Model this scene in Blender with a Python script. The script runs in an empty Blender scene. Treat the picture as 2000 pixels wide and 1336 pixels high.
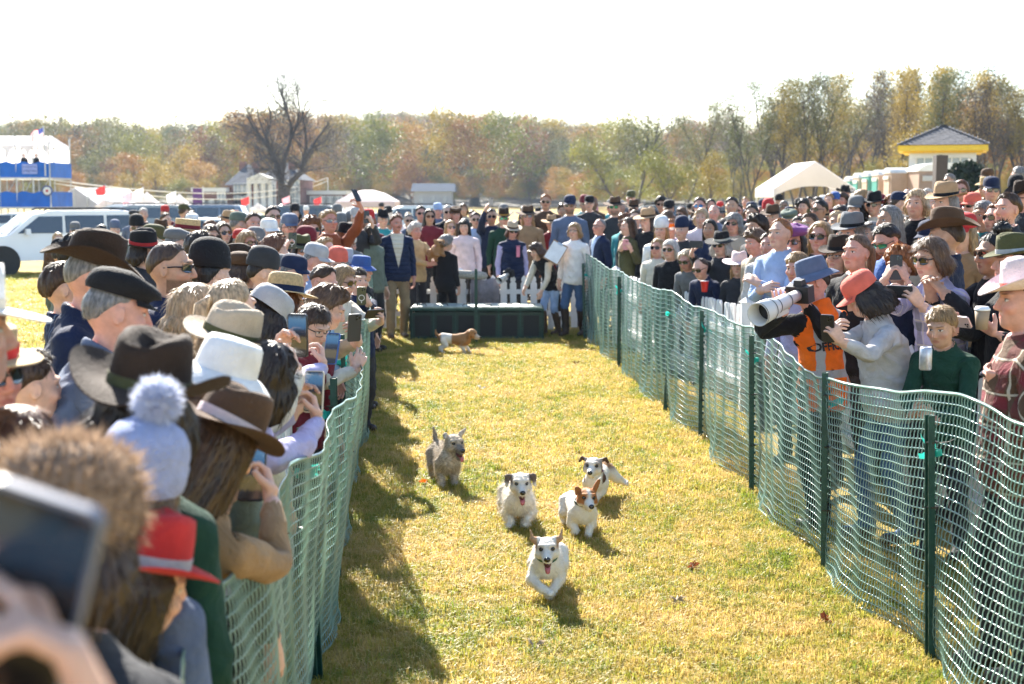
import bpy, math, random
import numpy as np
from mathutils import Vector, Matrix, Euler
from mathutils.bvhtree import BVHTree
random.seed(7)
rng = np.random.default_rng(7)
scene = bpy.context.scene
COL = scene.collection
R = math.radians

# ------------------------------------------------------------------ camera
CAM_H = 2.05                    # photographer holding the camera just above head height
F_PX = 2600.0                   # focal length in pixels of the 2000 px wide photograph
PITCH = math.atan((668 - 385) / F_PX)
cam_data = bpy.data.cameras.new('camera')
cam_data.sensor_width = 36.0
cam_data.lens = 36.0 * F_PX / 2000.0
cam_data.clip_start = 0.05
cam_data.clip_end = 6000
cam_data.dof.use_dof = True
cam_data.dof.focus_distance = 8.0
cam_data.dof.aperture_fstop = 3.4
cam = bpy.data.objects.new('camera', cam_data)
COL.objects.link(cam)
cam.location = (0, 0, CAM_H)
cam.rotation_euler = (math.pi / 2 - PITCH, 0, 0)
scene.camera = cam

# ------------------------------------------------------------------ light
SUN_EL, SUN_AZ = R(35), R(-17)          # azimuth from +Y towards +X
world = bpy.data.worlds.new('World')
scene.world = world
world.use_nodes = True
wn = world.node_tree.nodes
wl = world.node_tree.links
wn.clear()
sky = wn.new('ShaderNodeTexSky')
sky.sky_type = 'NISHITA'
sky.sun_disc = False
sky.sun_elevation = SUN_EL
sky.sun_rotation = SUN_AZ
sky.air_density = 1.0
sky.dust_density = 0.6
sky.ozone_density = 1.0
bg = wn.new('ShaderNodeBackground')
bg.inputs['Strength'].default_value = 0.085
wo = wn.new('ShaderNodeOutputWorld')
wl.new(sky.outputs[0], bg.inputs[0])
wl.new(bg.outputs[0], wo.inputs[0])
sd = bpy.data.lights.new('sun', 'SUN')
sd.energy = 4.8
sd.angle = R(0.53)
sd.color = (1.0, 0.94, 0.84)
sun = bpy.data.objects.new('sun', sd)
COL.objects.link(sun)
S_DIR = Vector((math.sin(SUN_AZ) * math.cos(SUN_EL), math.cos(SUN_AZ) * math.cos(SUN_EL), math.sin(SUN_EL)))
sun.rotation_euler = S_DIR.to_track_quat('Z', 'Y').to_euler()
scene.view_settings.view_transform = 'Standard'
scene.view_settings.look = 'None'
scene.view_settings.gamma = 1.0
scene.view_settings.use_curve_mapping = False
scene.view_settings.exposure = 2.15
scene.cycles.max_bounces = 8
scene.cycles.transparent_max_bounces = 8
scene.cycles.caustics_reflective = False
scene.cycles.caustics_refractive = False
scene.cycles.use_denoising = True

# ------------------------------------------------------------------ helpers
_cp, _sp = math.cos(PITCH), math.sin(PITCH)
def at(px, py, d):
 """the point at distance d (along Y) seen at photograph pixel px, py"""
 u, v = (px - 1000) / F_PX, -(py - 668) / F_PX
 dx, dy, dz = u, _cp + v * _sp, -_sp + v * _cp
 k = d / dy
 return Vector((dx * k, d, CAM_H + dz * k))
def at_ground(px, py):
 u, v = (px - 1000) / F_PX, -(py - 668) / F_PX
 dx, dy, dz = u, _cp + v * _sp, -_sp + v * _cp
 k = -CAM_H / dz
 return Vector((dx * k, dy * k, 0))
def sstep(a, b, x):
 t = np.clip((x - a) / (b - a), 0, 1)
 return t * t * (3 - 2 * t)
def bank(x, y):
 r = x / np.maximum(y, 1.0)
 return 0.90 * sstep(0.225, 0.295, r) * sstep(7.0, 14, y) * (1 + 0.5 * sstep(50, 57, y)) + 0.22 * sstep(20.8, 23.5, y) * sstep(0.0, 1.0, x) * (1 - sstep(0.225, 0.295, r)) * (1 - sstep(30, 60, y))
def gz(x, y):
 """height of the field: a gentle bank behind the crowd on the far side"""
 return float(bank(x, y))

def link(name, me, parent=None, loc=None, rot=None):
 o = bpy.data.objects.new(name, me)
 COL.objects.link(o)
 if parent is not None:
  o.parent = parent
 if loc is not None:
  o.location = loc
 if rot is not None:
  o.rotation_euler = rot
 return o
def tag(o, label=None, cat=None, group=None, kind=None):
 if label: o['label'] = label
 if cat: o['category'] = cat
 if group: o['group'] = group
 if kind: o['kind'] = kind
 return o
def empty(name, loc=(0, 0, 0), rz=0):
 o = bpy.data.objects.new(name, None)
 o.empty_display_size = 0.1
 COL.objects.link(o)
 o.location = loc
 o.rotation_euler = (0, 0, rz)
 return o
def set_mats(o, mats):
 """materials on the object, so that alike things share one mesh"""
 for i, m in enumerate(mats):
  o.material_slots[i].link = 'OBJECT'
  o.material_slots[i].material = m

def np_mesh(name, V, F, mats=(), mi=None, smooth=True):
 """V (n,3); F a list of index arrays (m,3)/(m,4) or one array"""
 me = bpy.data.meshes.new(name)
 V = np.asarray(V, dtype=np.float32)
 if not isinstance(F, list):
  F = [F]
 F = [np.asarray(f, dtype=np.int32) for f in F if len(f)]
 tot = np.concatenate([np.full(len(f), f.shape[1], dtype=np.int32) for f in F])
 loops = np.concatenate([f.ravel() for f in F])
 st = np.concatenate([[0], np.cumsum(tot)[:-1]]).astype(np.int32)
 me.vertices.add(len(V)); me.vertices.foreach_set('co', V.ravel())
 me.loops.add(len(loops)); me.loops.foreach_set('vertex_index', loops)
 me.polygons.add(len(tot)); me.polygons.foreach_set('loop_start', st)
 me.polygons.foreach_set('use_smooth', np.full(len(tot), bool(smooth)))
 for m in mats:
  me.materials.append(m)
 if mi is not None:
  me.polygons.foreach_set('material_index', np.asarray(mi, dtype=np.int32))
 me.update(calc_edges=True)
 return me

class MB:
 """collects boxes, tubes, lathes into one mesh"""
 def __init__(s):
  s.V, s.F, s.M = [], [], []
 def quad(s, a, b, c, d, m=0):
  n = len(s.V); s.V += [tuple(a), tuple(b), tuple(c), tuple(d)]
  s.F.append((n, n + 1, n + 2, n + 3)); s.M.append(m)
 def poly(s, pts, m=0):
  n = len(s.V); s.V += [tuple(p) for p in pts]
  s.F.append(tuple(range(n, n + len(pts)))); s.M.append(m)
 def box(s, c, size, m=0, rot=None, taper=1.0):
  hx, hy, hz = size[0] / 2, size[1] / 2, size[2] / 2
  n = len(s.V)
  for z, t in ((-hz, 1.0), (hz, taper)):
   for x, y in ((-hx, -hy), (hx, -hy), (hx, hy), (-hx, hy)):
    p = Vector((x * t, y * t, z))
    if rot is not None: p = rot @ p
    s.V.append((p.x + c[0], p.y + c[1], p.z + c[2]))
  for f in ((3, 2, 1, 0), (4, 5, 6, 7), (0, 1, 5, 4), (1, 2, 6, 5), (2, 3, 7, 6), (3, 0, 4, 7)):
   s.F.append(tuple(n + i for i in f)); s.M.append(m)
  return s
 def tube(s, pts, r, k=6, m=0, cap=True):
  pts = [Vector(p) for p in pts]
  rs = list(r) if hasattr(r, '__len__') else [r] * len(pts)
  n0 = len(s.V)
  ref = None
  for i, p in enumerate(pts):
   d = (pts[min(i + 1, len(pts) - 1)] - pts[max(i - 1, 0)])
   d = d.normalized() if d.length > 1e-9 else Vector((0, 0, 1))
   if ref is None:
    ref = Vector((0, 0, 1)) if abs(d.z) < 0.9 else Vector((1, 0, 0))
   a = d.cross(ref)
   a = a.normalized() if a.length > 1e-6 else d.orthogonal().normalized()
   b = d.cross(a); ref = a.cross(d) * 1.0
   for j in range(k):
    t = 2 * math.pi * j / k
    q = p + (a * math.cos(t) + b * math.sin(t)) * rs[i]
    s.V.append(tuple(q))
  for i in range(len(pts) - 1):
   for j in range(k):
    j2 = (j + 1) % k
    s.F.append((n0 + i * k + j, n0 + i * k + j2, n0 + (i + 1) * k + j2, n0 + (i + 1) * k + j)); s.M.append(m)
  if cap:
   s.F.append(tuple(n0 + j for j in range(k))); s.M.append(m)
   s.F.append(tuple(n0 + (len(pts) - 1) * k + j for j in reversed(range(k)))); s.M.append(m)
  return s
 def lathe(s, prof, k=16, m=0, c=(0, 0, 0), sx=1.0, sy=1.0, close=True):
  n0 = len(s.V)
  for (r, z) in prof:
   for j in range(k):
    t = 2 * math.pi * j / k
    s.V.append((c[0] + r * sx * math.cos(t), c[1] + r * sy * math.sin(t), c[2] + z))
  for i in range(len(prof) - 1):
   for j in range(k):
    j2 = (j + 1) % k
    s.F.append((n0 + i * k + j, n0 + i * k + j2, n0 + (i + 1) * k + j2, n0 + (i + 1) * k + j)); s.M.append(m)
  if close:
   s.F.append(tuple(n0 + j for j in reversed(range(k)))); s.M.append(m)
   s.F.append(tuple(n0 + (len(prof) - 1) * k + j for j in range(k))); s.M.append(m)
  return s
 def grid(s, P, m=0, wrap=False):
  """P[i][j] points"""
  n0 = len(s.V); ni, nj = len(P), len(P[0])
  for row in P:
   for p in row: s.V.append(tuple(p))
  for i in range(ni - 1):
   for j in range(nj if wrap else nj - 1):
    j2 = (j + 1) % nj
    s.F.append((n0 + i * nj + j, n0 + i * nj + j2, n0 + (i + 1) * nj + j2, n0 + (i + 1) * nj + j)); s.M.append(m)
  return s
 def mesh(s, name, mats=(), smooth=False, bevel=0.0):
  me = bpy.data.meshes.new(name)
  me.from_pydata(s.V, [], s.F)
  for mt in mats: me.materials.append(mt)
  me.polygons.foreach_set('material_index', s.M)
  me.polygons.foreach_set('use_smooth', [smooth] * len(s.F))
  me.update()
  return me
 def build(s, name, mats, parent=None, smooth=False, loc=None, rot=None):
  if not isinstance(mats, (list, tuple)): mats = [mats]
  return link(name, s.mesh(name, mats, smooth), parent, loc, rot)

# ------------------------------------------------------------------ materials
def new_mat(name):
 m = bpy.data.materials.new(name); m.use_nodes = True
 nt = m.node_tree
 b = nt.nodes['Principled BSDF']
 return m, nt, b, nt.nodes['Material Output']
def nd(nt, t, **kw):
 n = nt.nodes.new(t)
 for k, v in kw.items():
  if k.startswith('i_'): n.inputs[k[2:].replace('_', ' ')].default_value = v
  elif k.startswith('n_'): n.inputs[int(k[2:])].default_value = v
  else: setattr(n, k, v)
 return n
def mth(nt, op, a, b=None, clamp=False):
 n = nt.nodes.new('ShaderNodeMath'); n.operation = op; n.use_clamp = clamp
 for i, x in enumerate((a, b)):
  if x is None: continue
  if isinstance(x, (int, float)): n.inputs[i].default_value = x
  else: nt.links.new(x, n.inputs[i])
 return n.outputs[0]
def mixc(nt, fac, a, b, typ='MIX'):
 n = nt.nodes.new('ShaderNodeMix'); n.data_type = 'RGBA'; n.blend_type = typ
 for sock, x in ((n.inputs[0], fac), (n.inputs[6], a), (n.inputs[7], b)):
  if isinstance(x, (int, float)): sock.default_value = x
  elif isinstance(x, (tuple, list)): sock.default_value = (x[0], x[1], x[2], 1)
  else: nt.links.new(x, sock)
 return n.outputs[2]
def ramp(nt, fac, stops):
 n = nt.nodes.new('ShaderNodeValToRGB')
 el = n.color_ramp.elements
 while len(el) < len(stops): el.new(0.5)
 for e, (p, c) in zip(el, stops):
  e.position = p; e.color = (c[0], c[1], c[2], 1)
 nt.links.new(fac, n.inputs[0])
 return n.outputs[0]
_MC = {}
def mat(key, col, rough=0.6, var=0.12, scale=8.0, bump=0.0, bscale=40.0, metal=0.0, spec=0.5, trans=0.0, coat=0.0, sheen=0.0, emis=None):
 """plain surface with uneven colour and fine relief"""
 if key in _MC: return _MC[key]
 m, nt, b, out = new_mat(key)
 tc = nd(nt, 'ShaderNodeTexCoord')
 no = nd(nt, 'ShaderNodeTexNoise', i_Scale=scale, i_Detail=4.0)
 nt.links.new(tc.outputs['Object'], no.inputs['Vector'])
 lo = tuple(c * (1 - var) for c in col); hi = tuple(min(1, c * (1 + var)) for c in col)
 c = ramp(nt, no.outputs[0], [(0.3, lo), (0.7, hi)])
 nt.links.new(c, b.inputs['Base Color'])
 b.inputs['Roughness'].default_value = rough
 b.inputs['Metallic'].default_value = metal
 b.inputs['Specular IOR Level'].default_value = spec
 b.inputs['Coat Weight'].default_value = coat
 if sheen:
  b.inputs['Sheen Weight'].default_value = sheen
  b.inputs['Sheen Roughness'].default_value = 0.4
 if bump:
  n2 = nd(nt, 'ShaderNodeTexNoise', i_Scale=bscale, i_Detail=3.0)
  nt.links.new(tc.outputs['Object'], n2.inputs['Vector'])
  bp = nd(nt, 'ShaderNodeBump', i_Strength=bump, i_Distance=0.02)
  nt.links.new(n2.outputs[0], bp.inputs['Height'])
  nt.links.new(bp.outputs[0], b.inputs['Normal'])
 if trans:
  tr = nd(nt, 'ShaderNodeBsdfTranslucent'); nt.links.new(c, tr.inputs[0])
  mx = nd(nt, 'ShaderNodeMixShader', n_0=trans)
  nt.links.new(b.outputs[0], mx.inputs[1]); nt.links.new(tr.outputs[0], mx.inputs[2])
  nt.links.new(mx.outputs[0], out.inputs[0])
 if emis:
  b.inputs['Emission Color'].default_value = (*emis[0], 1); b.inputs['Emission Strength'].default_value = emis[1]
 _MC[key] = m
 return m
# ------------------------------------------------------------------ the human figure: one continuous surface, skinned to a skeleton
def smin(a, b, k):
 h = np.clip(0.5 + 0.5 * (b - a) / k, 0, 1)
 return b + (a - b) * h - k * h * (1 - h)
class SDF:
 def __init__(s, xs, ys, zs):
  s.x, s.y, s.z = [np.asarray(a, dtype=np.float32) for a in (xs, ys, zs)]
  s.D = np.full((len(s.x), len(s.y), len(s.z)), 0.5, dtype=np.float32)
 def _sl(s, lo, hi):
  r = []
  for a, l, h in zip((s.x, s.y, s.z), lo, hi):
   i0 = int(np.searchsorted(a, l)); i1 = int(np.searchsorted(a, h))
   r.append(slice(max(i0 - 1, 0), min(i1 + 1, len(a))))
  return tuple(r)
 def _pts(s, sl):
  return s.x[sl[0]][:, None, None], s.y[sl[1]][None, :, None], s.z[sl[2]][None, None, :]
 def _apply(s, sl, d, k, op):
  if op == 'add': s.D[sl] = smin(s.D[sl], d, max(k, 1e-4))
  else: s.D[sl] = -smin(-s.D[sl], d, max(k, 1e-4))
 def ell(s, c, r, k=0.01, op='add', rot=None):
  m = max(r) + k + 0.03
  sl = s._sl([a - m for a in c], [a + m for a in c])
  X, Y, Z = s._pts(sl)
  X, Y, Z = X - c[0], Y - c[1], Z - c[2]
  if rot is not None:
   M = np.array(Euler(rot).to_matrix().inverted())
   X, Y, Z = (M[0, 0] * X + M[0, 1] * Y + M[0, 2] * Z, M[1, 0] * X + M[1, 1] * Y + M[1, 2] * Z, M[2, 0] * X + M[2, 1] * Y + M[2, 2] * Z)
  k0 = np.sqrt((X / r[0]) ** 2 + (Y / r[1]) ** 2 + (Z / r[2]) ** 2)
  k1 = np.sqrt((X / r[0] ** 2) ** 2 + (Y / r[1] ** 2) ** 2 + (Z / r[2] ** 2) ** 2) + 1e-6
  s._apply(sl, k0 * (k0 - 1) / k1, k, op)
 def cap(s, a, b, ra, rb=None, k=0.01, op='add', flat=(1, 1, 1)):
  rb = ra if rb is None else rb
  m = max(ra, rb) + k + 0.03
  sl = s._sl([min(a[i], b[i]) - m / min(1, flat[i]) for i in range(3)], [max(a[i], b[i]) + m / min(1, flat[i]) for i in range(3)])
  X, Y, Z = s._pts(sl)
  X, Y, Z = X * flat[0], Y * flat[1], Z * flat[2]
  a = np.array(a) * flat; b = np.array(b) * flat
  ab = b - a
  t = np.clip(((X - a[0]) * ab[0] + (Y - a[1]) * ab[1] + (Z - a[2]) * ab[2]) / max(ab @ ab, 1e-9), 0, 1)
  d = np.sqrt((X - a[0] - t * ab[0]) ** 2 + (Y - a[1] - t * ab[1]) ** 2 + (Z - a[2] - t * ab[2]) ** 2) - (ra + (rb - ra) * t)
  s._apply(sl, d, k, op)
 def ring(s, c, rad, r, k=0.01, tilt=0.0, sy=1.0):
  m = rad + r + 0.05
  sl = s._sl([a - m for a in c], [a + m for a in c])
  X, Y, Z = s._pts(sl)
  X, Y, Z = X - c[0], (Y - c[1]) * sy, Z - c[2] - tilt * (Y - c[1])
  q = np.sqrt(X * X + Y * Y) - rad
  s._apply(sl, np.sqrt(q * q + (Z * 0.6) ** 2) - r, k, 'add')
 def mesh(s):
  D = s.D; I = D < 0
  n = [a - 1 for a in D.shape]
  cnt = np.zeros(n, dtype=np.int8)
  for i in (0, 1):
   for j in (0, 1):
    for k in (0, 1):
     cnt += I[i:i + n[0], j:j + n[1], k:k + n[2]]
  act = (cnt > 0) & (cnt < 8)
  ci = np.argwhere(act)
  idx = np.full(n, -1, dtype=np.int32); idx[act] = np.arange(len(ci))
  P = np.zeros((len(ci), 3)); W = np.zeros(len(ci))
  ax = (s.x, s.y, s.z)
  corners = [(i, j, k) for i in (0, 1) for j in (0, 1) for k in (0, 1)]
  for a in corners:
   for d in range(3):
    if a[d]: continue
    b = list(a); b[d] = 1
    ia = ci + np.array(a); ib = ci + np.array(b)
    va = D[ia[:, 0], ia[:, 1], ia[:, 2]]; vb = D[ib[:, 0], ib[:, 1], ib[:, 2]]
    m = (va < 0) != (vb < 0)
    t = np.where(m, va / np.where(m, va - vb, 1), 0)
    pa = np.stack([ax[q][ia[:, q]] for q in range(3)], 1); pb = np.stack([ax[q][ib[:, q]] for q in range(3)], 1)
    P += np.where(m[:, None], pa + (pb - pa) * t[:, None], 0); W += m
  P /= W[:, None]
  Q = []
  for d in range(3):
   u, v = (d + 1) % 3, (d + 2) % 3
   sa = [slice(0, None)] * 3; sb = [slice(0, None)] * 3
   sa[d] = slice(0, -1); sb[d] = slice(1, None)
   ch = I[tuple(sa)] != I[tuple(sb)]
   e = np.argwhere(ch)
   ok = (e[:, u] > 0) & (e[:, v] > 0) & (e[:, u] < n[u]) & (e[:, v] < n[v])
   e = e[ok]
   ins = I[e[:, 0], e[:, 1], e[:, 2]]
   o = []
   for du, dv in ((0, 0), (1, 0), (1, 1), (0, 1)):
    c = e.copy(); c[:, u] -= du; c[:, v] -= dv
    o.append(idx[c[:, 0], c[:, 1], c[:, 2]])
   q = np.stack(o, 1)
   q[~ins] = q[~ins][:, ::-1]
   Q.append(q)
  return P.astype(np.float32), np.concatenate(Q)
def axis_pts(*segs):
 """(from, to, step) segments joined into one axis"""
 r = []
 for a, b, h in segs:
  k = max(1, int(round((b - a) / h))); r += list(a + (b - a) * np.arange(k) / k)
 return np.array(r + [segs[-1][1]])
def decimate(V, F, ratio):
 me = np_mesh('t', V, F)
 o = bpy.data.objects.new('t', me); COL.objects.link(o)
 md = o.modifiers.new('d', 'DECIMATE'); md.ratio = ratio
 dg = bpy.context.evaluated_depsgraph_get()
 m2 = bpy.data.meshes.new_from_object(o.evaluated_get(dg))
 m2.calc_loop_triangles()
 V2 = np.zeros(len(m2.vertices) * 3, np.float32); m2.vertices.foreach_get('co', V2)
 T = np.zeros(len(m2.loop_triangles) * 3, np.int32); m2.loop_triangles.foreach_get('vertices', T)
 bpy.data.objects.remove(o); bpy.data.meshes.remove(me); bpy.data.meshes.remove(m2)
 return V2.reshape(-1, 3), T.reshape(-1, 3)

# joints of the rest figure (metres, 1.75 m tall, facing -Y, arms 45 degrees down)
Q2 = math.sqrt(0.5)
J = dict(hip=(0, 0, 0.95), chest=(0, 0, 1.15), neck=(0, 0.012, 1.45), head=(0, 0.0, 1.56), top=(0, 0, 1.75))
UA, FA, HA = 0.29, 0.255, 0.18
for sgn, s_ in ((1, 'L'), (-1, 'R')):
 sh = np.array((sgn * 0.175, 0.01, 1.388)); e1 = np.array((sgn * Q2, 0, -Q2))
 J['sh' + s_] = tuple(sh); J['el' + s_] = tuple(sh + e1 * UA); J['wr' + s_] = tuple(sh + e1 * (UA + FA)); J['tip' + s_] = tuple(sh + e1 * (UA + FA + HA))
 J['th' + s_] = (sgn * 0.09, 0, 0.91); J['kn' + s_] = (sgn * 0.097, -0.005, 0.50); J['an' + s_] = (sgn * 0.102, 0.012, 0.09); J['toe' + s_] = (sgn * 0.11, -0.15, 0.03)
BONES = [('hip', 'hip', 'chest', 0.145), ('chest', 'chest', 'neck', 0.145), ('neckb', 'neck', 'head', 0.06), ('headb', 'head', 'top', 0.09)]
for s_ in 'LR':
 BONES += [('ua' + s_, 'sh' + s_, 'el' + s_, 0.058), ('fa' + s_, 'el' + s_, 'wr' + s_, 0.045), ('ha' + s_, 'wr' + s_, 'tip' + s_, 0.035),
              ('tg' + s_, 'th' + s_, 'kn' + s_, 0.08), ('sn' + s_, 'kn' + s_, 'an' + s_, 0.058), ('ft' + s_, 'an' + s_, 'toe' + s_, 0.045)]
BI = {b[0]: i for i, b in enumerate(BONES)}

def build_body(hand='relaxed', coat=True):
 xs = axis_pts((-0.74, -0.54, 0.0045), (-0.54, -0.1, 0.011), (-0.1, 0.1, 0.0052), (0.1, 0.54, 0.011), (0.54, 0.74, 0.0045))
 ys = axis_pts((-0.22, -0.06, 0.006), (-0.06, 0.06, 0.0055), (0.06, 0.2, 0.008))
 zs = axis_pts((-0.02, 0.86, 0.013), (0.86, 1.07, 0.0045), (1.07, 1.45, 0.01), (1.45, 1.78, 0.0048))
 S = SDF(xs, ys, zs)
 # trousers and shoes
 for g in (1, -1):
  S.cap((g * 0.088, 0.005, 0.93), (g * 0.097, -0.008, 0.50), 0.092, 0.066, 0.03)
  S.cap((g * 0.097, -0.008, 0.50), (g * 0.102, 0.012, 0.10), 0.066, 0.056, 0.02)
  S.cap((g * 0.104, 0.03, 0.045), (g * 0.112, -0.135, 0.035), 0.047, 0.040, 0.008)
  S.cap((g * 0.104, 0.02, 0.10), (g * 0.105, -0.02, 0.07), 0.042, 0.045, 0.02)
 S.ell((0, 0.012, 0.93), (0.165, 0.125, 0.14), 0.03)
 # jacket: body, shoulders, hem, sleeves, collar
 S.ell((0, 0.0, 1.27), (0.178, 0.122, 0.235), 0.03)
 S.cap((0, 0.018, 1.425), (0.148, 0.012, 1.372), 0.070, 0.070, 0.04); S.cap((0, 0.018, 1.425), (-0.148, 0.012, 1.372), 0.070, 0.070, 0.04)
 S.ell((0, 0.024, 1.445), (0.10, 0.066, 0.055), 0.05)
 S.ell((0, 0.0, 1.06), (0.170, 0.128, 0.24), 0.05)
 # flared hem, open below
 S.cap((-0.05, 0.008, 0.93), (0.05, 0.008, 0.93), 0.128, None, 0.04, flat=(1, 0.97, 0.8))
 S.cap((-0.05, 0.008, 0.86), (0.05, 0.008, 0.86), 0.130, None, 0.012, flat=(1, 0.96, 1.6))
 for g in (1, -1):
  sh = np.array((g * 0.175, 0.01, 1.388)); e1 = np.array((g * Q2, 0, -Q2))
  S.cap(sh, sh + e1 * UA, 0.064, 0.054, 0.045)
  S.cap(sh + e1 * UA, sh + e1 * (UA + FA - 0.035), 0.054, 0.040, 0.02)
 S.ring((0, 0.014, 1.488), 0.069, 0.015, 0.008, tilt=0.25)
 # cloth folds
 X, Y, Z = S.x[:, None, None], S.y[None, :, None], S.z[None, None, :]
 w = (1 - sstep(1.44, 1.49, Z)) * sstep(0.06, 0.14, Z)
 aX = np.abs(X)
 w = w * (1 - sstep(0.50, 0.53, aX))
 fold = (np.sin(Z * 46 + 5 * np.sin(X * 13 + 1) + 3 * np.sin(Y * 17)) * np.sin(X * 21 + Y * 19 + 2 * np.sin(Z * 9)) +
   0.6 * np.sin(Z * 85 + 4 * np.sin(Y * 23 + X * 9)) * np.sin(X * 30 - 6 * Z))
 S.D += (0.0048 * w * fold).astype(np.float32)
 # neck and head
 S.cap((0, 0.022, 1.44), (0, 0.006, 1.57), 0.054, 0.050, 0.006)
 S.ell((0, 0.012, 1.652), (0.0755, 0.095, 0.098), 0.02)
 S.ell((0, -0.028, 1.60), (0.062, 0.066, 0.072), 0.03)          # face block
 S.ell((0, -0.040, 1.562), (0.048, 0.045, 0.042), 0.025)        # jaw
 S.ell((0, -0.072, 1.543), (0.021, 0.018, 0.016), 0.02)         # chin
 for g in (1, -1):
  S.ell((g * 0.042, -0.066, 1.612), (0.024, 0.02, 0.02), 0.02)   # cheek bones
  S.cap((g * 0.012, -0.088, 1.672), (g * 0.048, -0.073, 1.668), 0.010, 0.008, 0.014)   # brow
  S.ell((g * 0.031, -0.098, 1.645), (0.019, 0.018, 0.013), 0.014, 'sub')             # eye socket
  S.ell((g * 0.031, -0.073, 1.645), (0.0145, 0.0135, 0.0115), 0.004)                   # eyeball
  S.ell((g * 0.079, 0.008, 1.628), (0.008, 0.019, 0.032), 0.006, rot=(0.15, 0, g * 0.35))  # ear
  S.ell((g * 0.086, 0.004, 1.630), (0.004, 0.009, 0.017), 0.006, 'sub')
  S.ell((g * 0.0105, -0.099, 1.604), (0.0085, 0.010, 0.0075), 0.005)                  # nostril wings
 S.cap((0, -0.090, 1.655), (0, -0.112, 1.611), 0.0088, 0.0115, 0.010)                    # nose
 S.ell((0, -0.070, 1.575), (0.034, 0.024, 0.026), 0.012)                                 # mouth
 S.cap((-0.018, -0.0885, 1.580), (0.018, -0.0885, 1.580), 0.0058, None, 0.004)           # lips
 S.cap((-0.015, -0.087, 1.568), (0.015, -0.087, 1.568), 0.0068, None, 0.004)
 S.cap((-0.021, -0.0965, 1.5743), (0.021, -0.0965, 1.5743), 0.0034, None, 0.003, 'sub')
 # hands
 for g in (1, -1):
  wr = np.array(J['wrL' if g > 0 else 'wrR']); e1 = np.array((g * Q2, 0, -Q2)); pn = np.array((-g * Q2, 0, -Q2)); t = np.array((0, -1.0, 0))
  S.cap(wr - e1 * 0.07, wr + e1 * 0.005, 0.029, 0.025, 0.012)
  kn = []
  for off in (0.033, 0.0115, -0.0105, -0.031):
   k0 = wr + e1 * (0.092 - abs(off - 0.008) * 0.22) + t * off
   S.cap(wr + e1 * 0.012 + t * off * 0.6, k0, 0.0155, 0.0125, 0.012)
   kn.append(k0)
  bend = {'relaxed': (18, 26, 18), 'hold': (38, 48, 25), 'open': (4, 8, 6)}[hand]
  for q, (k0, L, fan) in enumerate(zip(kn, (0.074, 0.082, 0.076, 0.060), (0.10, 0.03, -0.05, -0.13))):
   p = k0; ang = 0; rr = 0.0098 if q < 3 else 0.0085
   for f, bd in zip((0.45, 0.32, 0.27), bend):
    ang += R(bd + (q * 3 if hand == 'relaxed' else 0))
    d = (e1 + t * fan) * math.cos(ang) + pn * math.sin(ang); d /= np.linalg.norm(d)
    p2 = p + d * L * f
    S.cap(p, p2, rr, rr * 0.92, 0.0025); p = p2; rr *= 0.92
  th = wr + e1 * 0.022 + t * 0.026
  d1 = {'relaxed': e1 * 0.8 + t * 0.55 + pn * 0.35, 'hold': e1 * 0.55 + t * 0.45 + pn * 0.75, 'open': e1 * 0.5 + t * 0.85 + pn * 0.1}[hand]
  d1 = d1 / np.linalg.norm(d1); d2 = d1 + e1 * 0.45; d2 = d2 / np.linalg.norm(d2)
  S.cap(th - d1 * 0.01, th + d1 * 0.045, 0.0165, 0.0125, 0.010)
  S.cap(th + d1 * 0.045, th + d1 * 0.045 + d2 * 0.033, 0.0122, 0.0100, 0.003)
 S.D[:, :, S.z < 0.0] = 0.1
 return S.mesh()

def region(c):
 """0 skin, 1 top, 2 bottom, 3 shoes by rest position"""
 r = np.full(len(c), 1, dtype=np.int32)
 ax = np.abs(c[:, 0])
 arm = (ax - 0.175) * Q2 + (1.388 - c[:, 2]) * Q2
 handm = (ax > 0.42) & (arm > UA + FA - 0.036)
 r[(c[:, 2] < 0.815) & ~handm & (ax < 0.3)] = 2
 r[(c[:, 2] < 0.07)] = 3
 rn = np.sqrt(c[:, 0] ** 2 + (c[:, 1] - 0.014) ** 2)
 zc = c[:, 2] - 0.25 * (c[:, 1] - 0.014)
 r[((zc > 1.512) | ((zc > 1.485) & (rn < 0.0615)))] = 0
 r[handm] = 0
 return r
def bone_weights(V):
 W = np.zeros((len(V), len(BONES)))
 side = V[:, 0]
 for i, (n, a, b, r) in enumerate(BONES):
  A, B = np.array(J[a]), np.array(J[b]); ab = B - A
  t = np.clip(((V - A) @ ab) / (ab @ ab), 0, 1)
  sc = np.array((1, 1.0, 1))
  d = np.linalg.norm((V - A - t[:, None] * ab) * sc, axis=1) - r
  sig = 0.022
  if n in ('hip', 'chest'): d = d + 0.01
  w = np.exp(-np.clip(d, -0.02, 0.5) / sig)
  if n.endswith('L') : w = w * (side > -0.02)
  if n.endswith('R') : w = w * (side < 0.02)
  if n in ('headb',): w = w * (V[:, 2] > 1.50)
  if n == 'neckb': w = w * (V[:, 2] > 1.40)
  if n[:2] in ('tg',): w = w * (V[:, 2] < 0.99)
  W[:, i] = w
 # the head is rigid
 hd = sstep(1.525, 1.57, V[:, 2])
 hm = np.abs(side) < 0.2
 E = np.zeros(len(BONES)); E[BI['headb']] = 1
 k = (hd * hm)[:, None]
 W /= np.maximum(W.sum(1, keepdims=True), 1e-12)
 W = W * (1 - k) + E * k
 # hands are rigid too
 for s_, g in (('L', 1), ('R', -1)):
  arm = (side * g - 0.175) * Q2 + (1.388 - V[:, 2]) * Q2
  k = (sstep(UA + FA - 0.02, UA + FA + 0.02, arm) * ((side * g) > 0.42))[:, None]
  E = np.zeros(len(BONES)); E[BI['ha' + s_]] = 1
  W = W * (1 - k) + E * k
 return W.astype(np.float32)

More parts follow.
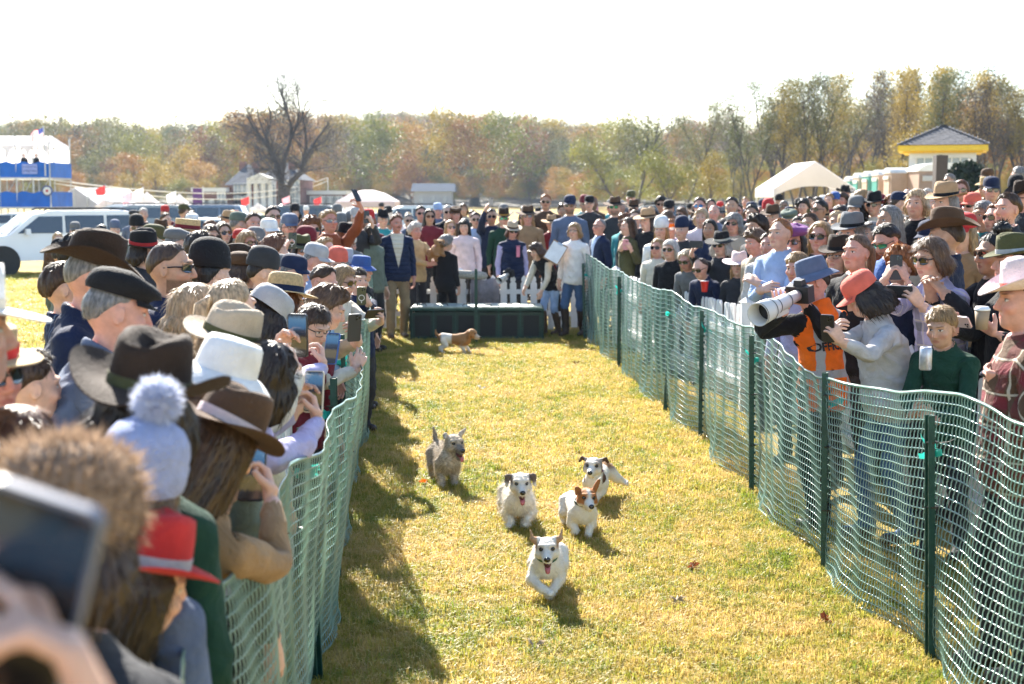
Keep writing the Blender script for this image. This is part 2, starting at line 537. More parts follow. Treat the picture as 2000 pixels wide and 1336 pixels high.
BODY = {}
for hand_ in ('relaxed', 'hold'):
 V_, F_ = build_body(hand_)
 for lod_, ratio_ in ((0, 0.14), (1, 0.052), (2, 0.022)):
  v, f = decimate(V_, F_, ratio_)
  BODY[hand_, lod_] = dict(V=v, F=f, W=bone_weights(v), M=region(v[f].mean(1)))
print('body tris', [(k, len(b['F'])) for k, b in BODY.items()])

def rot_between(a, b):
 return np.array(Vector(a).normalized().rotation_difference(Vector(b).normalized()).to_matrix())
def frame(d, n):
 d = np.asarray(d, float); d = d / np.linalg.norm(d)
 n = np.asarray(n, float); n = n - d * (n @ d); n = n / max(np.linalg.norm(n), 1e-6)
 return np.stack([d, n, np.cross(d, n)], 1)
def ik(a, t, l1, l2, hint):
 a, t = np.asarray(a, float), np.asarray(t, float)
 v = t - a; L = np.linalg.norm(v); L2 = min(max(L, 0.12), (l1 + l2) * 0.985)
 v = v / max(L, 1e-6); t = a + v * L2
 x = (l1 * l1 - l2 * l2 + L2 * L2) / (2 * L2); h = math.sqrt(max(l1 * l1 - x * x, 0))
 hint = np.asarray(hint, float); hint = hint - v * (hint @ v); hint = hint / max(np.linalg.norm(hint), 1e-6)
 return a + v * x + hint * h, t
def pose(lean=0, turn=0, side=0, head=(0, 0, 0), handL=None, handR=None, step=0.0, hip_drop=0.0, crouch=0.0):
 """local bone transforms. lean/turn/side: degrees of the upper body; head: yaw, pitch, roll relative to the chest;
 handX: None (arm hanging) or dict(p=wrist target, d=finger direction, n=palm normal, hint=elbow hint), all in figure space"""
 B = {}
 j = {k: np.array(v, float) for k, v in J.items()}
 T = {}
 drop = np.array((0, 0, -crouch))
 T['hip'] = (np.eye(3), np.zeros(3) + drop)
 Rl = np.array(Euler((R(lean) * 0.45, R(side) * 0.5, R(turn) * 0.4)).to_matrix())
 Rc = np.array(Euler((R(lean), R(side), R(turn))).to_matrix())
 hipj = j['hip'] + drop
 T['hip'] = (Rl, hipj - Rl @ j['hip'])
 ch = Rl @ (j['chest'] - j['hip']) + hipj
 T['chest'] = (Rc, ch - Rc @ j['chest'])
 nk = Rc @ j['neck'] + T['chest'][1]
 Rh = Rc @ np.array(Euler((R(head[1]), R(head[2]), R(head[0])), 'XYZ').to_matrix())
 # neck keeps half of the head's rotation
 Rn = Rc @ np.array(Euler((R(head[1]) * 0.5, R(head[2]) * 0.5, R(head[0]) * 0.5)).to_matrix())
 T['neckb'] = (Rn, nk - Rn @ j['neck'])
 hb = Rn @ j['head'] + T['neckb'][1]
 T['headb'] = (Rh, hb - Rh @ j['head'])
 for s_, g, hd in (('L', 1, handL), ('R', -1, handR)):
  sh = Rc @ j['sh' + s_] + T['chest'][1]
  e1 = np.array((g * Q2, 0, -Q2)); pn = np.array((-g * Q2, 0, -Q2))
  if hd is None:
   hd = dict(p=sh + np.array((g * 0.06, -0.06 + 0.0 * lean, -0.525)), d=(g * 0.02, -0.15, -1), n=(-g * 1.0, 0.0, 0), hint=(g * 0.3, 1, 0))
  el, wr = ik(sh, hd['p'], UA, FA, hd.get('hint', (g * 0.6, 0.3, -0.8)))
  R1 = rot_between(e1, el - sh); T['ua' + s_] = (R1, sh - R1 @ j['sh' + s_])
  R2 = rot_between(e1, wr - el); T['fa' + s_] = (R2, el - R2 @ j['el' + s_])
  d = hd.get('d'); d = (wr - el) if d is None else d
  n = hd.get('n'); n = R2 @ pn if n is None else n
  R3 = frame(d, n) @ frame(e1, pn).T
  T['ha' + s_] = (R3, wr - R3 @ j['wr' + s_])
  T['_wr' + s_] = wr; T['_hd' + s_] = R3
  th = T['hip'][0] @ j['th' + s_] + T['hip'][1]
  an = j['an' + s_] + np.array((0, g * step, 0))
  kn, an2 = ik(th, an, 0.41, 0.411, (g * 0.15, -1, 0))
  R1 = rot_between(j['kn' + s_] - j['th' + s_], kn - th); T['tg' + s_] = (R1, th - R1 @ j['th' + s_])
  R2 = rot_between(j['an' + s_] - j['kn' + s_], an2 - kn); T['sn' + s_] = (R2, kn - R2 @ j['kn' + s_])
  T['ft' + s_] = (np.eye(3), an2 - j['an' + s_])
 return T
def skin_body(b, T, girth=1.0, shoulders=1.0, headscale=1.0, coat_len=0.0):
 V = b['V'].astype(np.float64).copy(); W = b['W']
 if girth != 1.0:
  k = sstep(0.8, 0.95, V[:, 2]) * (1 - sstep(1.30, 1.42, V[:, 2])) * (1 - sstep(0.2, 0.24, np.abs(V[:, 0])))
  V[:, 0] *= 1 + (girth - 1) * k; V[:, 1] *= 1 + (girth - 1) * 1.2 * k
 if headscale != 1.0:
  k = sstep(1.50, 1.56, V[:, 2]) * (np.abs(V[:, 0]) < 0.15)
  c = np.array((0, 0, 1.53)); V += (V - c) * ((headscale - 1) * k)[:, None]
 out = np.zeros_like(V)
 for i, bn in enumerate(BONES):
  w = W[:, i]; m = w > 1e-3
  if not m.any(): continue
  Rm, t = T[bn[0]]
  out[m] += (V[m] @ Rm.T + t) * w[m][:, None]
 s = np.zeros(len(V))
 for i in range(len(BONES)):
  w = W[:, i]; s += np.where(w > 1e-3, w, 0)
 return out / s[:, None]
# ------------------------------------------------------------------ skin, cloth, hair
def rest_xyz(nt):
 a = nd(nt, 'ShaderNodeAttribute', attribute_name='restco')
 sp = nd(nt, 'ShaderNodeSeparateXYZ'); nt.links.new(a.outputs['Vector'], sp.inputs[0])
 return a.outputs['Vector'], sp.outputs[0], sp.outputs[1], sp.outputs[2]
def blob(nt, x, z, cx, cz, rx, rz, soft=0.35):
 """1 inside the ellipse, 0 outside"""
 a = mth(nt, 'DIVIDE', mth(nt, 'SUBTRACT', x, cx), rx); b = mth(nt, 'DIVIDE', mth(nt, 'SUBTRACT', z, cz), rz)
 q = mth(nt, 'ADD', mth(nt, 'MULTIPLY', a, a), mth(nt, 'MULTIPLY', b, b))
 return mth(nt, 'MULTIPLY', mth(nt, 'SUBTRACT', 1 + soft, q), 1 / soft * 0.5, True) if False else mth(nt, 'DIVIDE', mth(nt, 'SUBTRACT', 1 + soft, q), 2 * soft, True)
SKINS = {'fair': (0.62, 0.38, 0.28), 'pink': (0.60, 0.31, 0.23), 'tan': (0.50, 0.29, 0.19), 'olive': (0.40, 0.23, 0.15), 'brown': (0.20, 0.105, 0.065), 'ruddy': (0.56, 0.26, 0.19)}
def skin_mat(tone, beard=None, brow=(0.12, 0.07, 0.04)):
 key = ('skin', tone, beard)
 if key in _MC: return _MC[key]
 m, nt, b, out = new_mat('skin_' + tone)
 v, x, y, z = rest_xyz(nt)
 ax = mth(nt, 'ABSOLUTE', x)
 col = SKINS[tone]
 no = nd(nt, 'ShaderNodeTexNoise', i_Scale=38.0, i_Detail=4.0); nt.links.new(v, no.inputs['Vector'])
 c = ramp(nt, no.outputs[0], [(0.3, tuple(q * 0.86 for q in col)), (0.72, tuple(min(1, q * 1.1) for q in col))])
 red = (col[0] * 1.0, col[1] * 0.68, col[2] * 0.66)
 front = mth(nt, 'LESS_THAN', y, -0.045)
 ck = mth(nt, 'MULTIPLY', blob(nt, ax, z, 0.043, 1.605, 0.022, 0.02, 0.9), 0.6)
 nose = mth(nt, 'MULTIPLY', blob(nt, ax, z, 0.0, 1.612, 0.014, 0.013, 0.7), 0.5)
 c = mixc(nt, mth(nt, 'MULTIPLY', mth(nt, 'MAXIMUM', ck, nose), front), c, red)
 if beard and beard[0] == 'stache':
  beard = beard[1]
  c = mixc(nt, mth(nt, 'MULTIPLY', blob(nt, ax, z, 0.008, 1.589, 0.022, 0.0065, 0.4), front), c, beard)
 elif beard:
  n2 = nd(nt, 'ShaderNodeTexNoise', i_Scale=260.0, i_Detail=2.0); nt.links.new(v, n2.inputs['Vector'])
  jaw = mth(nt, 'MULTIPLY', mth(nt, 'DIVIDE', mth(nt, 'SUBTRACT', 1.597, z), 0.012, True), mth(nt, 'LESS_THAN', y, 0.0))
  jaw = mth(nt, 'MULTIPLY', jaw, mth(nt, 'GREATER_THAN', z, 1.525))
  c = mixc(nt, mth(nt, 'MULTIPLY', jaw, mth(nt, 'ADD', mth(nt, 'MULTIPLY', n2.outputs[0], 0.7), 0.35), True), c, beard)
 lip = mth(nt, 'MULTIPLY', blob(nt, ax, z, 0.0, 1.574, 0.024, 0.0105, 0.4), front)
 c = mixc(nt, mth(nt, 'MULTIPLY', lip, 0.75), c, (col[0] * 0.72, col[1] * 0.42, col[2] * 0.45))
 br = mth(nt, 'MULTIPLY', blob(nt, ax, mth(nt, 'ADD', z, mth(nt, 'MULTIPLY', ax, -0.08)), 0.031, 1.668, 0.019, 0.0036, 0.6), front)
 c = mixc(nt, mth(nt, 'MULTIPLY', br, 0.85), c, beard or brow)
 ey = mth(nt, 'MULTIPLY', blob(nt, ax, z, 0.031, 1.6445, 0.0145, 0.0062, 0.25), front)
 c = mixc(nt, ey, c, (0.55, 0.52, 0.48))
 lid = mth(nt, 'MULTIPLY', blob(nt, ax, z, 0.031, 1.6505, 0.0155, 0.0028, 0.4), front)
 c = mixc(nt, mth(nt, 'MULTIPLY', lid, 0.8), c, (0.04, 0.025, 0.02))
 ir = mth(nt, 'MULTIPLY', blob(nt, ax, z, 0.031, 1.645, 0.0062, 0.0062, 0.3), front)
 c = mixc(nt, ir, c, (0.03, 0.018, 0.012))
 nt.links.new(c, b.inputs['Base Color'])
 b.inputs['Roughness'].default_value = 0.55
 b.inputs['Specular IOR Level'].default_value = 0.4
 b.inputs['Subsurface Weight'].default_value = 0.12
 b.inputs['Subsurface Radius'].default_value = (0.012, 0.004, 0.002)
 _MC[key] = m
 return m
C = dict(black=(0.012, 0.012, 0.014), charcoal=(0.035, 0.036, 0.04), grey=(0.14, 0.145, 0.15), silver=(0.38, 0.38, 0.39), white=(0.72, 0.71, 0.69), cream=(0.60, 0.54, 0.43),
         beige=(0.42, 0.34, 0.25), camel=(0.30, 0.19, 0.10), brown=(0.085, 0.048, 0.028), darkbrown=(0.035, 0.021, 0.014), navy=(0.014, 0.022, 0.055), blue=(0.04, 0.10, 0.30), denim=(0.06, 0.11, 0.21),
         lightblue=(0.30, 0.40, 0.58), slate=(0.10, 0.13, 0.20), red=(0.45, 0.03, 0.03), maroon=(0.15, 0.018, 0.028), coral=(0.62, 0.13, 0.09), orange=(0.85, 0.16, 0.015), pink=(0.58, 0.28, 0.33), blush=(0.66, 0.54, 0.54),
         lilac=(0.40, 0.37, 0.56), purple=(0.20, 0.07, 0.22), green=(0.02, 0.10, 0.05), darkgreen=(0.012, 0.045, 0.028), olive=(0.075, 0.075, 0.032), sage=(0.12, 0.15, 0.12), teal=(0.03, 0.24, 0.26), stone=(0.46, 0.44, 0.43), khaki=(0.26, 0.19, 0.11),
         yellow=(0.65, 0.42, 0.05), straw=(0.56, 0.40, 0.20), tan=(0.38, 0.25, 0.14), rust=(0.25, 0.07, 0.03), gold=(0.5, 0.27, 0.06))
def cloth(name, pattern=None, inner=None, rough=0.85):
 """a garment; patterns and the open front follow the body's rest coordinates"""
 key = ('cloth', name, pattern, inner)
 if key in _MC: return _MC[key]
 col = C[name] if isinstance(name, str) else name
 m, nt, b, out = new_mat('cloth_' + (name if isinstance(name, str) else 'dyed'))
 v, x, y, z = rest_xyz(nt)
 no = nd(nt, 'ShaderNodeTexNoise', i_Scale=11.0, i_Detail=5.0); nt.links.new(v, no.inputs['Vector'])
 c = ramp(nt, no.outputs[0], [(0.28, tuple(q * 0.8 for q in col)), (0.75, tuple(min(1, q * 1.18) for q in col))])
 if pattern:
  kind, c2, per = pattern
  c2 = C[c2]
  def band(u, p, w):
   return mth(nt, 'LESS_THAN', mth(nt, 'FRACT', mth(nt, 'DIVIDE', mth(nt, 'ADD', u, 10.0), p)), w)
  if kind == 'plaid':
   f = mth(nt, 'MULTIPLY', mth(nt, 'ADD', band(x, per, 0.35), band(z, per, 0.35)), 0.45)
   c = mixc(nt, f, c, c2)
   c = mixc(nt, mth(nt, 'MULTIPLY', mth(nt, 'MAXIMUM', band(mth(nt, 'ADD', x, per * 0.6), per, 0.06), band(mth(nt, 'ADD', z, per * 0.6), per, 0.06)), 0.6), c, C['cream'])
  elif kind == 'stripes':
   c = mixc(nt, band(z, per, 0.5), c, c2)
  elif kind == 'pin':
   c = mixc(nt, mth(nt, 'MULTIPLY', band(x, per, 0.12), 0.4), c, c2)
  elif kind == 'hivis':
   f = mth(nt, 'MULTIPLY', mth(nt, 'GREATER_THAN', mth(nt, 'ABSOLUTE', x), 0.085), mth(nt, 'LESS_THAN', mth(nt, 'ABSOLUTE', x), 0.135))
   f = mth(nt, 'MAXIMUM', f, mth(nt, 'MULTIPLY', mth(nt, 'GREATER_THAN', z, 1.02), mth(nt, 'LESS_THAN', z, 1.07)))
   c = mixc(nt, f, c, c2)
  elif kind == 'spots':
   vo = nd(nt, 'ShaderNodeTexVoronoi', i_Scale=1.0 / per); nt.links.new(v, vo.inputs['Vector'])
   c = mixc(nt, mth(nt, 'LESS_THAN', vo.outputs['Distance'], 0.33), c, c2)
 if inner:
  ax = mth(nt, 'ABSOLUTE', x)
  vv = mth(nt, 'LESS_THAN', ax, mth(nt, 'MULTIPLY', mth(nt, 'SUBTRACT', z, 1.02 if inner[1] == 'deep' else 1.13), 0.21))
  vv = mth(nt, 'MULTIPLY', vv, mth(nt, 'LESS_THAN', y, -0.02))
  vv = mth(nt, 'MULTIPLY', vv, mth(nt, 'GREATER_THAN', z, 0.85))
  c = mixc(nt, vv, c, C[inner[0]])
 nt.links.new(c, b.inputs['Base Color'])
 b.inputs['Roughness'].default_value = rough
 b.inputs['Specular IOR Level'].default_value = 0.16
 b.inputs['Sheen Weight'].default_value = 0.04
 b.inputs['Sheen Roughness'].default_value = 0.5
 n1 = nd(nt, 'ShaderNodeTexNoise', i_Scale=16.0, i_Detail=5.0, i_Distortion=1.4); nt.links.new(v, n1.inputs['Vector'])
 h = n1.outputs[0]
 if pattern and pattern[0] == 'quilt':
  p = mth(nt, 'FRACT', mth(nt, 'DIVIDE', mth(nt, 'ADD', z, 10.0), pattern[2]))
  p = mth(nt, 'MULTIPLY', mth(nt, 'SUBTRACT', p, 0.5), 2.0)
  h = mth(nt, 'ADD', mth(nt, 'MULTIPLY', h, 0.5), mth(nt, 'SUBTRACT', 1.0, mth(nt, 'POWER', mth(nt, 'ABSOLUTE', p), 3.0)))
 bp = nd(nt, 'ShaderNodeBump', i_Strength=0.9, i_Distance=0.012); nt.links.new(h, bp.inputs['Height'])
 n3 = nd(nt, 'ShaderNodeTexNoise', i_Scale=420.0, i_Detail=1.0); nt.links.new(v, n3.inputs['Vector'])
 b2 = nd(nt, 'ShaderNodeBump', i_Strength=0.25, i_Distance=0.002); nt.links.new(n3.outputs[0], b2.inputs['Height']); nt.links.new(bp.outputs[0], b2.inputs['Normal'])
 nt.links.new(b2.outputs[0], b.inputs['Normal'])
 _MC[key] = m
 return m
HAIR = dict(black=(0.012, 0.010, 0.009), darkbrown=(0.035, 0.021, 0.013), brown=(0.085, 0.048, 0.026), lightbrown=(0.17, 0.10, 0.055), auburn=(0.17, 0.065, 0.025), ginger=(0.34, 0.14, 0.045),
   blond=(0.40, 0.26, 0.12), paleblond=(0.52, 0.40, 0.25), grey=(0.26, 0.25, 0.24), white=(0.58, 0.56, 0.53), purple=(0.12, 0.05, 0.10))
def hair_mat(c):
 key = ('hair', c)
 if key in _MC: return _MC[key]
 col = HAIR[c]
 m, nt, b, out = new_mat('hair_' + c)
 tc = nd(nt, 'ShaderNodeTexCoord')
 mp = nd(nt, 'ShaderNodeMapping'); mp.inputs['Scale'].default_value = (1, 1, 0.22); nt.links.new(tc.outputs['Object'], mp.inputs[0])
 no = nd(nt, 'ShaderNodeTexNoise', i_Scale=95.0, i_Detail=3.0); nt.links.new(mp.outputs[0], no.inputs['Vector'])
 cc = ramp(nt, no.outputs[0], [(0.3, tuple(q * 0.5 for q in col)), (0.52, col), (0.75, tuple(min(1, q * 1.6) for q in col))])
 nt.links.new(cc, b.inputs['Base Color'])
 b.inputs['Roughness'].default_value = 0.42
 b.inputs['Specular IOR Level'].default_value = 0.6
 bp = nd(nt, 'ShaderNodeBump', i_Strength=0.8, i_Distance=0.006); nt.links.new(no.outputs[0], bp.inputs['Height']); nt.links.new(bp.outputs[0], b.inputs['Normal'])
 tr = nd(nt, 'ShaderNodeBsdfTranslucent'); nt.links.new(cc, tr.inputs[0])
 mx = nd(nt, 'ShaderNodeMixShader', n_0=0.35); nt.links.new(b.outputs[0], mx.inputs[1]); nt.links.new(tr.outputs[0], mx.inputs[2])
 nt.links.new(mx.outputs[0], out.inputs[0])
 _MC[key] = m
 return m
SKC = np.array((0, 0.012, 1.652)); SKR = np.array((0.0775, 0.098, 0.101))
_HM = {}
def hair_mesh(style, lod, seed=0, hat=False):
 key = (style, lod, seed, hat)
 if key in _HM: return _HM[key]
 g = np.random.default_rng(hash((style, seed)) % 1000 if False else (sum(map(ord, style)) * 7 + seed))
 A = (44, 30, 20)[lod]; NR = (11, 8, 6)[lod]; ND = (12, 9, 6)[lod]
 deg = [0, 25, 45, 60, 75, 92, 110, 135, 180]
 emin = {'short': [46, 44, 38, 20, 8, 6, -8, -34, -42], 'buzz': [44, 42, 34, 20, 8, 6, -8, -32, -40], 'bald': [88, 86, 80, 50, 18, 6, -8, -34, -42], 'receding': [62, 58, 40, 24, 8, 6, -8, -34, -42],
   'curly': [30, 28, 24, 14, -5, -22, -35, -45, -50], 'boy': [24, 24, 22, 12, -4, -12, -20, -38, -45],
   'bob': [38, 36, 28, 10, -6, -8, -8, -8, -8], 'long': [44, 42, 32, 10, -6, -8, -8, -8, -8], 'fringe': [12, 12, 14, 6, -6, -8, -8, -8, -8],
   'tied': [44, 42, 34, 20, 6, 2, -10, -34, -40], 'bun': [44, 42, 34, 20, 6, 2, -10, -34, -40], 'shaggy': [26, 26, 22, 6, -6, -8, -8, -8, -8]}[style]
 th = {'short': 0.017, 'buzz': 0.004, 'bald': 0.004, 'receding': 0.008, 'curly': 0.042, 'boy': 0.018, 'bob': 0.022, 'long': 0.018, 'fringe': 0.018, 'tied': 0.008, 'bun': 0.008, 'shaggy': 0.026}[style]
 hang = {'bob': 0.10, 'long': 0.30, 'fringe': 0.28, 'shaggy': 0.13}.get(style, 0)
 flare = {'bob': 0.22, 'long': 0.10, 'fringe': 0.06, 'shaggy': 0.28}.get(style, 0)
 nz = {'curly': 0.014, 'shaggy': 0.008, 'bob': 0.004, 'short': 0.006, 'boy': 0.006}.get(style, 0.003)
 aa = np.linspace(-180, 180, A, endpoint=False)
 rows = []
 ph = g.uniform(0, 6, 6)
 for i in range(NR):
  t = i / (NR - 1)
  row = []
  for a in aa:
   e0 = np.interp(abs(a), deg, emin)
   e = 90 + (e0 - 90) * t
   ar = R(a); er = R(e)
   n = np.array((math.cos(er) * math.sin(ar), -math.cos(er) * math.cos(ar), math.sin(er)))
   edge = 1 - 0.75 * max(0, (t - 0.72) / 0.28) ** 2 if not (hang and abs(a) > 55) else 1
   if style == 'bald': edge *= min(1, t * 1.6 + 0.02)
   k = th * edge
   if hat: k = k * (0.15 + 0.85 * float(sstep(1.70, 1.665, SKC[2] + n[2] * SKR[2])) ) if False else k * (0.12 + 0.88 * float(1 - sstep(1.655, 1.70, SKC[2] + n[2] * SKR[2])))
   w = nz * (math.sin(7 * ar + ph[0] + 5 * t) + math.sin(13 * ar + ph[1] - 7 * t) + (math.sin(23 * ar + 11 * t + ph[2]) if style in ('curly', 'shaggy') else 0)) * 0.6 * min(1, t * 2) * edge
   if hat: w *= float(1 - sstep(1.655, 1.70, SKC[2] + n[2] * SKR[2]))
   row.append(SKC + n * (SKR + k + w) - (n * 0.012 if t > 0.98 and not (hang and abs(a) > 55) else 0))
  rows.append(row)
 if hang:
  last = rows[-1]
  for q in range(1, ND + 1):
   t = q / ND
   row = []
   for p, a in zip(last, aa):
    h = float(sstep(50, 62, abs(a)))
    L = hang * h * (1 + 0.12 * math.sin(5 * R(a) + ph[3]) + 0.05 * math.sin(17 * R(a) + ph[4]))
    o = (p - SKC) * np.array((1, 1, 0))
    f = 1 + flare * math.sin(min(t, 0.8) * 2.6) - (0.25 if style == 'bob' else 0.05) * t ** 3
    w = 0.006 * math.sin(11 * R(a) + 6 * t + ph[5]) * t
    x = SKC + o * f + o / max(np.linalg.norm(o), 1e-6) * w + np.array((0, 0.012 * t * h + (0.03 * t if hang > 0.2 else 0), p[2] - SKC[2] - L * t))
    row.append(x)
   rows.append(row)
  rows.append([SKC * (1, 1, 0) + (p - SKC * (1, 1, 0)) * (0.6, 0.6, 1) for p in rows[-1]])
 P = np.array(rows); ni, nj = P.shape[:2]
 V = [P.reshape(-1, 3)]
 ii, jj = np.meshgrid(np.arange(ni - 1), np.arange(nj), indexing='ij')
 j2 = (jj + 1) % nj
 Fq = np.stack([ii * nj + jj, (ii + 1) * nj + jj, (ii + 1) * nj + j2, ii * nj + j2], -1).reshape(-1, 4)
 # loose strands
 ns = {0: 900, 1: 300, 2: 90}[lod]; wd = (0.0017, 0.003, 0.005)[lod]
 if style in ('buzz', 'bald', 'tied', 'bun'): ns //= 3
 if hang > 0.2: ns = int(ns * 1.5)
 ri = g.uniform(0.15, 0.98, ns) * (ni - 2); rj = g.integers(0, nj, ns)
 i0 = ri.astype(int); f = (ri - i0)[:, None]
 p = P[i0, rj] * (1 - f) + P[i0 + 1, rj] * f
 if hat:
  km = p[:, 2] < 1.685; p, i0, rj = p[km], i0[km], rj[km]; ns = len(p)
 fl = P[i0 + 1, rj] - P[i0, rj]; fl = fl / np.maximum(np.linalg.norm(fl, axis=1, keepdims=True), 1e-6)
 out_ = p - (SKC + (0, 0, 0)); out_[:, 2] *= 0.4; out_ /= np.maximum(np.linalg.norm(out_, axis=1, keepdims=True), 1e-6)
 ln = g.uniform(0.5, 1, ns)[:, None] * {'buzz': 0.007, 'bald': 0.01, 'short': 0.026, 'receding': 0.022, 'curly': 0.032, 'boy': 0.035, 'tied': 0.03, 'bun': 0.03}.get(style, 0.06)
 rnd = g.normal(0, 1, (ns, 3))
 wild = {'curly': 0.8, 'shaggy': 0.35, 'short': 0.35, 'buzz': 0.5}.get(style, 0.16)
 side = np.cross(fl, out_); side /= np.maximum(np.linalg.norm(side, axis=1, keepdims=True), 1e-6)
 m = p + fl * ln * 0.5 + out_ * (ln * 0.16) + rnd * ln * 0.10 * (wild + 0.3)
 tp = p + fl * ln + out_ * (ln * (0.16 + 0.3 * wild)) + rnd * ln * 0.35 * wild
 n0 = len(V[0])
 S = np.stack([p - side * wd - out_ * 0.004, p + side * wd - out_ * 0.004, m + side * wd * 0.9, m - side * wd * 0.9, tp], 1).reshape(-1, 3)
 V.append(S)
 b0 = n0 + np.arange(ns)[:, None] * 5
 Fs = b0 + np.array([[0, 1, 2, 3]]); Ft = b0 + np.array([[3, 2, 4]])
 extra = []
 Vall = np.concatenate(V)
 if style == 'bun' or style == 'tied':
  mb = MB()
  c = (0, 0.075, 1.775) if style == 'bun' else (0, 0.125, 1.66)
  prof = [(0.002, -0.05), (0.035, -0.036), (0.052, -0.012), (0.054, 0.012), (0.04, 0.036), (0.002, 0.05)]
  if style == 'tied':
   mb.tube([(0, 0.105, 1.69), (0, 0.15, 1.66), (0, 0.16, 1.58), (0, 0.14, 1.47), (0, 0.13, 1.40)], [0.016, 0.03, 0.034, 0.026, 0.006], 8)
  else:
   mb.lathe(prof, 14, c=c)
   for q in range(ns):
    d = Vector(g.normal(0, 1, 3)).normalized(); pp = Vector(c) + d * 0.05
    e = d.orthogonal().normalized() * wd * 1.3; t2 = pp + d * 0.02 + Vector(g.normal(0, 0.008, 3))
    mb.poly([pp - e, pp + e, t2])
  base = len(Vall); Vall = np.concatenate([Vall, np.array(mb.V)])
  for fc in mb.F: extra.append([base + q for q in fc])
 F = [Fq, Fs, Ft]
 for k in (3, 4):
  e = [f_ for f_ in extra if len(f_) == k]
  if e: F.append(np.array(e))
 me = np_mesh('hair', Vall, F, [None])
 _HM[key] = me
 return me

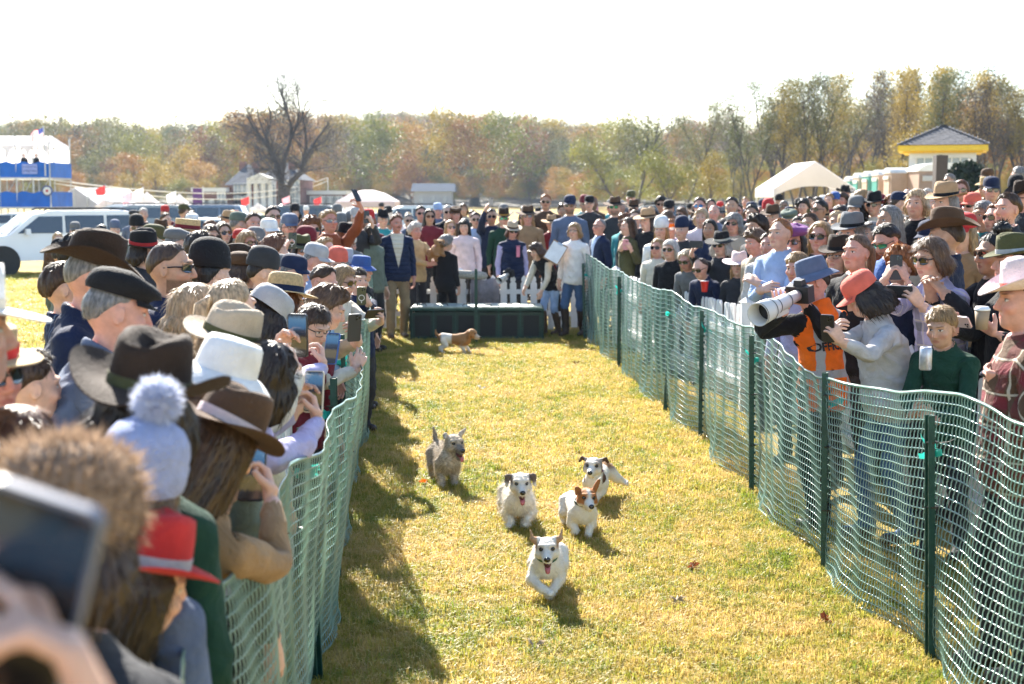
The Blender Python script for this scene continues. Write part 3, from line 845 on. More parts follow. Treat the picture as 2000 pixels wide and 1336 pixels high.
# ------------------------------------------------------------------ hats
_HT = {}
def solid_grid(mb, P, N, t, m=0, wrap=True):
 """a sheet with thickness: points P[i][j], offset t along N[i][j] downwards"""
 Q = [[p - n * t for p, n in zip(r, s)] for r, s in zip(P, N)]
 mb.grid(P, m, wrap); mb.grid([list(reversed(r)) for r in Q], m, wrap)
 return Q
def hat_meshes(kind, lod=0):
 key = (kind, lod)
 if key in _HT: return _HT[key]
 K = (40, 26, 16)[lod]
 rx, ry = 0.0865, 0.108
 c0 = np.array((0, 0.010, 0.0))
 hat, band, extra = MB(), MB(), MB()
 def ringp(f, z, a, sx=1.0, sy=1.0):
  return np.array((rx * f * sx * math.sin(a), -ry * f * sy * math.cos(a), z)) + c0
 ang = [2 * math.pi * j / K for j in range(K)]
 if kind in ('fedora', 'cowboy', 'floppy', 'pork', 'boater', 'bucket', 'widebrim'):
  H = {'fedora': 0.115, 'cowboy': 0.125, 'floppy': 0.105, 'pork': 0.095, 'boater': 0.085, 'bucket': 0.10, 'widebrim': 0.108}[kind]
  B = {'fedora': 0.068, 'cowboy': 0.088, 'floppy': 0.085, 'pork': 0.06, 'boater': 0.07, 'bucket': 0.062, 'widebrim': 0.098}[kind]
  curl = {'fedora': 0.020, 'cowboy': 0.060, 'floppy': -0.008, 'pork': 0.012, 'boater': 0.0, 'bucket': -0.040, 'widebrim': 0.008}[kind]
  dip = {'fedora': 0.014, 'cowboy': 0.018, 'floppy': 0.022, 'pork': 0.004, 'boater': 0.0, 'bucket': 0.040, 'widebrim': 0.02}[kind]
  prof = {'boater': [(1, 0), (0.99, 0.5), (0.985, 0.94), (0.96, 1.0), (0.6, 1.0), (0.02, 1.0)],
    'bucket': [(1.0, 0), (0.96, 0.5), (0.90, 0.85), (0.80, 0.97), (0.45, 1.02), (0.02, 1.03)]}.get(kind, [(1, 0), (0.975, 0.3), (0.945, 0.6), (0.90, 0.84), (0.80, 0.97), (0.62, 1.02), (0.38, 1.0), (0.02, 0.98)])
  P = []
  for f, zz in prof:
   row = []
   for a in ang:
    p = ringp(f, zz * H, a)
    if kind in ('fedora', 'cowboy', 'pork', 'widebrim', 'floppy') and zz > 0.25:
     k = sstep(0.3, 1.0, zz)
     front = max(0, math.cos(a))
     if kind != 'floppy':
      p[0] *= 1 - 0.34 * k * front ** 2 * (0.0 if kind == 'pork' else 1)
      if kind != 'pork': p[2] -= 0.034 * sstep(0.9, 1.0, zz) * math.exp(-(p[0] / 0.03) ** 2) * (1.0)
      else: p[2] -= 0.02 * (f < 0.7)
      p[2] += 0.010 * k * front - 0.012 * k * max(0, -math.cos(a))
    row.append(p)
   P.append(row)
  hat.grid(P, 0, True)
  NB = (7, 5, 3)[lod]
  T_, U_ = [], []
  for i in range(NB + 1):
   s_ = i / NB
   row, low = [], []
   for a in ang:
    z = curl * math.sin(a) ** 2 * s_ ** 1.8 - dip * math.cos(a) ** 2 * s_ ** 1.5 + (0.004 * math.sin(3 * a + 1) * s_ if kind != 'boater' else 0)
    p = np.array(((rx + B * s_ * (0.92 if kind == 'cowboy' else 1)) * math.sin(a), -(ry + B * s_) * math.cos(a), z)) + c0
    row.append(p); low.append(p - np.array((0, 0, 0.0045)))
   T_.append(row); U_.append(low)
  hat.grid(T_[::-1], 0, True); hat.grid(U_, 0, True); hat.grid([T_[-1], U_[-1]], 0, True)
  bh = {'boater': 0.036, 'fedora': 0.026, 'bucket': 0.0, 'floppy': 0.034, 'pork': 0.03}.get(kind, 0.024)
  if bh:
   band.grid([[ringp(1.012, 0.001, a) for a in ang], [ringp(1.012 - 0.008, bh, a) for a in ang]], 0, True)
   band.grid([[ringp(1.004, bh, a) for a in ang], [ringp(0.96, bh + 0.0005, a) for a in ang]], 0, True)
   bx = ringp(1.03, bh / 2, 1.3)
   band.box(bx, (0.006, 0.045, bh * 0.9))
 elif kind in ('cap', 'flat', 'beret', 'beanie', 'pompom', 'furhat', 'headband'):
  if kind == 'cap':
   prof = [(1.0, -0.012), (1.0, 0.02), (0.965, 0.045), (0.87, 0.068), (0.68, 0.084), (0.38, 0.092), (0.02, 0.094)]
  elif kind in ('beanie', 'pompom'):
   prof = [(1.03, -0.035), (1.07, -0.025), (1.07, 0.015), (1.03, 0.022), (1.03, 0.04), (0.95, 0.068), (0.78, 0.092), (0.5, 0.108), (0.25, 0.113), (0.02, 0.115)]
  elif kind == 'furhat':
   prof = [(1.05, -0.05), (1.18, -0.03), (1.22, 0.01), (1.16, 0.05), (0.98, 0.085), (0.6, 0.105), (0.02, 0.11)]
  elif kind == 'headband':
   prof = [(1.06, -0.03), (1.1, -0.01), (1.08, 0.02), (1.04, 0.025)]
  else:
   prof = [(0.98, -0.008), (1.06, 0.008), (1.16, 0.034), (1.08, 0.054), (0.84, 0.070), (0.5, 0.078), (0.02, 0.080)]
  P = []
  for f, z in prof:
   row = []
   for a in ang:
    p = ringp(f, z, a)
    if kind in ('flat', 'beret'):
     s_ = sstep(0.0, 0.03, z)
     p[1] -= (0.020 if kind == 'flat' else -0.004) * s_; p[2] += (-0.020 if kind == 'flat' else 0.0) * max(0, math.cos(a)) * s_
     if kind == 'beret': p[0] += 0.022 * s_; p[2] -= 0.014 * s_ * math.sin(a)
    if kind in ('beanie', 'pompom', 'headband'):
     k = 1 + (0.008 * math.cos(a * K / 2)); p[0] = c0[0] + (p[0] - c0[0]) * k; p[1] = c0[1] + (p[1] - c0[1]) * k
    row.append(p)
   P.append(row)
  hat.grid(P, 0, True)
  if kind in ('cap', 'flat'):
   VL = 0.072 if kind == 'cap' else 0.036
   n = (15, 11, 7)[lod]
   T_, U_ = [], []
   for i in range(5):
    s_ = i / 4; row, low = [], []
    for j in range(n):
     a = R(-64 + 128 * j / (n - 1))
     w = math.sqrt(max(0, 1 - (abs(a) / R(66)) ** 2))
     p = ringp(1.0, -0.008, a) + np.array((0, -VL * s_ * (0.25 + 0.75 * w) if kind == 'cap' else -VL * s_ * w, 0))
     p[2] -= 0.030 * s_ * (0.3 + 0.7 * (p[0] / rx) ** 2) if kind == 'cap' else 0.014 * s_
     row.append(p); low.append(p - np.array((0, 0, 0.004)))
    T_.append(row); U_.append(low)
   hat.grid(T_[::-1] if False else T_, 0); hat.grid(U_[::-1], 0); hat.grid([U_[-1], T_[-1]], 0)
   if kind == 'cap':
    hat.lathe([(0.007, 0.093), (0.007, 0.098), (0.002, 0.100)], 8, c=(c0[0], c0[1], 0))
  if kind == 'furhat':
   g = np.random.default_rng(3)
   for q in range(2600):
    i = g.integers(0, len(P) - 1); j = g.integers(0, K); f = g.random()
    p = P[i][j] * (1 - f) + P[i + 1][j] * f
    o = p - c0; o = o / max(np.linalg.norm(o), 1e-6)
    e = np.cross(o, g.normal(0, 1, 3)); e = e / np.linalg.norm(e) * 0.0016
    hat.poly([p - e, p + e, p + o * g.uniform(0.012, 0.03) + g.normal(0, 0.006, 3)])
  if kind == 'pompom':
   g = np.random.default_rng(4)
   c = np.array((0, 0.01, 0.155))
   extra.lathe([(0.002, -0.042), (0.028, -0.032), (0.04, 0), (0.028, 0.032), (0.002, 0.042)], 12, c=c)
   for q in range(1500):
    o = g.normal(0, 1, 3); o /= np.linalg.norm(o)
    e = np.cross(o, g.normal(0, 1, 3)); e = e / np.linalg.norm(e) * 0.0022
    p = c + o * 0.034
    extra.poly([p - e, p + e, c + o * g.uniform(0.052, 0.064) + g.normal(0, 0.004, 3)])
 r = dict(hat=hat.mesh('hat', [None], True))
 if band.V: r['hat_band'] = band.mesh('hat_band', [None], True)
 if extra.V: r['pompom'] = extra.mesh('pompom', [None], True)
 _HT[key] = r
 return r
_GL = {}
def glasses_mesh(kind, lod):
 if (kind, lod) in _GL: return _GL[kind, lod]
 mb = MB()
 n = 12 if lod < 2 else 8
 hw, hh = {'shades': (0.029, 0.021), 'wrap': (0.034, 0.017), 'specs': (0.025, 0.019), 'round': (0.028, 0.026)}[kind]
 for g in (1, -1):
  c = Vector((g * 0.033, -0.1015, 1.643)); pts, pf, inn = [], [], []
  for j in range(n):
   t = 2 * math.pi * j / n
   ex = 0.75 if kind != 'round' else 1.0
   x = hw * math.copysign(abs(math.cos(t)) ** ex, math.cos(t)); z = hh * math.copysign(abs(math.sin(t)) ** ex, math.sin(t))
   yb = 0.020 * abs((c.x + x) / 0.065) ** 2 * (1.5 if kind == 'wrap' else 1.1)
   p = Vector((c.x + x, c.y + yb, c.z + z - 0.08 * z * (x / hw) * g * 0))
   pts.append(p); pf.append(p + Vector((x * 0.12, -0.001, z * 0.13))); inn.append(p + Vector((0, 0.004, 0)))
  if kind != 'specs': mb.poly(pts if g < 0 else pts, 0)
  mb.grid([pts, pf, inn], 1, True) if False else None
  for j in range(n):
   j2 = (j + 1) % n
   mb.quad(pts[j], pts[j2], pf[j2], pf[j], 1); mb.quad(pf[j], pf[j2], inn[j2], inn[j], 1)
  mb.tube([(g * (0.033 + hw * 0.98), -0.080 if kind != 'wrap' else -0.072, 1.650), (g * 0.0805, -0.04, 1.650), (g * 0.083, 0.012, 1.642)], [0.0035, 0.003, 0.0025], 4, 1)
 mb.box((0, -0.104, 1.648), (0.014, 0.004, 0.005), 1)
 me = mb.mesh('sunglasses', [None, None], False)
 _GL[kind, lod] = me
 return me
def lens_mat(c):
 return mat('lens' + c, {'black': (0.008, 0.008, 0.009), 'green': (0.02, 0.30, 0.16), 'blue': (0.03, 0.22, 0.55), 'silver': (0.3, 0.34, 0.38), 'brown': (0.03, 0.016, 0.01), 'white': (0.8, 0.8, 0.8)}[c],
               rough=0.06, var=0.02, spec=0.8, coat=0.6, metal=0.0 if c in ('black', 'brown') else 0.35)
def hat_mat(c):
 if c in ('straw', 'boater'):
  return mat('hat' + c, C['straw'], 0.8, 0.22, 60, 0.8, 180)
 if c == 'knitblue': return mat('hatknit', (0.40, 0.46, 0.72), 0.95, 0.12, 30, 1.0, 150, sheen=0.2)
 if c == 'pom': return mat('hatpom', (0.62, 0.66, 0.80), 0.95, 0.1, 30, 0.5, 150, trans=0.35)
 if c == 'fur': return mat('hatfur', (0.36, 0.25, 0.17), 0.9, 0.4, 40, 0.6, 160, trans=0.3)
 return mat('hat' + str(c), C[c] if isinstance(c, str) else c, 0.85, 0.14, 14, 0.35, 120, spec=0.2, sheen=0.04)

# ------------------------------------------------------------------ phones
PHONE_N = [0]
def screen_mat(lum=0.11):
 key = ('screen', lum)
 if key in _MC: return _MC[key]
 m, nt, b, out = new_mat('screen')
 tc = nd(nt, 'ShaderNodeTexCoord'); sp = nd(nt, 'ShaderNodeSeparateXYZ'); nt.links.new(tc.outputs['Generated'], sp.inputs[0])
 no = nd(nt, 'ShaderNodeTexNoise', i_Scale=14.0, i_Detail=4.0); nt.links.new(tc.outputs['Generated'], no.inputs['Vector'])
 f = mth(nt, 'ADD', sp.outputs[2], mth(nt, 'MULTIPLY', mth(nt, 'SUBTRACT', no.outputs[0], 0.5), 0.22))
 c = ramp(nt, f, [(0.0, (0.02, 0.02, 0.02)), (0.16, (0.03, 0.03, 0.03)), (0.2, (0.22, 0.17, 0.07)), (0.42, (0.28, 0.22, 0.09)), (0.5, (0.03, 0.035, 0.05)), (0.62, (0.07, 0.10, 0.16)), (0.7, (0.10, 0.28, 0.55)), (0.9, (0.16, 0.40, 0.70)), (1, (0.02, 0.02, 0.02))])
 b.inputs['Base Color'].default_value = (0.01, 0.01, 0.012, 1); nt.links.new(c, b.inputs['Emission Color'])
 b.inputs['Emission Strength'].default_value = lum
 b.inputs['Roughness'].default_value = 0.12
 _MC[key] = m
 return m
def rbox(w, h, t, r=0.012, n=4):
 """rounded slab: width x, height z, thickness y"""
 pts = []
 for cx, cz, a0 in ((w / 2 - r, h / 2 - r, 0), (-w / 2 + r, h / 2 - r, 90), (-w / 2 + r, -h / 2 + r, 180), (w / 2 - r, -h / 2 + r, 270)):
  for i in range(n + 1):
   a = R(a0 + 90 * i / n); pts.append((cx + r * math.cos(a), cz + r * math.sin(a)))
 mb = MB()
 for y0, s in ((-t / 2, 0.96), (-t / 2 + 0.001, 1), (t / 2 - 0.001, 1), (t / 2, 0.96)):
  for x, z in pts: mb.V.append((x * s, y0, z * s))
 k = len(pts)
 for i in range(3):
  for j in range(k):
   j2 = (j + 1) % k; mb.F.append((i * k + j, i * k + j2, (i + 1) * k + j2, (i + 1) * k + j)); mb.M.append(0)
 mb.F.append(tuple(reversed(range(k)))); mb.M.append(0); mb.F.append(tuple(range(3 * k, 4 * k))); mb.M.append(0)
 return mb
def make_phone(pos, toward, up=(0, 0, 1), case='black', label=None, land=False, big=1.0, ring=False, roll=0):
 """toward: direction from the phone to the eyes behind it"""
 y = Vector(toward).normalized(); z = Vector(up); z = (z - y * z.dot(y)).normalized(); x = y.cross(z)
 M = Matrix((x, y, z)).transposed().to_4x4(); M.translation = pos
 if land or roll: M = M @ Matrix.Rotation(R(90 if land else roll), 4, 'Y')
 w, h = 0.077 * big, 0.158 * big
 o = rbox(w, h, 0.011).build('phone', mat('case' + case, C[case], 0.35, 0.05), smooth=False)
 o.matrix_world = M
 s = rbox(w * 0.90, h * 0.95, 0.0012, 0.008).build('screen', screen_mat(0.11 if not roll else 0.02) if not land else mat('darkscreen', (0.02, 0.02, 0.022), 0.1, 0.02), o); s.location = (0, 0.0060, 0)
 cmb = rbox(w * 0.42, w * 0.42, 0.003, 0.01).build('camera_bump', mat('bump' + case, tuple(q * 0.8 + 0.01 for q in C[case]), 0.3, 0.05), o); cmb.location = (w * 0.22, -0.0068, h * 0.5 - w * 0.28)
 mb = MB()
 for dx, dz in ((-0.008, 0.008), (-0.008, -0.008), (0.008, 0)):
  mb.tube([(dx, 0.0, dz), (dx, -0.0025, dz)], 0.0055, 10)
 lo = mb.build('lens', mat('lensglass', (0.01, 0.01, 0.015), 0.05, 0.02), cmb); lo.location = (0, -0.0012, 0)
 if ring:
  rb = MB(); K = 20
  for i in range(K):
   a0, a1 = 2 * math.pi * i / K, 2 * math.pi * (i + 1) / K
   rb.tube([(0.024 * math.cos(a0), 0, 0.024 * math.sin(a0)), (0.024 * math.cos(a1), 0, 0.024 * math.sin(a1))], 0.003, 4)
  rb.tube([(0, 0, -0.028), (0, 0, -0.045)], 0.003, 4)
  ro = rb.build('ring', mat('ringw', (0.7, 0.7, 0.68), 0.4), o); ro.location = (0, -0.0065, -0.015)
 tag(o, label or 'phone', 'phone', 'phones held up to film the race')
 return o

# ------------------------------------------------------------------ a person
N_PEOPLE = [0]
PEOPLE = []
def person(px, py, d, yaw, top='navy', bottom='charcoal', skin='fair', hair=('short', 'brown'), hat=None, glasses=None, label='', group='spectators', lod=None, phone=None,
           inner=None, pattern=None, beard=None, head=(0, 0, 0), lean=0, turn=0, side=0, girth=1.0, handL=None, handR=None, s=None, shoes='darkbrown', seed=0, hs=None, hat_tilt=(6, 0), step=0.04, crouch=0.0, gnd=None, sleeves=None, boots=False):
 """head centre seen at photograph pixel px, py, at distance d; yaw 0 faces the camera, 90 faces the picture's right"""
 if lod is None: lod = 0 if d < 9.2 else (1 if d < 15.5 else 2)
 yw = R(yaw); Rz = np.array(Matrix.Rotation(yw, 3, 'Z'))
 H = np.array(at(px, py, d))
 T = pose(lean, turn, side, head, step=step, crouch=crouch)
 hc = np.array((0, -0.005, 1.635))
 Tc = T['headb'][0] @ hc + T['headb'][1]
 g = gz(H[0], H[1]) if gnd is None else gnd
 if s is None: s = (H[2] - g) / Tc[2]
 root = H - Rz @ (Tc * s)
 root[2] = H[2] - s * Tc[2]
 if hs is None: hs = 1.0 if s > 0.93 else min(1.35, (0.95 / s) ** 0.75)
 if s > 1.08: hs = 0.96
 def loc(P): return Rz.T @ (np.asarray(P, float) - root) / s
 grip = 'relaxed'
 ph = None
 if phone:
  grip = 'hold'
  ph = dict(phone)
  if 'px' in ph: tgt = loc(at(ph['px'], ph['py'], ph['d']))
  else:
   f = np.array((0, -1.0, 0)); f = np.array(Euler((0, 0, R(turn + head[0]))).to_matrix()) @ f
   tgt = Tc + f * ph.get('f', 0.40) + np.array((0, 0, ph.get('up', -0.06)))
  # keep it in reach of the shoulder
  shc = T['chest'][0] @ np.array((0, 0.0, 1.40)) + T['chest'][1]
  v = tgt - shc; L = np.linalg.norm(v)
  if L > 0.66: tgt = shc + v / L * 0.66
  u = Tc - tgt; u = u / max(np.linalg.norm(u), 1e-6)
  up = np.array((0, 0, 1.0)) if not ph.get('flat') else np.array((0, -1.0, 0.35)); up = up - u * (u @ up); up /= np.linalg.norm(up)
  rt = np.cross(up, u)                       # towards the figure's left hand (+x)
  rt = rt if rt @ np.array((1.0, 0, 0)) > 0 else -rt
  wide = 0.075 if ph.get('land') else 0.036
  for hn, gsg in (('L', 1), ('R', -1)):
   if hn not in ph.get('hands', 'LR'): continue
   edge = tgt + rt * gsg * wide
   dct = dict(p=edge + rt * gsg * 0.035 - up * 0.085 + u * 0.02, d=up * 0.85 - rt * gsg * 0.35 - u * 0.25, n=u * 0.45 - rt * gsg * 0.85, hint=(gsg * 0.5, 0.1, -1.0))
   if hn == 'L': handL = dct
   else: handR = dct
 for hd in (handL, handR):
  if hd and 'w' in hd: hd['p'] = loc(at(*hd['w']))
 T = pose(lean, turn, side, head, handL, handR, step, 0, crouch)
 b = BODY[grip, lod]
 V = skin_body(b, T, girth=girth, headscale=hs)
 MI = b['M']; mats_ = [skin_mat(skin, beard), cloth(top, pattern, inner), cloth(bottom), mat('shoe' + shoes, C[shoes], 0.5)]
 if boots or sleeves:
  MI = MI.copy(); cen = b['V'][b['F']].mean(1)
  if boots: MI[(MI == 2) & (cen[:, 2] < 0.43)] = 3
  if sleeves:
   MI[(MI == 1) & ((np.abs(cen[:, 0]) - 0.175) * Q2 + (1.388 - cen[:, 2]) * Q2 > -0.01) & (np.abs(cen[:, 0]) > 0.178)] = 4; mats_.append(cloth(sleeves))
 me = np_mesh('person', V * s, b['F'], mats_, MI)
 at_ = me.attributes.new('restco', 'FLOAT_VECTOR', 'POINT'); at_.data.foreach_set('vector', b['V'].ravel())
 o = link('person', me, loc=root, rot=(0, 0, yw))
 N_PEOPLE[0] += 1
 tag(o, label, 'person', group)
 Mh = Matrix(T['headb'][0]).to_4x4(); Mh.translation = T['headb'][1]
 cpt = Vector((0, 0, 1.53))
 Mh = Matrix.Scale(s, 4) @ Mh @ Matrix.Translation(cpt) @ Matrix.Scale(hs, 4) @ Matrix.Translation(-cpt)
 def child(name, me_, mats, M):
  c = link(name, me_, o); c.matrix_local = M; set_mats(c, mats); return c
 if hair and hair[0] != 'none':
  st = hair[0]
  if hat and hat[0] not in ('headband',) and st in ('short', 'boy', 'receding', 'curly'): st = 'receding' if st != 'curly' else 'shaggy'
  child('hair', hair_mesh(st, lod, seed % 3, bool(hat) and hat[0] != 'headband'), [hair_mat(hair[1])], Mh)
 if hat:
  hm = hat_meshes(hat[0], lod)
  zb = {'cap': 1.702, 'beanie': 1.715, 'pompom': 1.715, 'furhat': 1.70, 'flat': 1.702, 'beret': 1.708, 'headband': 1.69}.get(hat[0], 1.700)
  Mt = Mh @ Matrix.Translation((0, 0, zb)) @ Matrix.Rotation(R(hat_tilt[0]), 4, 'X') @ Matrix.Rotation(R(hat_tilt[1]), 4, 'Y')
  if hair and hair[0] in ('curly', 'shaggy', 'bob', 'long', 'fringe'): Mt = Mt @ Matrix.Diagonal((1.05, 1.03, 1.03, 1))
  ho = child('hat', hm['hat'], [hat_mat(hat[1])], Mt)
  for extra in ('hat_band', 'pompom'):
   if extra in hm:
    c = link(extra, hm[extra], ho); set_mats(c, [hat_mat(hat[2] if len(hat) > 2 else 'black')])
 if glasses:
  kd, lc = glasses if isinstance(glasses, tuple) else ('shades', glasses)
  child('sunglasses' if kd != 'specs' else 'glasses', glasses_mesh(kd, lod), [lens_mat(lc), mat('frame' + ('w' if lc == 'white' else 'k'), (0.7, 0.7, 0.7) if lc == 'white' else (0.012, 0.011, 0.012), 0.3)], Mh)
 po = None
 if ph:
  pw = Vector(Rz @ (tgt * s) + root); uw = Vector(Rz @ u); upw = Vector(Rz @ up)
  po = make_phone(pw, uw, upw, ph.get('case', 'black'), ph.get('label'), ph.get('land', False), ph.get('big', 1.0), ph.get('ring', False), ph.get('roll', 0))
 PEOPLE.append((o, s, d))
 o['_fit'] = s
 return dict(o=o, T=T, s=s, root=Vector(root), Rz=Matrix(Rz), Mh=Mh, hs=hs, V=V, b=b, phone=po, tgt=lambda P: Vector(Rz @ (np.asarray(P, float) * s) + root), child=child, loc=loc)
# ------------------------------------------------------------------ the field
def grass_colours(nt, pos):
 n1 = nd(nt, 'ShaderNodeTexNoise', i_Scale=0.9, i_Detail=5.0, i_Roughness=0.6); nt.links.new(pos, n1.inputs['Vector'])
 n2 = nd(nt, 'ShaderNodeTexNoise', i_Scale=7.0, i_Detail=4.0, i_Roughness=0.65); nt.links.new(pos, n2.inputs['Vector'])
 n3 = nd(nt, 'ShaderNodeTexNoise', i_Scale=60.0, i_Detail=3.0); nt.links.new(pos, n3.inputs['Vector'])
 f = mth(nt, 'ADD', mth(nt, 'MULTIPLY', n1.outputs[0], 0.55), mth(nt, 'MULTIPLY', n2.outputs[0], 0.45))
 c = ramp(nt, f, [(0.36, (0.13, 0.15, 0.026)), (0.44, (0.27, 0.235, 0.055)), (0.54, (0.40, 0.285, 0.105)), (0.68, (0.47, 0.335, 0.15))])
 return c, n3.outputs[0], f
def ground_mat():
 m, nt, b, out = new_mat('dry_grass_ground')
 geo = nd(nt, 'ShaderNodeNewGeometry')
 c, fine, f = grass_colours(nt, geo.outputs['Position'])
 c = mixc(nt, 0.55, c, mixc(nt, fine, (0.20, 0.14, 0.05), (0.50, 0.37, 0.14)))
 nt.links.new(c, b.inputs['Base Color'])
 b.inputs['Roughness'].default_value = 0.95; b.inputs['Specular IOR Level'].default_value = 0.1
 bp = nd(nt, 'ShaderNodeBump', i_Strength=1.0, i_Distance=0.02); nt.links.new(fine, bp.inputs['Height']); nt.links.new(bp.outputs[0], b.inputs['Normal'])
 return m
gx = np.concatenate([[-4000, -1500, -600, -250, -120, -60], np.arange(-30, 40.1, 1.0), [60, 120, 250, 600, 1500, 4000]])
gy = np.concatenate([[-60, -20, -8], np.arange(-2, 60.1, 1.0), [80, 120, 200, 320, 500, 900, 1800, 4500]])
GXX, GYY = np.meshgrid(gx, gy, indexing='ij')
GV = np.stack([GXX, GYY, bank(GXX, GYY)], -1).reshape(-1, 3)
ni, nj = GXX.shape
ii, jj = np.meshgrid(np.arange(ni - 1), np.arange(nj - 1), indexing='ij')
GF = np.stack([ii * nj + jj, (ii + 1) * nj + jj, (ii + 1) * nj + jj + 1, ii * nj + jj + 1], -1).reshape(-1, 4)
ground = link('ground', np_mesh('ground', GV, GF, [ground_mat()]))
tag(ground, 'dry yellow grass field with green patches under the dogs and crowd', 'field', kind='structure')

def blade_mat():
 m, nt, b, out = new_mat('grass_blade')
 geo = nd(nt, 'ShaderNodeNewGeometry')
 oi = nd(nt, 'ShaderNodeObjectInfo')
 c, fine, f = grass_colours(nt, geo.outputs['Position'])
 a = mth(nt, 'ADD', f, mth(nt, 'MULTIPLY', mth(nt, 'SUBTRACT', oi.outputs['Random'], 0.5), 0.22))
 c = ramp(nt, a, [(0.35, (0.16, 0.22, 0.022)), (0.45, (0.32, 0.30, 0.045)), (0.545, (0.52, 0.385, 0.105)), (0.70, (0.62, 0.45, 0.19))])
 nt.links.new(c, b.inputs['Base Color'])
 b.inputs['Roughness'].default_value = 0.5; b.inputs['Specular IOR Level'].default_value = 0.35
 tr = nd(nt, 'ShaderNodeBsdfTranslucent'); nt.links.new(c, tr.inputs[0])
 mx = nd(nt, 'ShaderNodeMixShader', n_0=0.5); nt.links.new(b.outputs[0], mx.inputs[1]); nt.links.new(tr.outputs[0], mx.inputs[2])
 nt.links.new(mx.outputs[0], out.inputs[0])
 return m
BLADE = blade_mat()
tuft_col = bpy.data.collections.new('grass_tufts')
for q in range(8):
 V, F3, F4 = [], [], []
 for b_ in range(26):
  a = rng.uniform(0, 2 * math.pi); r = 0.055 * math.sqrt(rng.random()); L = rng.uniform(0.022, 0.05) * (1.25 if q == 0 else 1); w = rng.uniform(0.0014, 0.0026)
  p = np.array((r * math.cos(a), r * math.sin(a), -0.004)); dirn = np.array((math.cos(a + rng.normal(0, 1.2)), math.sin(a + rng.normal(0, 1.2)), 0)); ln = rng.uniform(0.2, 0.95)
  sd_ = np.array((-dirn[1], dirn[0], 0)) * w
  m_ = p + dirn * L * 0.3 * ln + np.array((0, 0, L * 0.6)); t_ = p + dirn * L * ln + np.array((0, 0, L * (1.05 - 0.5 * ln)))
  n = len(V); V += [p - sd_, p + sd_, m_ + sd_ * 0.8, m_ - sd_ * 0.8, t_]; F4.append((n, n + 1, n + 2, n + 3)); F3.append((n + 3, n + 2, n + 4))
 o = bpy.data.objects.new('grass_tuft', np_mesh('grass_tuft', V, [np.array(F4), np.array(F3)], [BLADE], smooth=False)); tuft_col.objects.link(o)
def scatter(base, coll, density, smin_, smax_, seed=0, tilt=0.15):
 ng = bpy.data.node_groups.new('scatter', 'GeometryNodeTree')
 ng.interface.new_socket(name='Geometry', in_out='INPUT', socket_type='NodeSocketGeometry')
 ng.interface.new_socket(name='Geometry', in_out='OUTPUT', socket_type='NodeSocketGeometry')
 N, L = ng.nodes, ng.links
 gi, go = N.new('NodeGroupInput'), N.new('NodeGroupOutput')
 dp = N.new('GeometryNodeDistributePointsOnFaces'); dp.inputs['Density'].default_value = density; dp.inputs['Seed'].default_value = seed
 ci = N.new('GeometryNodeCollectionInfo'); ci.inputs['Collection'].default_value = coll; ci.inputs['Separate Children'].default_value = True; ci.inputs['Reset Children'].default_value = False
 ip = N.new('GeometryNodeInstanceOnPoints'); ip.inputs['Pick Instance'].default_value = True
 rv = N.new('FunctionNodeRandomValue'); rv.data_type = 'FLOAT_VECTOR'; rv.inputs[0].default_value = (-tilt, -tilt, 0); rv.inputs[1].default_value = (tilt, tilt, 6.283)
 rs = N.new('FunctionNodeRandomValue'); rs.data_type = 'FLOAT'; rs.inputs[2].default_value = smin_; rs.inputs[3].default_value = smax_
 L.new(gi.outputs[0], dp.inputs['Mesh']); L.new(dp.outputs['Points'], ip.inputs['Points']); L.new(ci.outputs[0], ip.inputs['Instance'])
 L.new(rv.outputs[0], ip.inputs['Rotation']); L.new(rs.outputs[1], ip.inputs['Scale']); L.new(ip.outputs[0], go.inputs[0])
 md = base.modifiers.new('scatter', 'NODES'); md.node_group = ng
 return md
mb = MB()
for x0, x1, y0, y1 in ((-1.45, 3.2, 4.6, 9.0),): mb.quad((x0, y0, 0), (x1, y0, 0), (x1, y1, 0), (x0, y1, 0))
go_ = mb.build('grass', [BLADE]); scatter(go_, tuft_col, 620, 0.8, 1.3, 1); tag(go_, 'short dry grass of the race lane around the running dogs', 'grass', kind='stuff')
mb = MB()
for x0, x1, y0, y1 in ((-2.3, 2.9, 9.0, 14.0), (-2.5, 2.4, 14.0, 20.4)): mb.quad((x0, y0, 0), (x1, y0, 0), (x1, y1, 0), (x0, y1, 0))
go2 = mb.build('grass', [BLADE]); scatter(go2, tuft_col, 300, 1.0, 1.5, 2); tag(go2, 'short dry grass of the lane before the dark starting box', 'grass', kind='stuff')
mb = MB()
for x0, x1, y0, y1 in ((-9, -2.4, 4, 21), (-16, 6, 21, 36)): mb.quad((x0, y0, 0), (x1, y0, 0), (x1, y1, 0), (x0, y1, 0))
go3 = mb.build('grass', [BLADE]); scatter(go3, tuft_col, 45, 1.4, 2.4, 3); tag(go3, 'sparse yellow grass behind the crowd beside the parked cars', 'grass', kind='stuff')

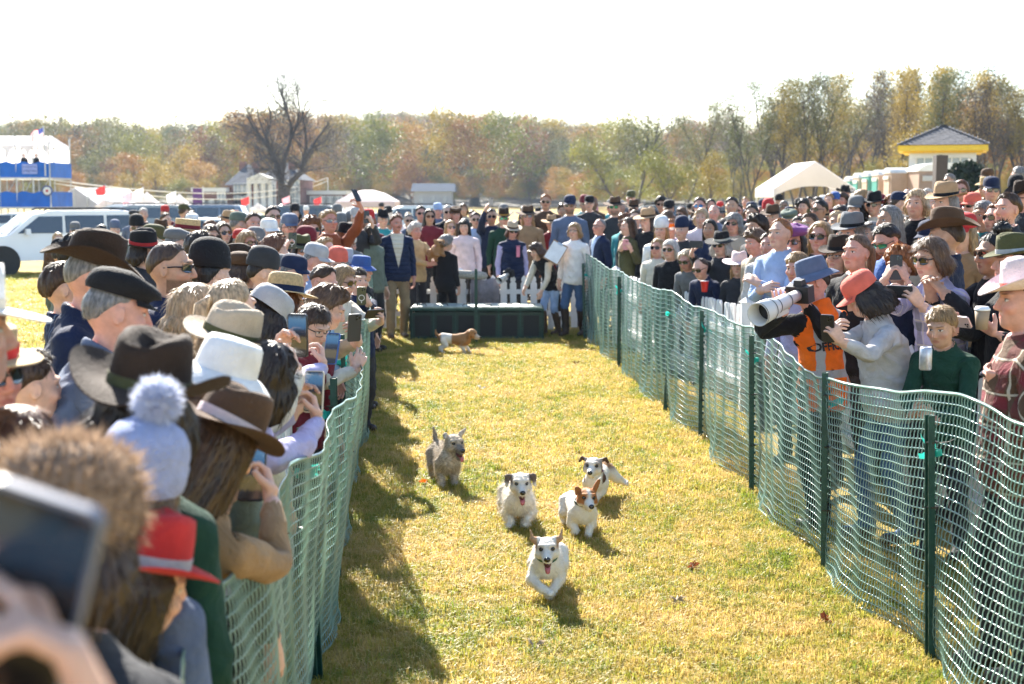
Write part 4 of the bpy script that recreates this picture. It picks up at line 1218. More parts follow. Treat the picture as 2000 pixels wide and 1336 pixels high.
def leaf_mesh(seed):
 g = np.random.default_rng(seed); mb = MB()
 n = 9; pts = []
 for i in range(2 * n):
  a = 2 * math.pi * i / (2 * n); r = (0.04 if i % 2 == 0 else 0.019) * g.uniform(0.8, 1.2)
  pts.append((r * math.cos(a) * 1.2, r * math.sin(a), 0.012 * math.sin(a * 2 + seed) + 0.018 * math.cos(a) ** 2))
 for i in range(2 * n): mb.poly([(0, 0, 0), pts[i], pts[(i + 1) % (2 * n)]])
 mb.tube([(0, 0, 0), (-0.06, 0.01, 0.012)], 0.0012, 4)
 return mb.mesh('leaf', [None])
LM = [leaf_mesh(i) for i in range(3)]
for i, (px, py, c, lab) in enumerate(((829, 948, 'orange', 'orange dead leaf on the grass beside the grey scruffy dog'), (1125, 713, 'rust', 'rust brown leaf lying far down the lane near the tan dog'), (1352, 1116, 'rust', 'curled rust leaf on the grass beside the net post'),
                                     (1322, 1180, 'beige', 'pale curled leaf alone on the lane grass'), (1612, 1220, 'rust', 'brown dead leaf near the bottom edge of the net'), (1507, 1010, 'rust', 'rust leaf caught at the foot of the green net'), (940, 762, 'white', 'scrap of pale paper on the grass in mid lane'), (1045, 1270, 'beige', 'dry beige leaf below the leading dog'))):
 p = at_ground(px, py)
 o = link('fallen_leaf', LM[i % 3], loc=(p.x, p.y, 0.022), rot=(rng.normal(0, .25), rng.normal(0, .25), rng.uniform(0, 6)))
 set_mats(o, [mat('leaf' + c, C[c] if c != 'rust' else (0.22, 0.06, 0.02), 0.7, 0.25, 30, trans=0.3)]); tag(o, lab, 'leaf' if c != 'white' else 'paper', None)
 if c == 'white': o.name = 'paper_scrap'
# ------------------------------------------------------------------ plastic safety nets on posts
def net_mat():
 m, nt, b, out = new_mat('net_plastic')
 tc = nd(nt, 'ShaderNodeTexCoord')
 no = nd(nt, 'ShaderNodeTexNoise', i_Scale=3.0, i_Detail=4.0); nt.links.new(tc.outputs['Object'], no.inputs['Vector'])
 c = ramp(nt, no.outputs[0], [(0.3, (0.15, 0.31, 0.26)), (0.7, (0.33, 0.49, 0.44))])
 nt.links.new(c, b.inputs['Base Color'])
 b.inputs['Roughness'].default_value = 0.22; b.inputs['Specular IOR Level'].default_value = 0.9
 b.inputs['Coat Weight'].default_value = 0.5; b.inputs['Coat Roughness'].default_value = 0.15
 tr = nd(nt, 'ShaderNodeBsdfTranslucent'); nt.links.new(mixc(nt, 0.4, c, (0.75, 0.82, 0.70)), tr.inputs[0])
 mx = nd(nt, 'ShaderNodeMixShader', n_0=0.34); nt.links.new(b.outputs[0], mx.inputs[1]); nt.links.new(tr.outputs[0], mx.inputs[2])
 nt.links.new(mx.outputs[0], out.inputs[0])
 return m
NETM = net_mat()
GREENPOST = mat('postgreen', (0.012, 0.06, 0.042), 0.5, 0.25, 12, 0.3)
TEAL = mat('ribbon', (0.03, 0.50, 0.42), 0.4, 0.1, trans=0.4)
def catmull(P, n):
 P = np.asarray(P, float); s = np.linspace(0, len(P) - 1, n); out = []
 for t in s:
  i = min(int(t), len(P) - 2); f = t - i
  p0, p1, p2, p3 = P[max(i - 1, 0)], P[i], P[i + 1], P[min(i + 2, len(P) - 1)]
  out.append(0.5 * (2 * p1 + (p2 - p0) * f + (2 * p0 - 5 * p1 + 4 * p2 - p3) * f * f + (3 * p1 - p0 - 3 * p2 + p3) * f ** 3))
 return np.array(out)
def resample(P, step):
 d = np.concatenate([[0], np.cumsum(np.linalg.norm(np.diff(P, axis=0), axis=1))]); n = int(d[-1] / step) + 1
 t = np.linspace(0, d[-1], n); return np.stack([np.interp(t, d, P[:, i]) for i in range(P.shape[1])], 1)
def net_fence(ctrl, rows, pitch, seed, bulge):
 """ctrl: (base x, base y, base z, top x, top y, top z) along the run"""
 g = np.random.default_rng(seed)
 P = resample(catmull(ctrl, 400), pitch)
 n = len(P)
 s = np.arange(n) * pitch
 v = np.linspace(0, 1, rows)
 S = P[:, None, :3] * (1 - v[None, :, None]) + P[:, None, 3:] * v[None, :, None]
 tang = np.gradient(P[:, :2], axis=0); tang /= np.linalg.norm(tang, axis=1, keepdims=True)
 nrm = np.stack([tang[:, 1], -tang[:, 0]], 1)
 ph = g.uniform(0, 6, 8)
 wob = (bulge * np.sin(s[:, None] * 1.9 + ph[0] + 2.2 * v[None]) * np.sin(np.pi * v[None]) + 0.22 * bulge * np.sin(s[:, None] * 3.1 + ph[1] - 3 * v[None]) * np.sin(np.pi * v[None] * 1.0 + 0.4)
           + 0.006 * np.sin(s[:, None] * 13 + ph[2] + 9 * v[None]) + 0.05 * np.exp(-v[None] / 0.06) * np.sin(s[:, None] * 2.6 + ph[3]))
 S[..., 0] += nrm[:, None, 0] * wob; S[..., 1] += nrm[:, None, 1] * wob
 S[..., 2] += 0.010 * np.sin(s[:, None] * 2.3 + ph[4] + 1.5 * v[None]) * v[None] + 0.008 * np.sin(s[:, None] * 6.1 + ph[5]) * (1 - v[None]) + 0.003 * np.sin(s[:, None] * 9 + 7 * v[None])
 S[..., 2] = np.maximum(S[..., 2], 0.012)
 nr3 = np.concatenate([nrm, np.zeros((n, 1))], 1)[:, None, :]
 tg3 = np.concatenate([tang, np.zeros((n, 1))], 1)[:, None, :]
 up = np.zeros_like(S); up[:, 1:-1] = S[:, 2:] - S[:, :-2]; up[:, 0] = S[:, 1] - S[:, 0]; up[:, -1] = S[:, -1] - S[:, -2]
 up /= np.linalg.norm(up, axis=2, keepdims=True)
 V, F = [], []; base = 0
 # straps: prisms along the run
 hw = np.where((np.arange(rows) == 0) | (np.arange(rows) == rows - 1), 0.009, 0.0038)[None, :, None]
 A = S + up * hw; B = S - up * hw; Cc = S + nr3 * 0.004
 st = np.stack([A, B, Cc], 2)                       # n, rows, 3, xyz
 idx = np.arange(n * rows * 3).reshape(n, rows, 3)
 V.append(st.reshape(-1, 3))
 for k in range(3):
  k2 = (k + 1) % 3
  F.append(np.stack([idx[:-1, :, k], idx[1:, :, k], idx[1:, :, k2], idx[:-1, :, k2]], -1).reshape(-1, 4))
 base = n * rows * 3
 # strands between the straps, waisted so that the openings are oval
 a = S[:, :-1]; b = S[:, 1:]; m = (a + b) / 2 + nr3 * 0.002
 wa, wm = 0.0088, 0.0024
 q = np.stack([np.stack([p - tg3 * w, p + tg3 * w, p + nr3 * 0.0035], 2) for p, w in ((a, wa), (m, wm), (b, wa))], 2)   # n, rows-1, 3, 3, xyz
 idx = (base + np.arange(q.size // 3)).reshape(n, rows - 1, 3, 3)
 V.append(q.reshape(-1, 3))
 for lv in range(2):
  for k in range(3):
   k2 = (k + 1) % 3
   F.append(np.stack([idx[:, :, lv, k], idx[:, :, lv, k2], idx[:, :, lv + 1, k2], idx[:, :, lv + 1, k]], -1).reshape(-1, 4))
 return np_mesh('net', np.concatenate(V), np.concatenate(F), [NETM], smooth=True), P, s
def post_mesh(h):
 mb = MB(); mb.box((0, 0, h / 2), (0.030, 0.010, h)); mb.box((-0.017, 0.012, h / 2), (0.006, 0.03, h)); mb.box((0.017, 0.012, h / 2), (0.006, 0.03, h))
 z = 0.06
 while z < h - 0.03: mb.box((0, -0.010, z), (0.012, 0.012, 0.018)); z += 0.055
 return mb.mesh('post', [GREENPOST])
def ribbon_mesh(seed):
 g = np.random.default_rng(seed); mb = MB()
 for k in range(3):
  a = g.uniform(-1.2, 1.2); P = [np.array((0, 0, 0.0))]
  for i in range(4): P.append(P[-1] + np.array((0.022 * math.cos(a), g.normal(0, 0.008), 0.018 * math.sin(a) + 0.006))); a += g.normal(0, 0.7)
  w = np.array((0, 0.004, 0.012)); mb.grid([[p - w for p in P], [p + w for p in P]])
 mb.box((0, 0, 0), (0.03, 0.03, 0.025))
 return mb.mesh('ribbon', [TEAL])
PM = post_mesh(1.10); RM = [ribbon_mesh(i) for i in range(3)]
def tie_mesh():
 mb = MB(); mb.box((0, 0, 0), (0.05, 0.045, 0.006)); mb.tube([(0.02, -0.02, 0), (0.07, -0.05, 0.012), (0.10, -0.05, 0.03)], 0.002, 4); return mb.mesh('zip_tie', [mat('tie', (0.01, 0.01, 0.01), 0.4)])
TM = tie_mesh()
def fence_parts(root, posts, side):
 for i, (x, y, h) in enumerate(posts):
  p = link('post', PM, root, (x, y, 0), (rng.normal(0, .02), rng.normal(0, .015), rng.normal(0, .3) + (math.pi / 2 if side > 0 else -math.pi / 2)))
  for z in (0.35, 0.72, 1.02): link('zip_tie', TM, p, (0, 0, z * h), (0, 0, rng.uniform(0, 6)))
  r = link('ribbon', RM[i % 3], p, (0.0, -0.02, h * 0.97), (rng.normal(0, .4), 0, rng.uniform(0, 6))); r.scale = (1.1,) * 3
# the far side of the lane
rb = [(1.02, 19.9), (1.10, 19.2), (1.31, 16.0), (1.48, 12.6), (1.62, 11.2), (1.69, 9.14), (1.74, 7.2), (1.86, 5.75), (1.97, 4.6), (2.05, 3.6)]
rt = [(1.02, 19.9, 1.23), (1.08, 19.2, 1.24), (1.33, 16.0, 1.14), (1.50, 12.6, 1.16), (1.64, 11.2, 1.12), (1.71, 9.1, 1.15), (1.70, 7.25, 1.07), (1.93, 5.7, 1.21), (2.05, 4.5, 1.2), (2.12, 3.6, 1.2)]
ctrl = []
for i in range(len(rb)):
 ctrl.append((*rb[i], 0.02, *rt[i]))
 if i < len(rb) - 1:                                   # sag between the posts, foot pushed into the lane
  b = [(rb[i][k] + rb[i + 1][k]) / 2 for k in (0, 1)]; t = [(rt[i][k] + rt[i + 1][k]) / 2 for k in (0, 1, 2)]
  ctrl.append((b[0] - 0.05, b[1], 0.015, t[0] + 0.02, t[1], t[2] - 0.045))
net_r, _, _ = net_fence(ctrl, 27, 0.045, 3, 0.022)
fr = empty('safety_fence', (1.6, 10, 0)); tag(fr, 'pale green plastic net on posts before the photographer in the orange vest', 'safety fence', 'nets along the race lane')
no_ = link('net', net_r, fr, (-1.6, -10, 0))
fence_parts(fr, [(x - 1.625, y - 10, 0.96) for x, y in ((1.09, 19.2), (1.33, 16.0), (1.50, 12.6), (1.64, 11.2), (1.71, 9.14), (1.765, 7.2), (1.90, 5.75), (2.02, 4.5))], 1)
# the near side, where the crowd leans on the net
lb = [(-0.62, 1.9), (-0.70, 2.9), (-0.78, 4.2), (-0.84, 5.5), (-0.98, 7.0), (-1.16, 9.2), (-1.27, 11.2), (-1.52, 13.5), (-1.75, 16), (-1.90, 18.2)]
lt = [(-0.66, 1.9, 1.14), (-0.695, 2.9, 1.15), (-0.72, 4.2, 1.17), (-0.76, 5.5, 1.15), (-0.80, 7.0, 1.13), (-1.12, 9.2, 1.15), (-1.20, 11.2, 1.15), (-1.52, 13.5, 1.17), (-1.78, 16, 1.15), (-1.94, 18.2, 1.15)]
ctrl = []
for i in range(len(lb)):
 ctrl.append((*lb[i], 0.02, *lt[i]))
 if i < len(lb) - 1:
  b = [(lb[i][k] + lb[i + 1][k]) / 2 for k in (0, 1)]; t = [(lt[i][k] + lt[i + 1][k]) / 2 for k in (0, 1, 2)]
  ctrl.append((b[0] + 0.03, b[1], 0.015, t[0] + 0.04, t[1], t[2] - 0.035))
net_l, _, _ = net_fence(ctrl, 27, 0.042, 8, 0.026)
fl_ = empty('safety_fence', (-1, 8, 0)); tag(fl_, 'dark green plastic net that the phone filming crowd leans over', 'safety fence', 'nets along the race lane')
link('net', net_l, fl_, (1, -8, 0))
fence_parts(fl_, [(x + 1.0, y - 8, 0.93) for x, y in ((-0.73, 2.9), (-0.79, 4.2), (-0.84, 5.5), (-0.95, 7.0), (-1.17, 9.2), (-1.26, 11.2), (-1.53, 13.5), (-1.77, 16), (-1.92, 18.2))], -1)

# ------------------------------------------------------------------ white picket fences
WHITE = mat('whitepaint', (0.74, 0.74, 0.73), 0.5, 0.06, 5, 0.15, 60)
def picket_mesh(w, h, t, style):
 pts = {'dome': [(-w / 2, 0), (w / 2, 0), (w / 2, h - w * 0.4), (w * 0.3, h - 0.006), (0, h), (-w * 0.3, h - 0.006), (-w / 2, h - w * 0.4)],
           'gothic': [(-w / 2, 0), (w / 2, 0), (w / 2, h - w * 1.25), (w * 0.28, h - w * 1.05), (w * 0.42, h - w * 0.75), (w * 0.36, h - w * 0.4), (0, h), (-w * 0.36, h - w * 0.4), (-w * 0.42, h - w * 0.75), (-w * 0.28, h - w * 1.05), (-w / 2, h - w * 1.25)]}[style]
 mb = MB(); k = len(pts)
 a = [(x, -t / 2, z) for x, z in pts]; b = [(x, t / 2, z) for x, z in pts]
 mb.poly(a); mb.poly(b[::-1])
 for i in range(k): j = (i + 1) % k; mb.quad(a[j], a[i], b[i], b[j])
 return mb.mesh('picket', [WHITE])
def picket_fence(path, w, gap, h, style, label, rails=(0.25, 0.72), name='picket_fence', z0=0.05, end_post=True):
 P = resample(np.array(path, float), w + gap)
 o = empty(name, (P[0][0], P[0][1], 0)); tag(o, label, 'picket fence', 'white picket fences')
 pm = picket_mesh(w, h - z0, 0.018, style)
 for i in range(len(P) - 1):
  d = P[min(i + 1, len(P) - 1)] - P[i]; a = math.atan2(d[1], d[0])
  link('picket', pm, o, (P[i][0] - P[0][0], P[i][1] - P[0][1], z0 + rng.normal(0, 0.004)), (rng.normal(0, .012), rng.normal(0, .01), a))
 for z in rails:
  mb = MB()
  for i in range(len(path) - 1):
   a, b = np.array(path[i]), np.array(path[i + 1]); d = b - a; L = np.linalg.norm(d); n = np.array((-d[1], d[0])) / L * 0.026
   c = (a + b) / 2 + n - P[0][:2]
   mb.box((c[0], c[1], z * h), (L, 0.03, 0.07), rot=Matrix.Rotation(math.atan2(d[1], d[0]), 3, 'Z'))
  mb.build('rail', [WHITE], o)
 for q in path:
  mb = MB(); mb.box((0, 0.0, (h + 0.06) / 2), (0.085, 0.085, h + 0.06)); mb.lathe([(0.07, 0), (0.0, 0.05)], 4, c=(0, 0, h + 0.06))
  d = np.array(path[-1]) - np.array(path[0]); n = np.array((-d[1], d[0])) / np.linalg.norm(d) * 0.085
  mb.build('post', [WHITE], o, loc=(q[0] - P[0][0] + n[0], q[1] - P[0][1] + n[1], 0))
 return o
picket_fence([(3.1, 4.4), (2.85, 6.6), (2.65, 8.5), (2.3, 12.6), (1.85, 15.5), (1.52, 18.4)], 0.062, 0.030, 1.0, 'dome', 'long white picket fence with rounded tops behind the net and orange vest')
picket_fence([(-1.0, 2.2), (-1.06, 4.4), (-1.14, 6.6), (-1.40, 9.2), (-1.52, 11.2), (-1.78, 13.5), (-2.02, 16), (-2.10, 17.6), (-1.86, 18.9)], 0.055, 0.028, 0.98, 'dome', 'white picket fence between the dark green net and the phone crowd')
picket_fence([(-2.3, 20.45), (-0.8, 20.45), (0.6, 20.45), (2.0, 20.45), (3.6, 20.45)], 0.10, 0.055, 0.86, 'gothic', 'white pointed picket fence behind the dark green starting box', rails=(0.3, 0.7))
# ------------------------------------------------------------------ the dogs
def coat_mat(name, rough=0.75):
 if name in _MC: return _MC[name]
 m, nt, b, out = new_mat(name)
 a = nd(nt, 'ShaderNodeAttribute', attribute_name='coat')
 tc = nd(nt, 'ShaderNodeTexCoord'); no = nd(nt, 'ShaderNodeTexNoise', i_Scale=120.0, i_Detail=3.0); nt.links.new(tc.outputs['Object'], no.inputs['Vector'])
 c = mixc(nt, mth(nt, 'MULTIPLY', no.outputs[0], 0.5), a.outputs['Color'], mixc(nt, 1.0, a.outputs['Color'], (0.75, 0.68, 0.58), 'MULTIPLY'))
 nt.links.new(c, b.inputs['Base Color']); b.inputs['Roughness'].default_value = rough; b.inputs['Specular IOR Level'].default_value = 0.25
 bp = nd(nt, 'ShaderNodeBump', i_Strength=0.6, i_Distance=0.004); nt.links.new(no.outputs[0], bp.inputs['Height']); nt.links.new(bp.outputs[0], b.inputs['Normal'])
 if name == 'fur':
  tr = nd(nt, 'ShaderNodeBsdfTranslucent'); nt.links.new(c, tr.inputs[0])
  mx = nd(nt, 'ShaderNodeMixShader', n_0=0.4); nt.links.new(b.outputs[0], mx.inputs[1]); nt.links.new(tr.outputs[0], mx.inputs[2]); nt.links.new(mx.outputs[0], out.inputs[0])
 _MC[name] = m
 return m
DARK = mat('dogdark', (0.012, 0.010, 0.010), 0.18, 0.05, spec=0.7)
TONGUE = mat('tongue', (0.52, 0.14, 0.15), 0.35, 0.1)
GUM = mat('gum', (0.10, 0.02, 0.025), 0.5, 0.1)
WHT = np.array((0.80, 0.76, 0.68)); TAN = np.array((0.36, 0.19, 0.08)); RED = np.array((0.38, 0.15, 0.045)); GRZ = np.array((0.50, 0.43, 0.34)); DGR = np.array((0.045, 0.038, 0.034)); BRN = np.array((0.10, 0.05, 0.028)); PALE = np.array((0.50, 0.44, 0.38))
def dog(loc, yaw, label, legs, ears='flop', head=(0, -0.30, 0.335), gaze=(0, -1, -0.12), roll=0.0, mouth=True, tail=((0, 0.25, 0.18), (0.02, 0.31, 0.19), (0.04, 0.36, 0.21)), colour=None, collar=None, scale=1.0, fat=1.0, furlen=0.012, nfur=8000, pel=(0, 0.19, 0.235), chest=(0, -0.10, 0.215), earcol=None, kind='dog', step=0.0052, headsize=1.26, zs=1.0):
 legs = [[(p[0], p[1], 0.012 + (p[2] - 0.012) * zs) for p in L] for L in legs]; chest, pel, head = [(c_[0], c_[1], c_[2] * zs) for c_ in (chest, pel, head)]
 hx = np.array(head, float); gd = np.array(gaze, float); gd /= np.linalg.norm(gd)
 rt = np.cross(gd, (0, 0, 1.0)); rt /= np.linalg.norm(rt); up = np.cross(rt, gd)
 if roll: Rr = np.array(Matrix.Rotation(roll, 3, Vector(gd))); rt, up = Rr @ rt, Rr @ up
 rt = -rt if rt[0] < 0 else rt
 HS = headsize
 def hp(x, f, z): return tuple(hx + (rt * x + gd * f + up * z) * HS)
 xs = np.arange(-0.20, 0.2001, step); ys = np.arange(-0.50, 0.46, step); zs = np.arange(-0.04, 0.52, step)
 S = SDF(xs, ys, zs)
 ch, pl = np.array(chest), np.array(pel)
 S.ell(ch, (0.083 * fat, 0.125, 0.098), 0.02)
 S.cap(ch + (0, 0.05, -0.004), pl, 0.078 * fat, 0.070 * fat, 0.03)
 S.ell(pl, (0.074 * fat, 0.085, 0.075), 0.02)
 S.ell(ch + (0, -0.075, -0.005), (0.066 * fat, 0.06, 0.075), 0.03)       # breast
 nb = ch + (0, -0.06, 0.035)
 S.cap(nb, hx - gd * 0.035 - up * 0.02, 0.068 * fat, 0.052, 0.03)
 # head
 S.ell(hx, (0.056 * HS, 0.062 * HS, 0.052 * HS), 0.012)
 S.cap(hp(0, 0.035, -0.010), hp(0, 0.098, -0.022), 0.034 * HS, 0.0215 * HS, 0.016)
 for g in (1, -1):
  S.ell(hp(g * 0.034, 0.022, -0.018), (0.026 * HS, 0.026 * HS, 0.026 * HS), 0.016)
  S.ell(hp(g * 0.027, 0.050, 0.014), (0.0115 * HS, 0.0115 * HS, 0.0115 * HS), 0.008, 'sub')
  S.cap(hp(g * 0.012, 0.05, 0.028), hp(g * 0.036, 0.038, 0.026), 0.010 * HS, 0.008 * HS, 0.012)
 jaw_dn = -0.070 if mouth else -0.042
 if mouth:
  S.cap(hp(0, 0.02, -0.042), hp(0, 0.080, jaw_dn - 0.004), 0.026 * HS, 0.014 * HS, 0.012)
  S.cap(hp(0, 0.055, -0.043), hp(0, 0.11, -0.050), 0.013 * HS, 0.013 * HS, 0.006, 'sub')
 else:
  S.cap(hp(0, 0.02, -0.036), hp(0, 0.082, jaw_dn), 0.024 * HS, 0.014 * HS, 0.010)
 for g in (1, -1):
  e0 = hp(g * 0.042, -0.012, 0.032)
  if ears == 'flop':
   e1, e2 = hp(g * 0.070, -0.004, 0.034), hp(g * 0.076, 0.014, -0.008)
   S.cap(e0, e1, 0.015 * HS, 0.013 * HS, 0.008); S.cap(e1, e2, 0.016 * HS, 0.009 * HS, 0.006)
  elif ears == 'half':
   e1, e2 = hp(g * 0.056, -0.012, 0.052), hp(g * 0.070 + (0.012 if g > 0 else 0), 0.016 if g < 0 else -0.012, 0.040 if g < 0 else 0.076)
   S.cap(e0, e1, 0.017 * HS, 0.014 * HS, 0.008); S.cap(e1, e2, 0.013 * HS, 0.007 * HS, 0.006)
  elif ears == 'up':
   e1, e2 = hp(g * 0.066, -0.008, 0.046), hp(g * 0.076, -0.02, 0.084)
   S.cap(e0, e1, 0.022 * HS, 0.013 * HS, 0.008); S.cap(e1, e2, 0.0105 * HS, 0.004 * HS, 0.004)
  elif ears == 'side':
   e1, e2 = hp(g * 0.072, -0.015, 0.042), hp(g * 0.088, -0.018, 0.020)
   S.cap(e0, e1, 0.014 * HS, 0.011 * HS, 0.008); S.cap(e1, e2, 0.011 * HS, 0.007 * HS, 0.005)
  elif ears == 'long':
   e1, e2 = hp(g * 0.066, -0.01, 0.012), hp(g * 0.068, -0.002, -0.062)
   S.cap(e0, e1, 0.016 * HS, 0.018 * HS, 0.008); S.cap(e1, e2, 0.020 * HS, 0.012 * HS, 0.006)
  elif ears == 'mixed':
   e1, e2 = (hp(0.062, -0.02, 0.075), hp(0.075, -0.02, 0.105)) if g > 0 else (hp(-0.060, 0.0, 0.050), hp(-0.066, 0.018, 0.020))
   S.cap(e0, e1, 0.016 * HS, 0.012 * HS, 0.008); S.cap(e1, e2, 0.012 * HS, 0.006 * HS, 0.005)
 # legs: (root, elbow/knee, wrist/hock, paw)
 for L in legs:
  P = [np.array(p, float) for p in L]
  hind = P[0][1] > 0.05
  rr = (0.056, 0.038, 0.024, 0.024) if hind else (0.050, 0.035, 0.026, 0.025)
  S.cap(P[0], P[1], rr[0], rr[1], 0.025)
  for i in (1, 2): S.cap(P[i], P[i + 1], rr[i], rr[i + 1] * 0.95, 0.010)
  d = P[3] - P[2]; d = d / max(np.linalg.norm(d), 1e-6)
  S.ell(P[3] + np.array((0, -0.012, 0.002)), (0.023, 0.030, 0.018), 0.008)
 if tail: 
  rs = (0.024, 0.016, 0.007)
  for i in range(2): S.cap(tail[i], tail[i + 1], rs[i], rs[i + 1], 0.010)
 X, Y, Z = S.x[:, None, None], S.y[None, :, None], S.z[None, None, :]
 S.D += (0.0022 * np.sin(X * 90 + 4 * np.sin(Y * 40)) * np.sin(Y * 75 + 3 * np.sin(Z * 60)) * np.sin(Z * 80)).astype(np.float32)
 V, F = S.mesh()
 # feature frame for the colours: head coordinates
 q = (V - hx) / HS; hX, hF, hZ = q @ rt, q @ gd, q @ up
 isH = (np.sqrt(hX ** 2 + (hF - 0.02) ** 2 + hZ ** 2) < 0.125) & (hF > -0.05)
 col = colour(V, hX, hF, hZ, isH)
 me = np_mesh('dog', V * scale, F, [coat_mat('coat')])
 at_ = me.color_attributes.new('coat', 'FLOAT_COLOR', 'POINT'); at_.data.foreach_set('color', np.concatenate([col, np.ones((len(col), 1))], 1).astype(np.float32).ravel())
 o = link('dog', me, loc=loc, rot=(0, 0, R(yaw))); tag(o, label, 'dog', 'terriers in the race')
 # fur
 nn = np.zeros(len(V) * 3, np.float32); me.vertices.foreach_get('normal', nn) if False else me.vertex_normals.foreach_get('vector', nn); nn = nn.reshape(-1, 3)
 g = np.random.default_rng(int(abs(loc[0] * 1000)))
 pk = g.integers(0, len(V), nfur)
 p, n_, cc = V[pk], nn[pk], col[pk]
 flow = np.tile(np.array((0, 0.6, -0.75)), (nfur, 1)); flow -= n_ * (flow * n_).sum(1, keepdims=True)
 sdv = np.cross(n_, flow); sdv /= np.maximum(np.linalg.norm(sdv, axis=1, keepdims=True), 1e-6)
 hd = isH[pk][:, None]
 L = g.uniform(0.6, 1.4, (nfur, 1)) * furlen * np.where(hd, 0.55, 1.0)
 tip = p + n_ * L * 0.75 + flow * L * 0.9 + g.normal(0, 0.22, (nfur, 3)) * L
 w = sdv * 0.0011
 FV = np.stack([p - w - n_ * 0.001, p + w - n_ * 0.001, tip], 1).reshape(-1, 3)
 fm = np_mesh('fur', FV * scale, np.arange(nfur * 3).reshape(-1, 3), [coat_mat('fur')], smooth=False)
 ca = fm.color_attributes.new('coat', 'FLOAT_COLOR', 'POINT'); cv = np.repeat(np.clip(cc * g.uniform(0.8, 1.25, (nfur, 1)), 0, 1), 3, axis=0)
 ca.data.foreach_set('color', np.concatenate([cv, np.ones((len(cv), 1))], 1).astype(np.float32).ravel())
 link('fur', fm, o)
 def ball(name, c, r, m, sx=1):
  mb = MB(); mb.lathe([(0.02, -1), (0.5, -0.86), (0.86, -0.5), (1, 0), (0.86, 0.5), (0.5, 0.86), (0.02, 1)], 10)
  mb.V = [(v[0] * r[0] * HS, v[1] * r[1] * HS, v[2] * r[2] * HS) for v in mb.V]
  e = mb.build(name, [m], o, smooth=True); e.matrix_local = Matrix.Scale(scale, 4) @ Matrix.Translation(c) @ Matrix([tuple(rt), tuple(gd), tuple(up)]).transposed().to_4x4()
  return e
 for gq in (1, -1):
  e = ball('eye', hp(gq * 0.027, 0.0475, 0.0125), (0.0118, 0.009, 0.0112), DARK)
 ball('nose', hp(0, 0.118, -0.014), (0.0165, 0.011, 0.0135), DARK)
 if mouth:
  mb = MB()
  for z, w_, f in ((-0.004, 0.013, 0.06), (-0.008, 0.0145, 0.09), (-0.016, 0.0135, 0.112), (-0.034, 0.010, 0.118)): mb.V += [(-w_, f, z), (0, f, z - 0.003), (w_, f, z), (0, f - 0.002, z - 0.007)]
  for i in range(3):
   for j in range(4): mb.F.append((i * 4 + j, i * 4 + (j + 1) % 4, i * 4 + 4 + (j + 1) % 4, i * 4 + 4 + j)); mb.M.append(0)
  mb.F.append((12, 13, 14, 15)); mb.M.append(0)
  t = mb.build('tongue', [TONGUE], o, smooth=True); t.matrix_local = Matrix.Scale(scale, 4) @ Matrix.Translation(hp(0, 0, -0.047)) @ Matrix([tuple(rt), tuple(gd), tuple(up)]).transposed().to_4x4() @ Matrix.Scale(HS, 4)
  ball('gum', hp(0, 0.076, -0.050), (0.0185, 0.034, 0.0185), GUM)
 else:
  ball('lip', hp(0, 0.088, -0.034), (0.015, 0.022, 0.004), DARK)
 if collar:
  a = nb + (0, -0.01, 0.015); b = hx - gd * 0.035 - up * 0.02; d = b - a; c = a + d * 0.45; r = 0.066 * (fat + 1) / 2
  mb = MB(); K = 22; dv = Vector(d).normalized(); e1 = dv.orthogonal().normalized(); e2 = dv.cross(e1); rows = [[], [], [], []]
  for j in range(K):
   t = 2 * math.pi * j / K; u = e1 * math.cos(t) + e2 * math.sin(t)
   for i, (rr, zz) in enumerate(((r, -0.009), (r + 0.004, -0.008), (r + 0.004, 0.008), (r, 0.009))): rows[i].append(Vector(c) + u * rr + dv * zz)
  mb.grid(rows, 0, True); cl = mb.build('collar', [mat('collar' + collar, C[collar], 0.6, 0.2, 60)], o, smooth=True); cl.scale = (scale,) * 3
  mb = MB(); mb.tube([(0, 0, 0), (0, -0.003, 0)], 0.010, 10); tg = mb.build('tag', [mat('brass', (0.5, 0.4, 0.2), 0.3, metal=1.0)], cl); tg.location = Vector(c) + Vector((0, -r - 0.012, -0.03))
 return o
def smo(a, b, x): return sstep(a, b, x)[..., None]
def col_white_tanear(ear=TAN, cheek=0.5, patch=None):
 def f(V, hX, hF, hZ, isH):
  c = np.tile(WHT, (len(V), 1))
  m = smo(0.040, 0.050, np.abs(hX)) * smo(-0.010, 0.02, hZ) * isH[:, None]; c = c * (1 - m * 0.9) + ear * m * 0.9
  m = np.exp(-(((np.abs(hX) - 0.03) / 0.018) ** 2 + ((hZ - 0.016) / 0.02) ** 2))[:, None] * isH[:, None] * cheek; c = c * (1 - m) + ear * 0.8 * m
  if patch is not None: c = patch(c, V)
  return c
 return f
def col_redhead(V, hX, hF, hZ, isH):
 c = np.tile(WHT, (len(V), 1))
 m = isH[:, None] * smo(-0.035, -0.015, hZ) * (1 - np.exp(-((hX / 0.011) ** 2))[:, None] * smo(0.0, 0.03, hF)) * (1 - smo(0.055, 0.075, hF)); c = c * (1 - m) + RED * m
 m = smo(0.02, 0.06, V[:, 1]) * smo(0.22, 0.26, V[:, 2]) * smo(0.02, -0.02, V[:, 0] * -1 - 0.02); c = c * (1 - m) + TAN * m
 return c
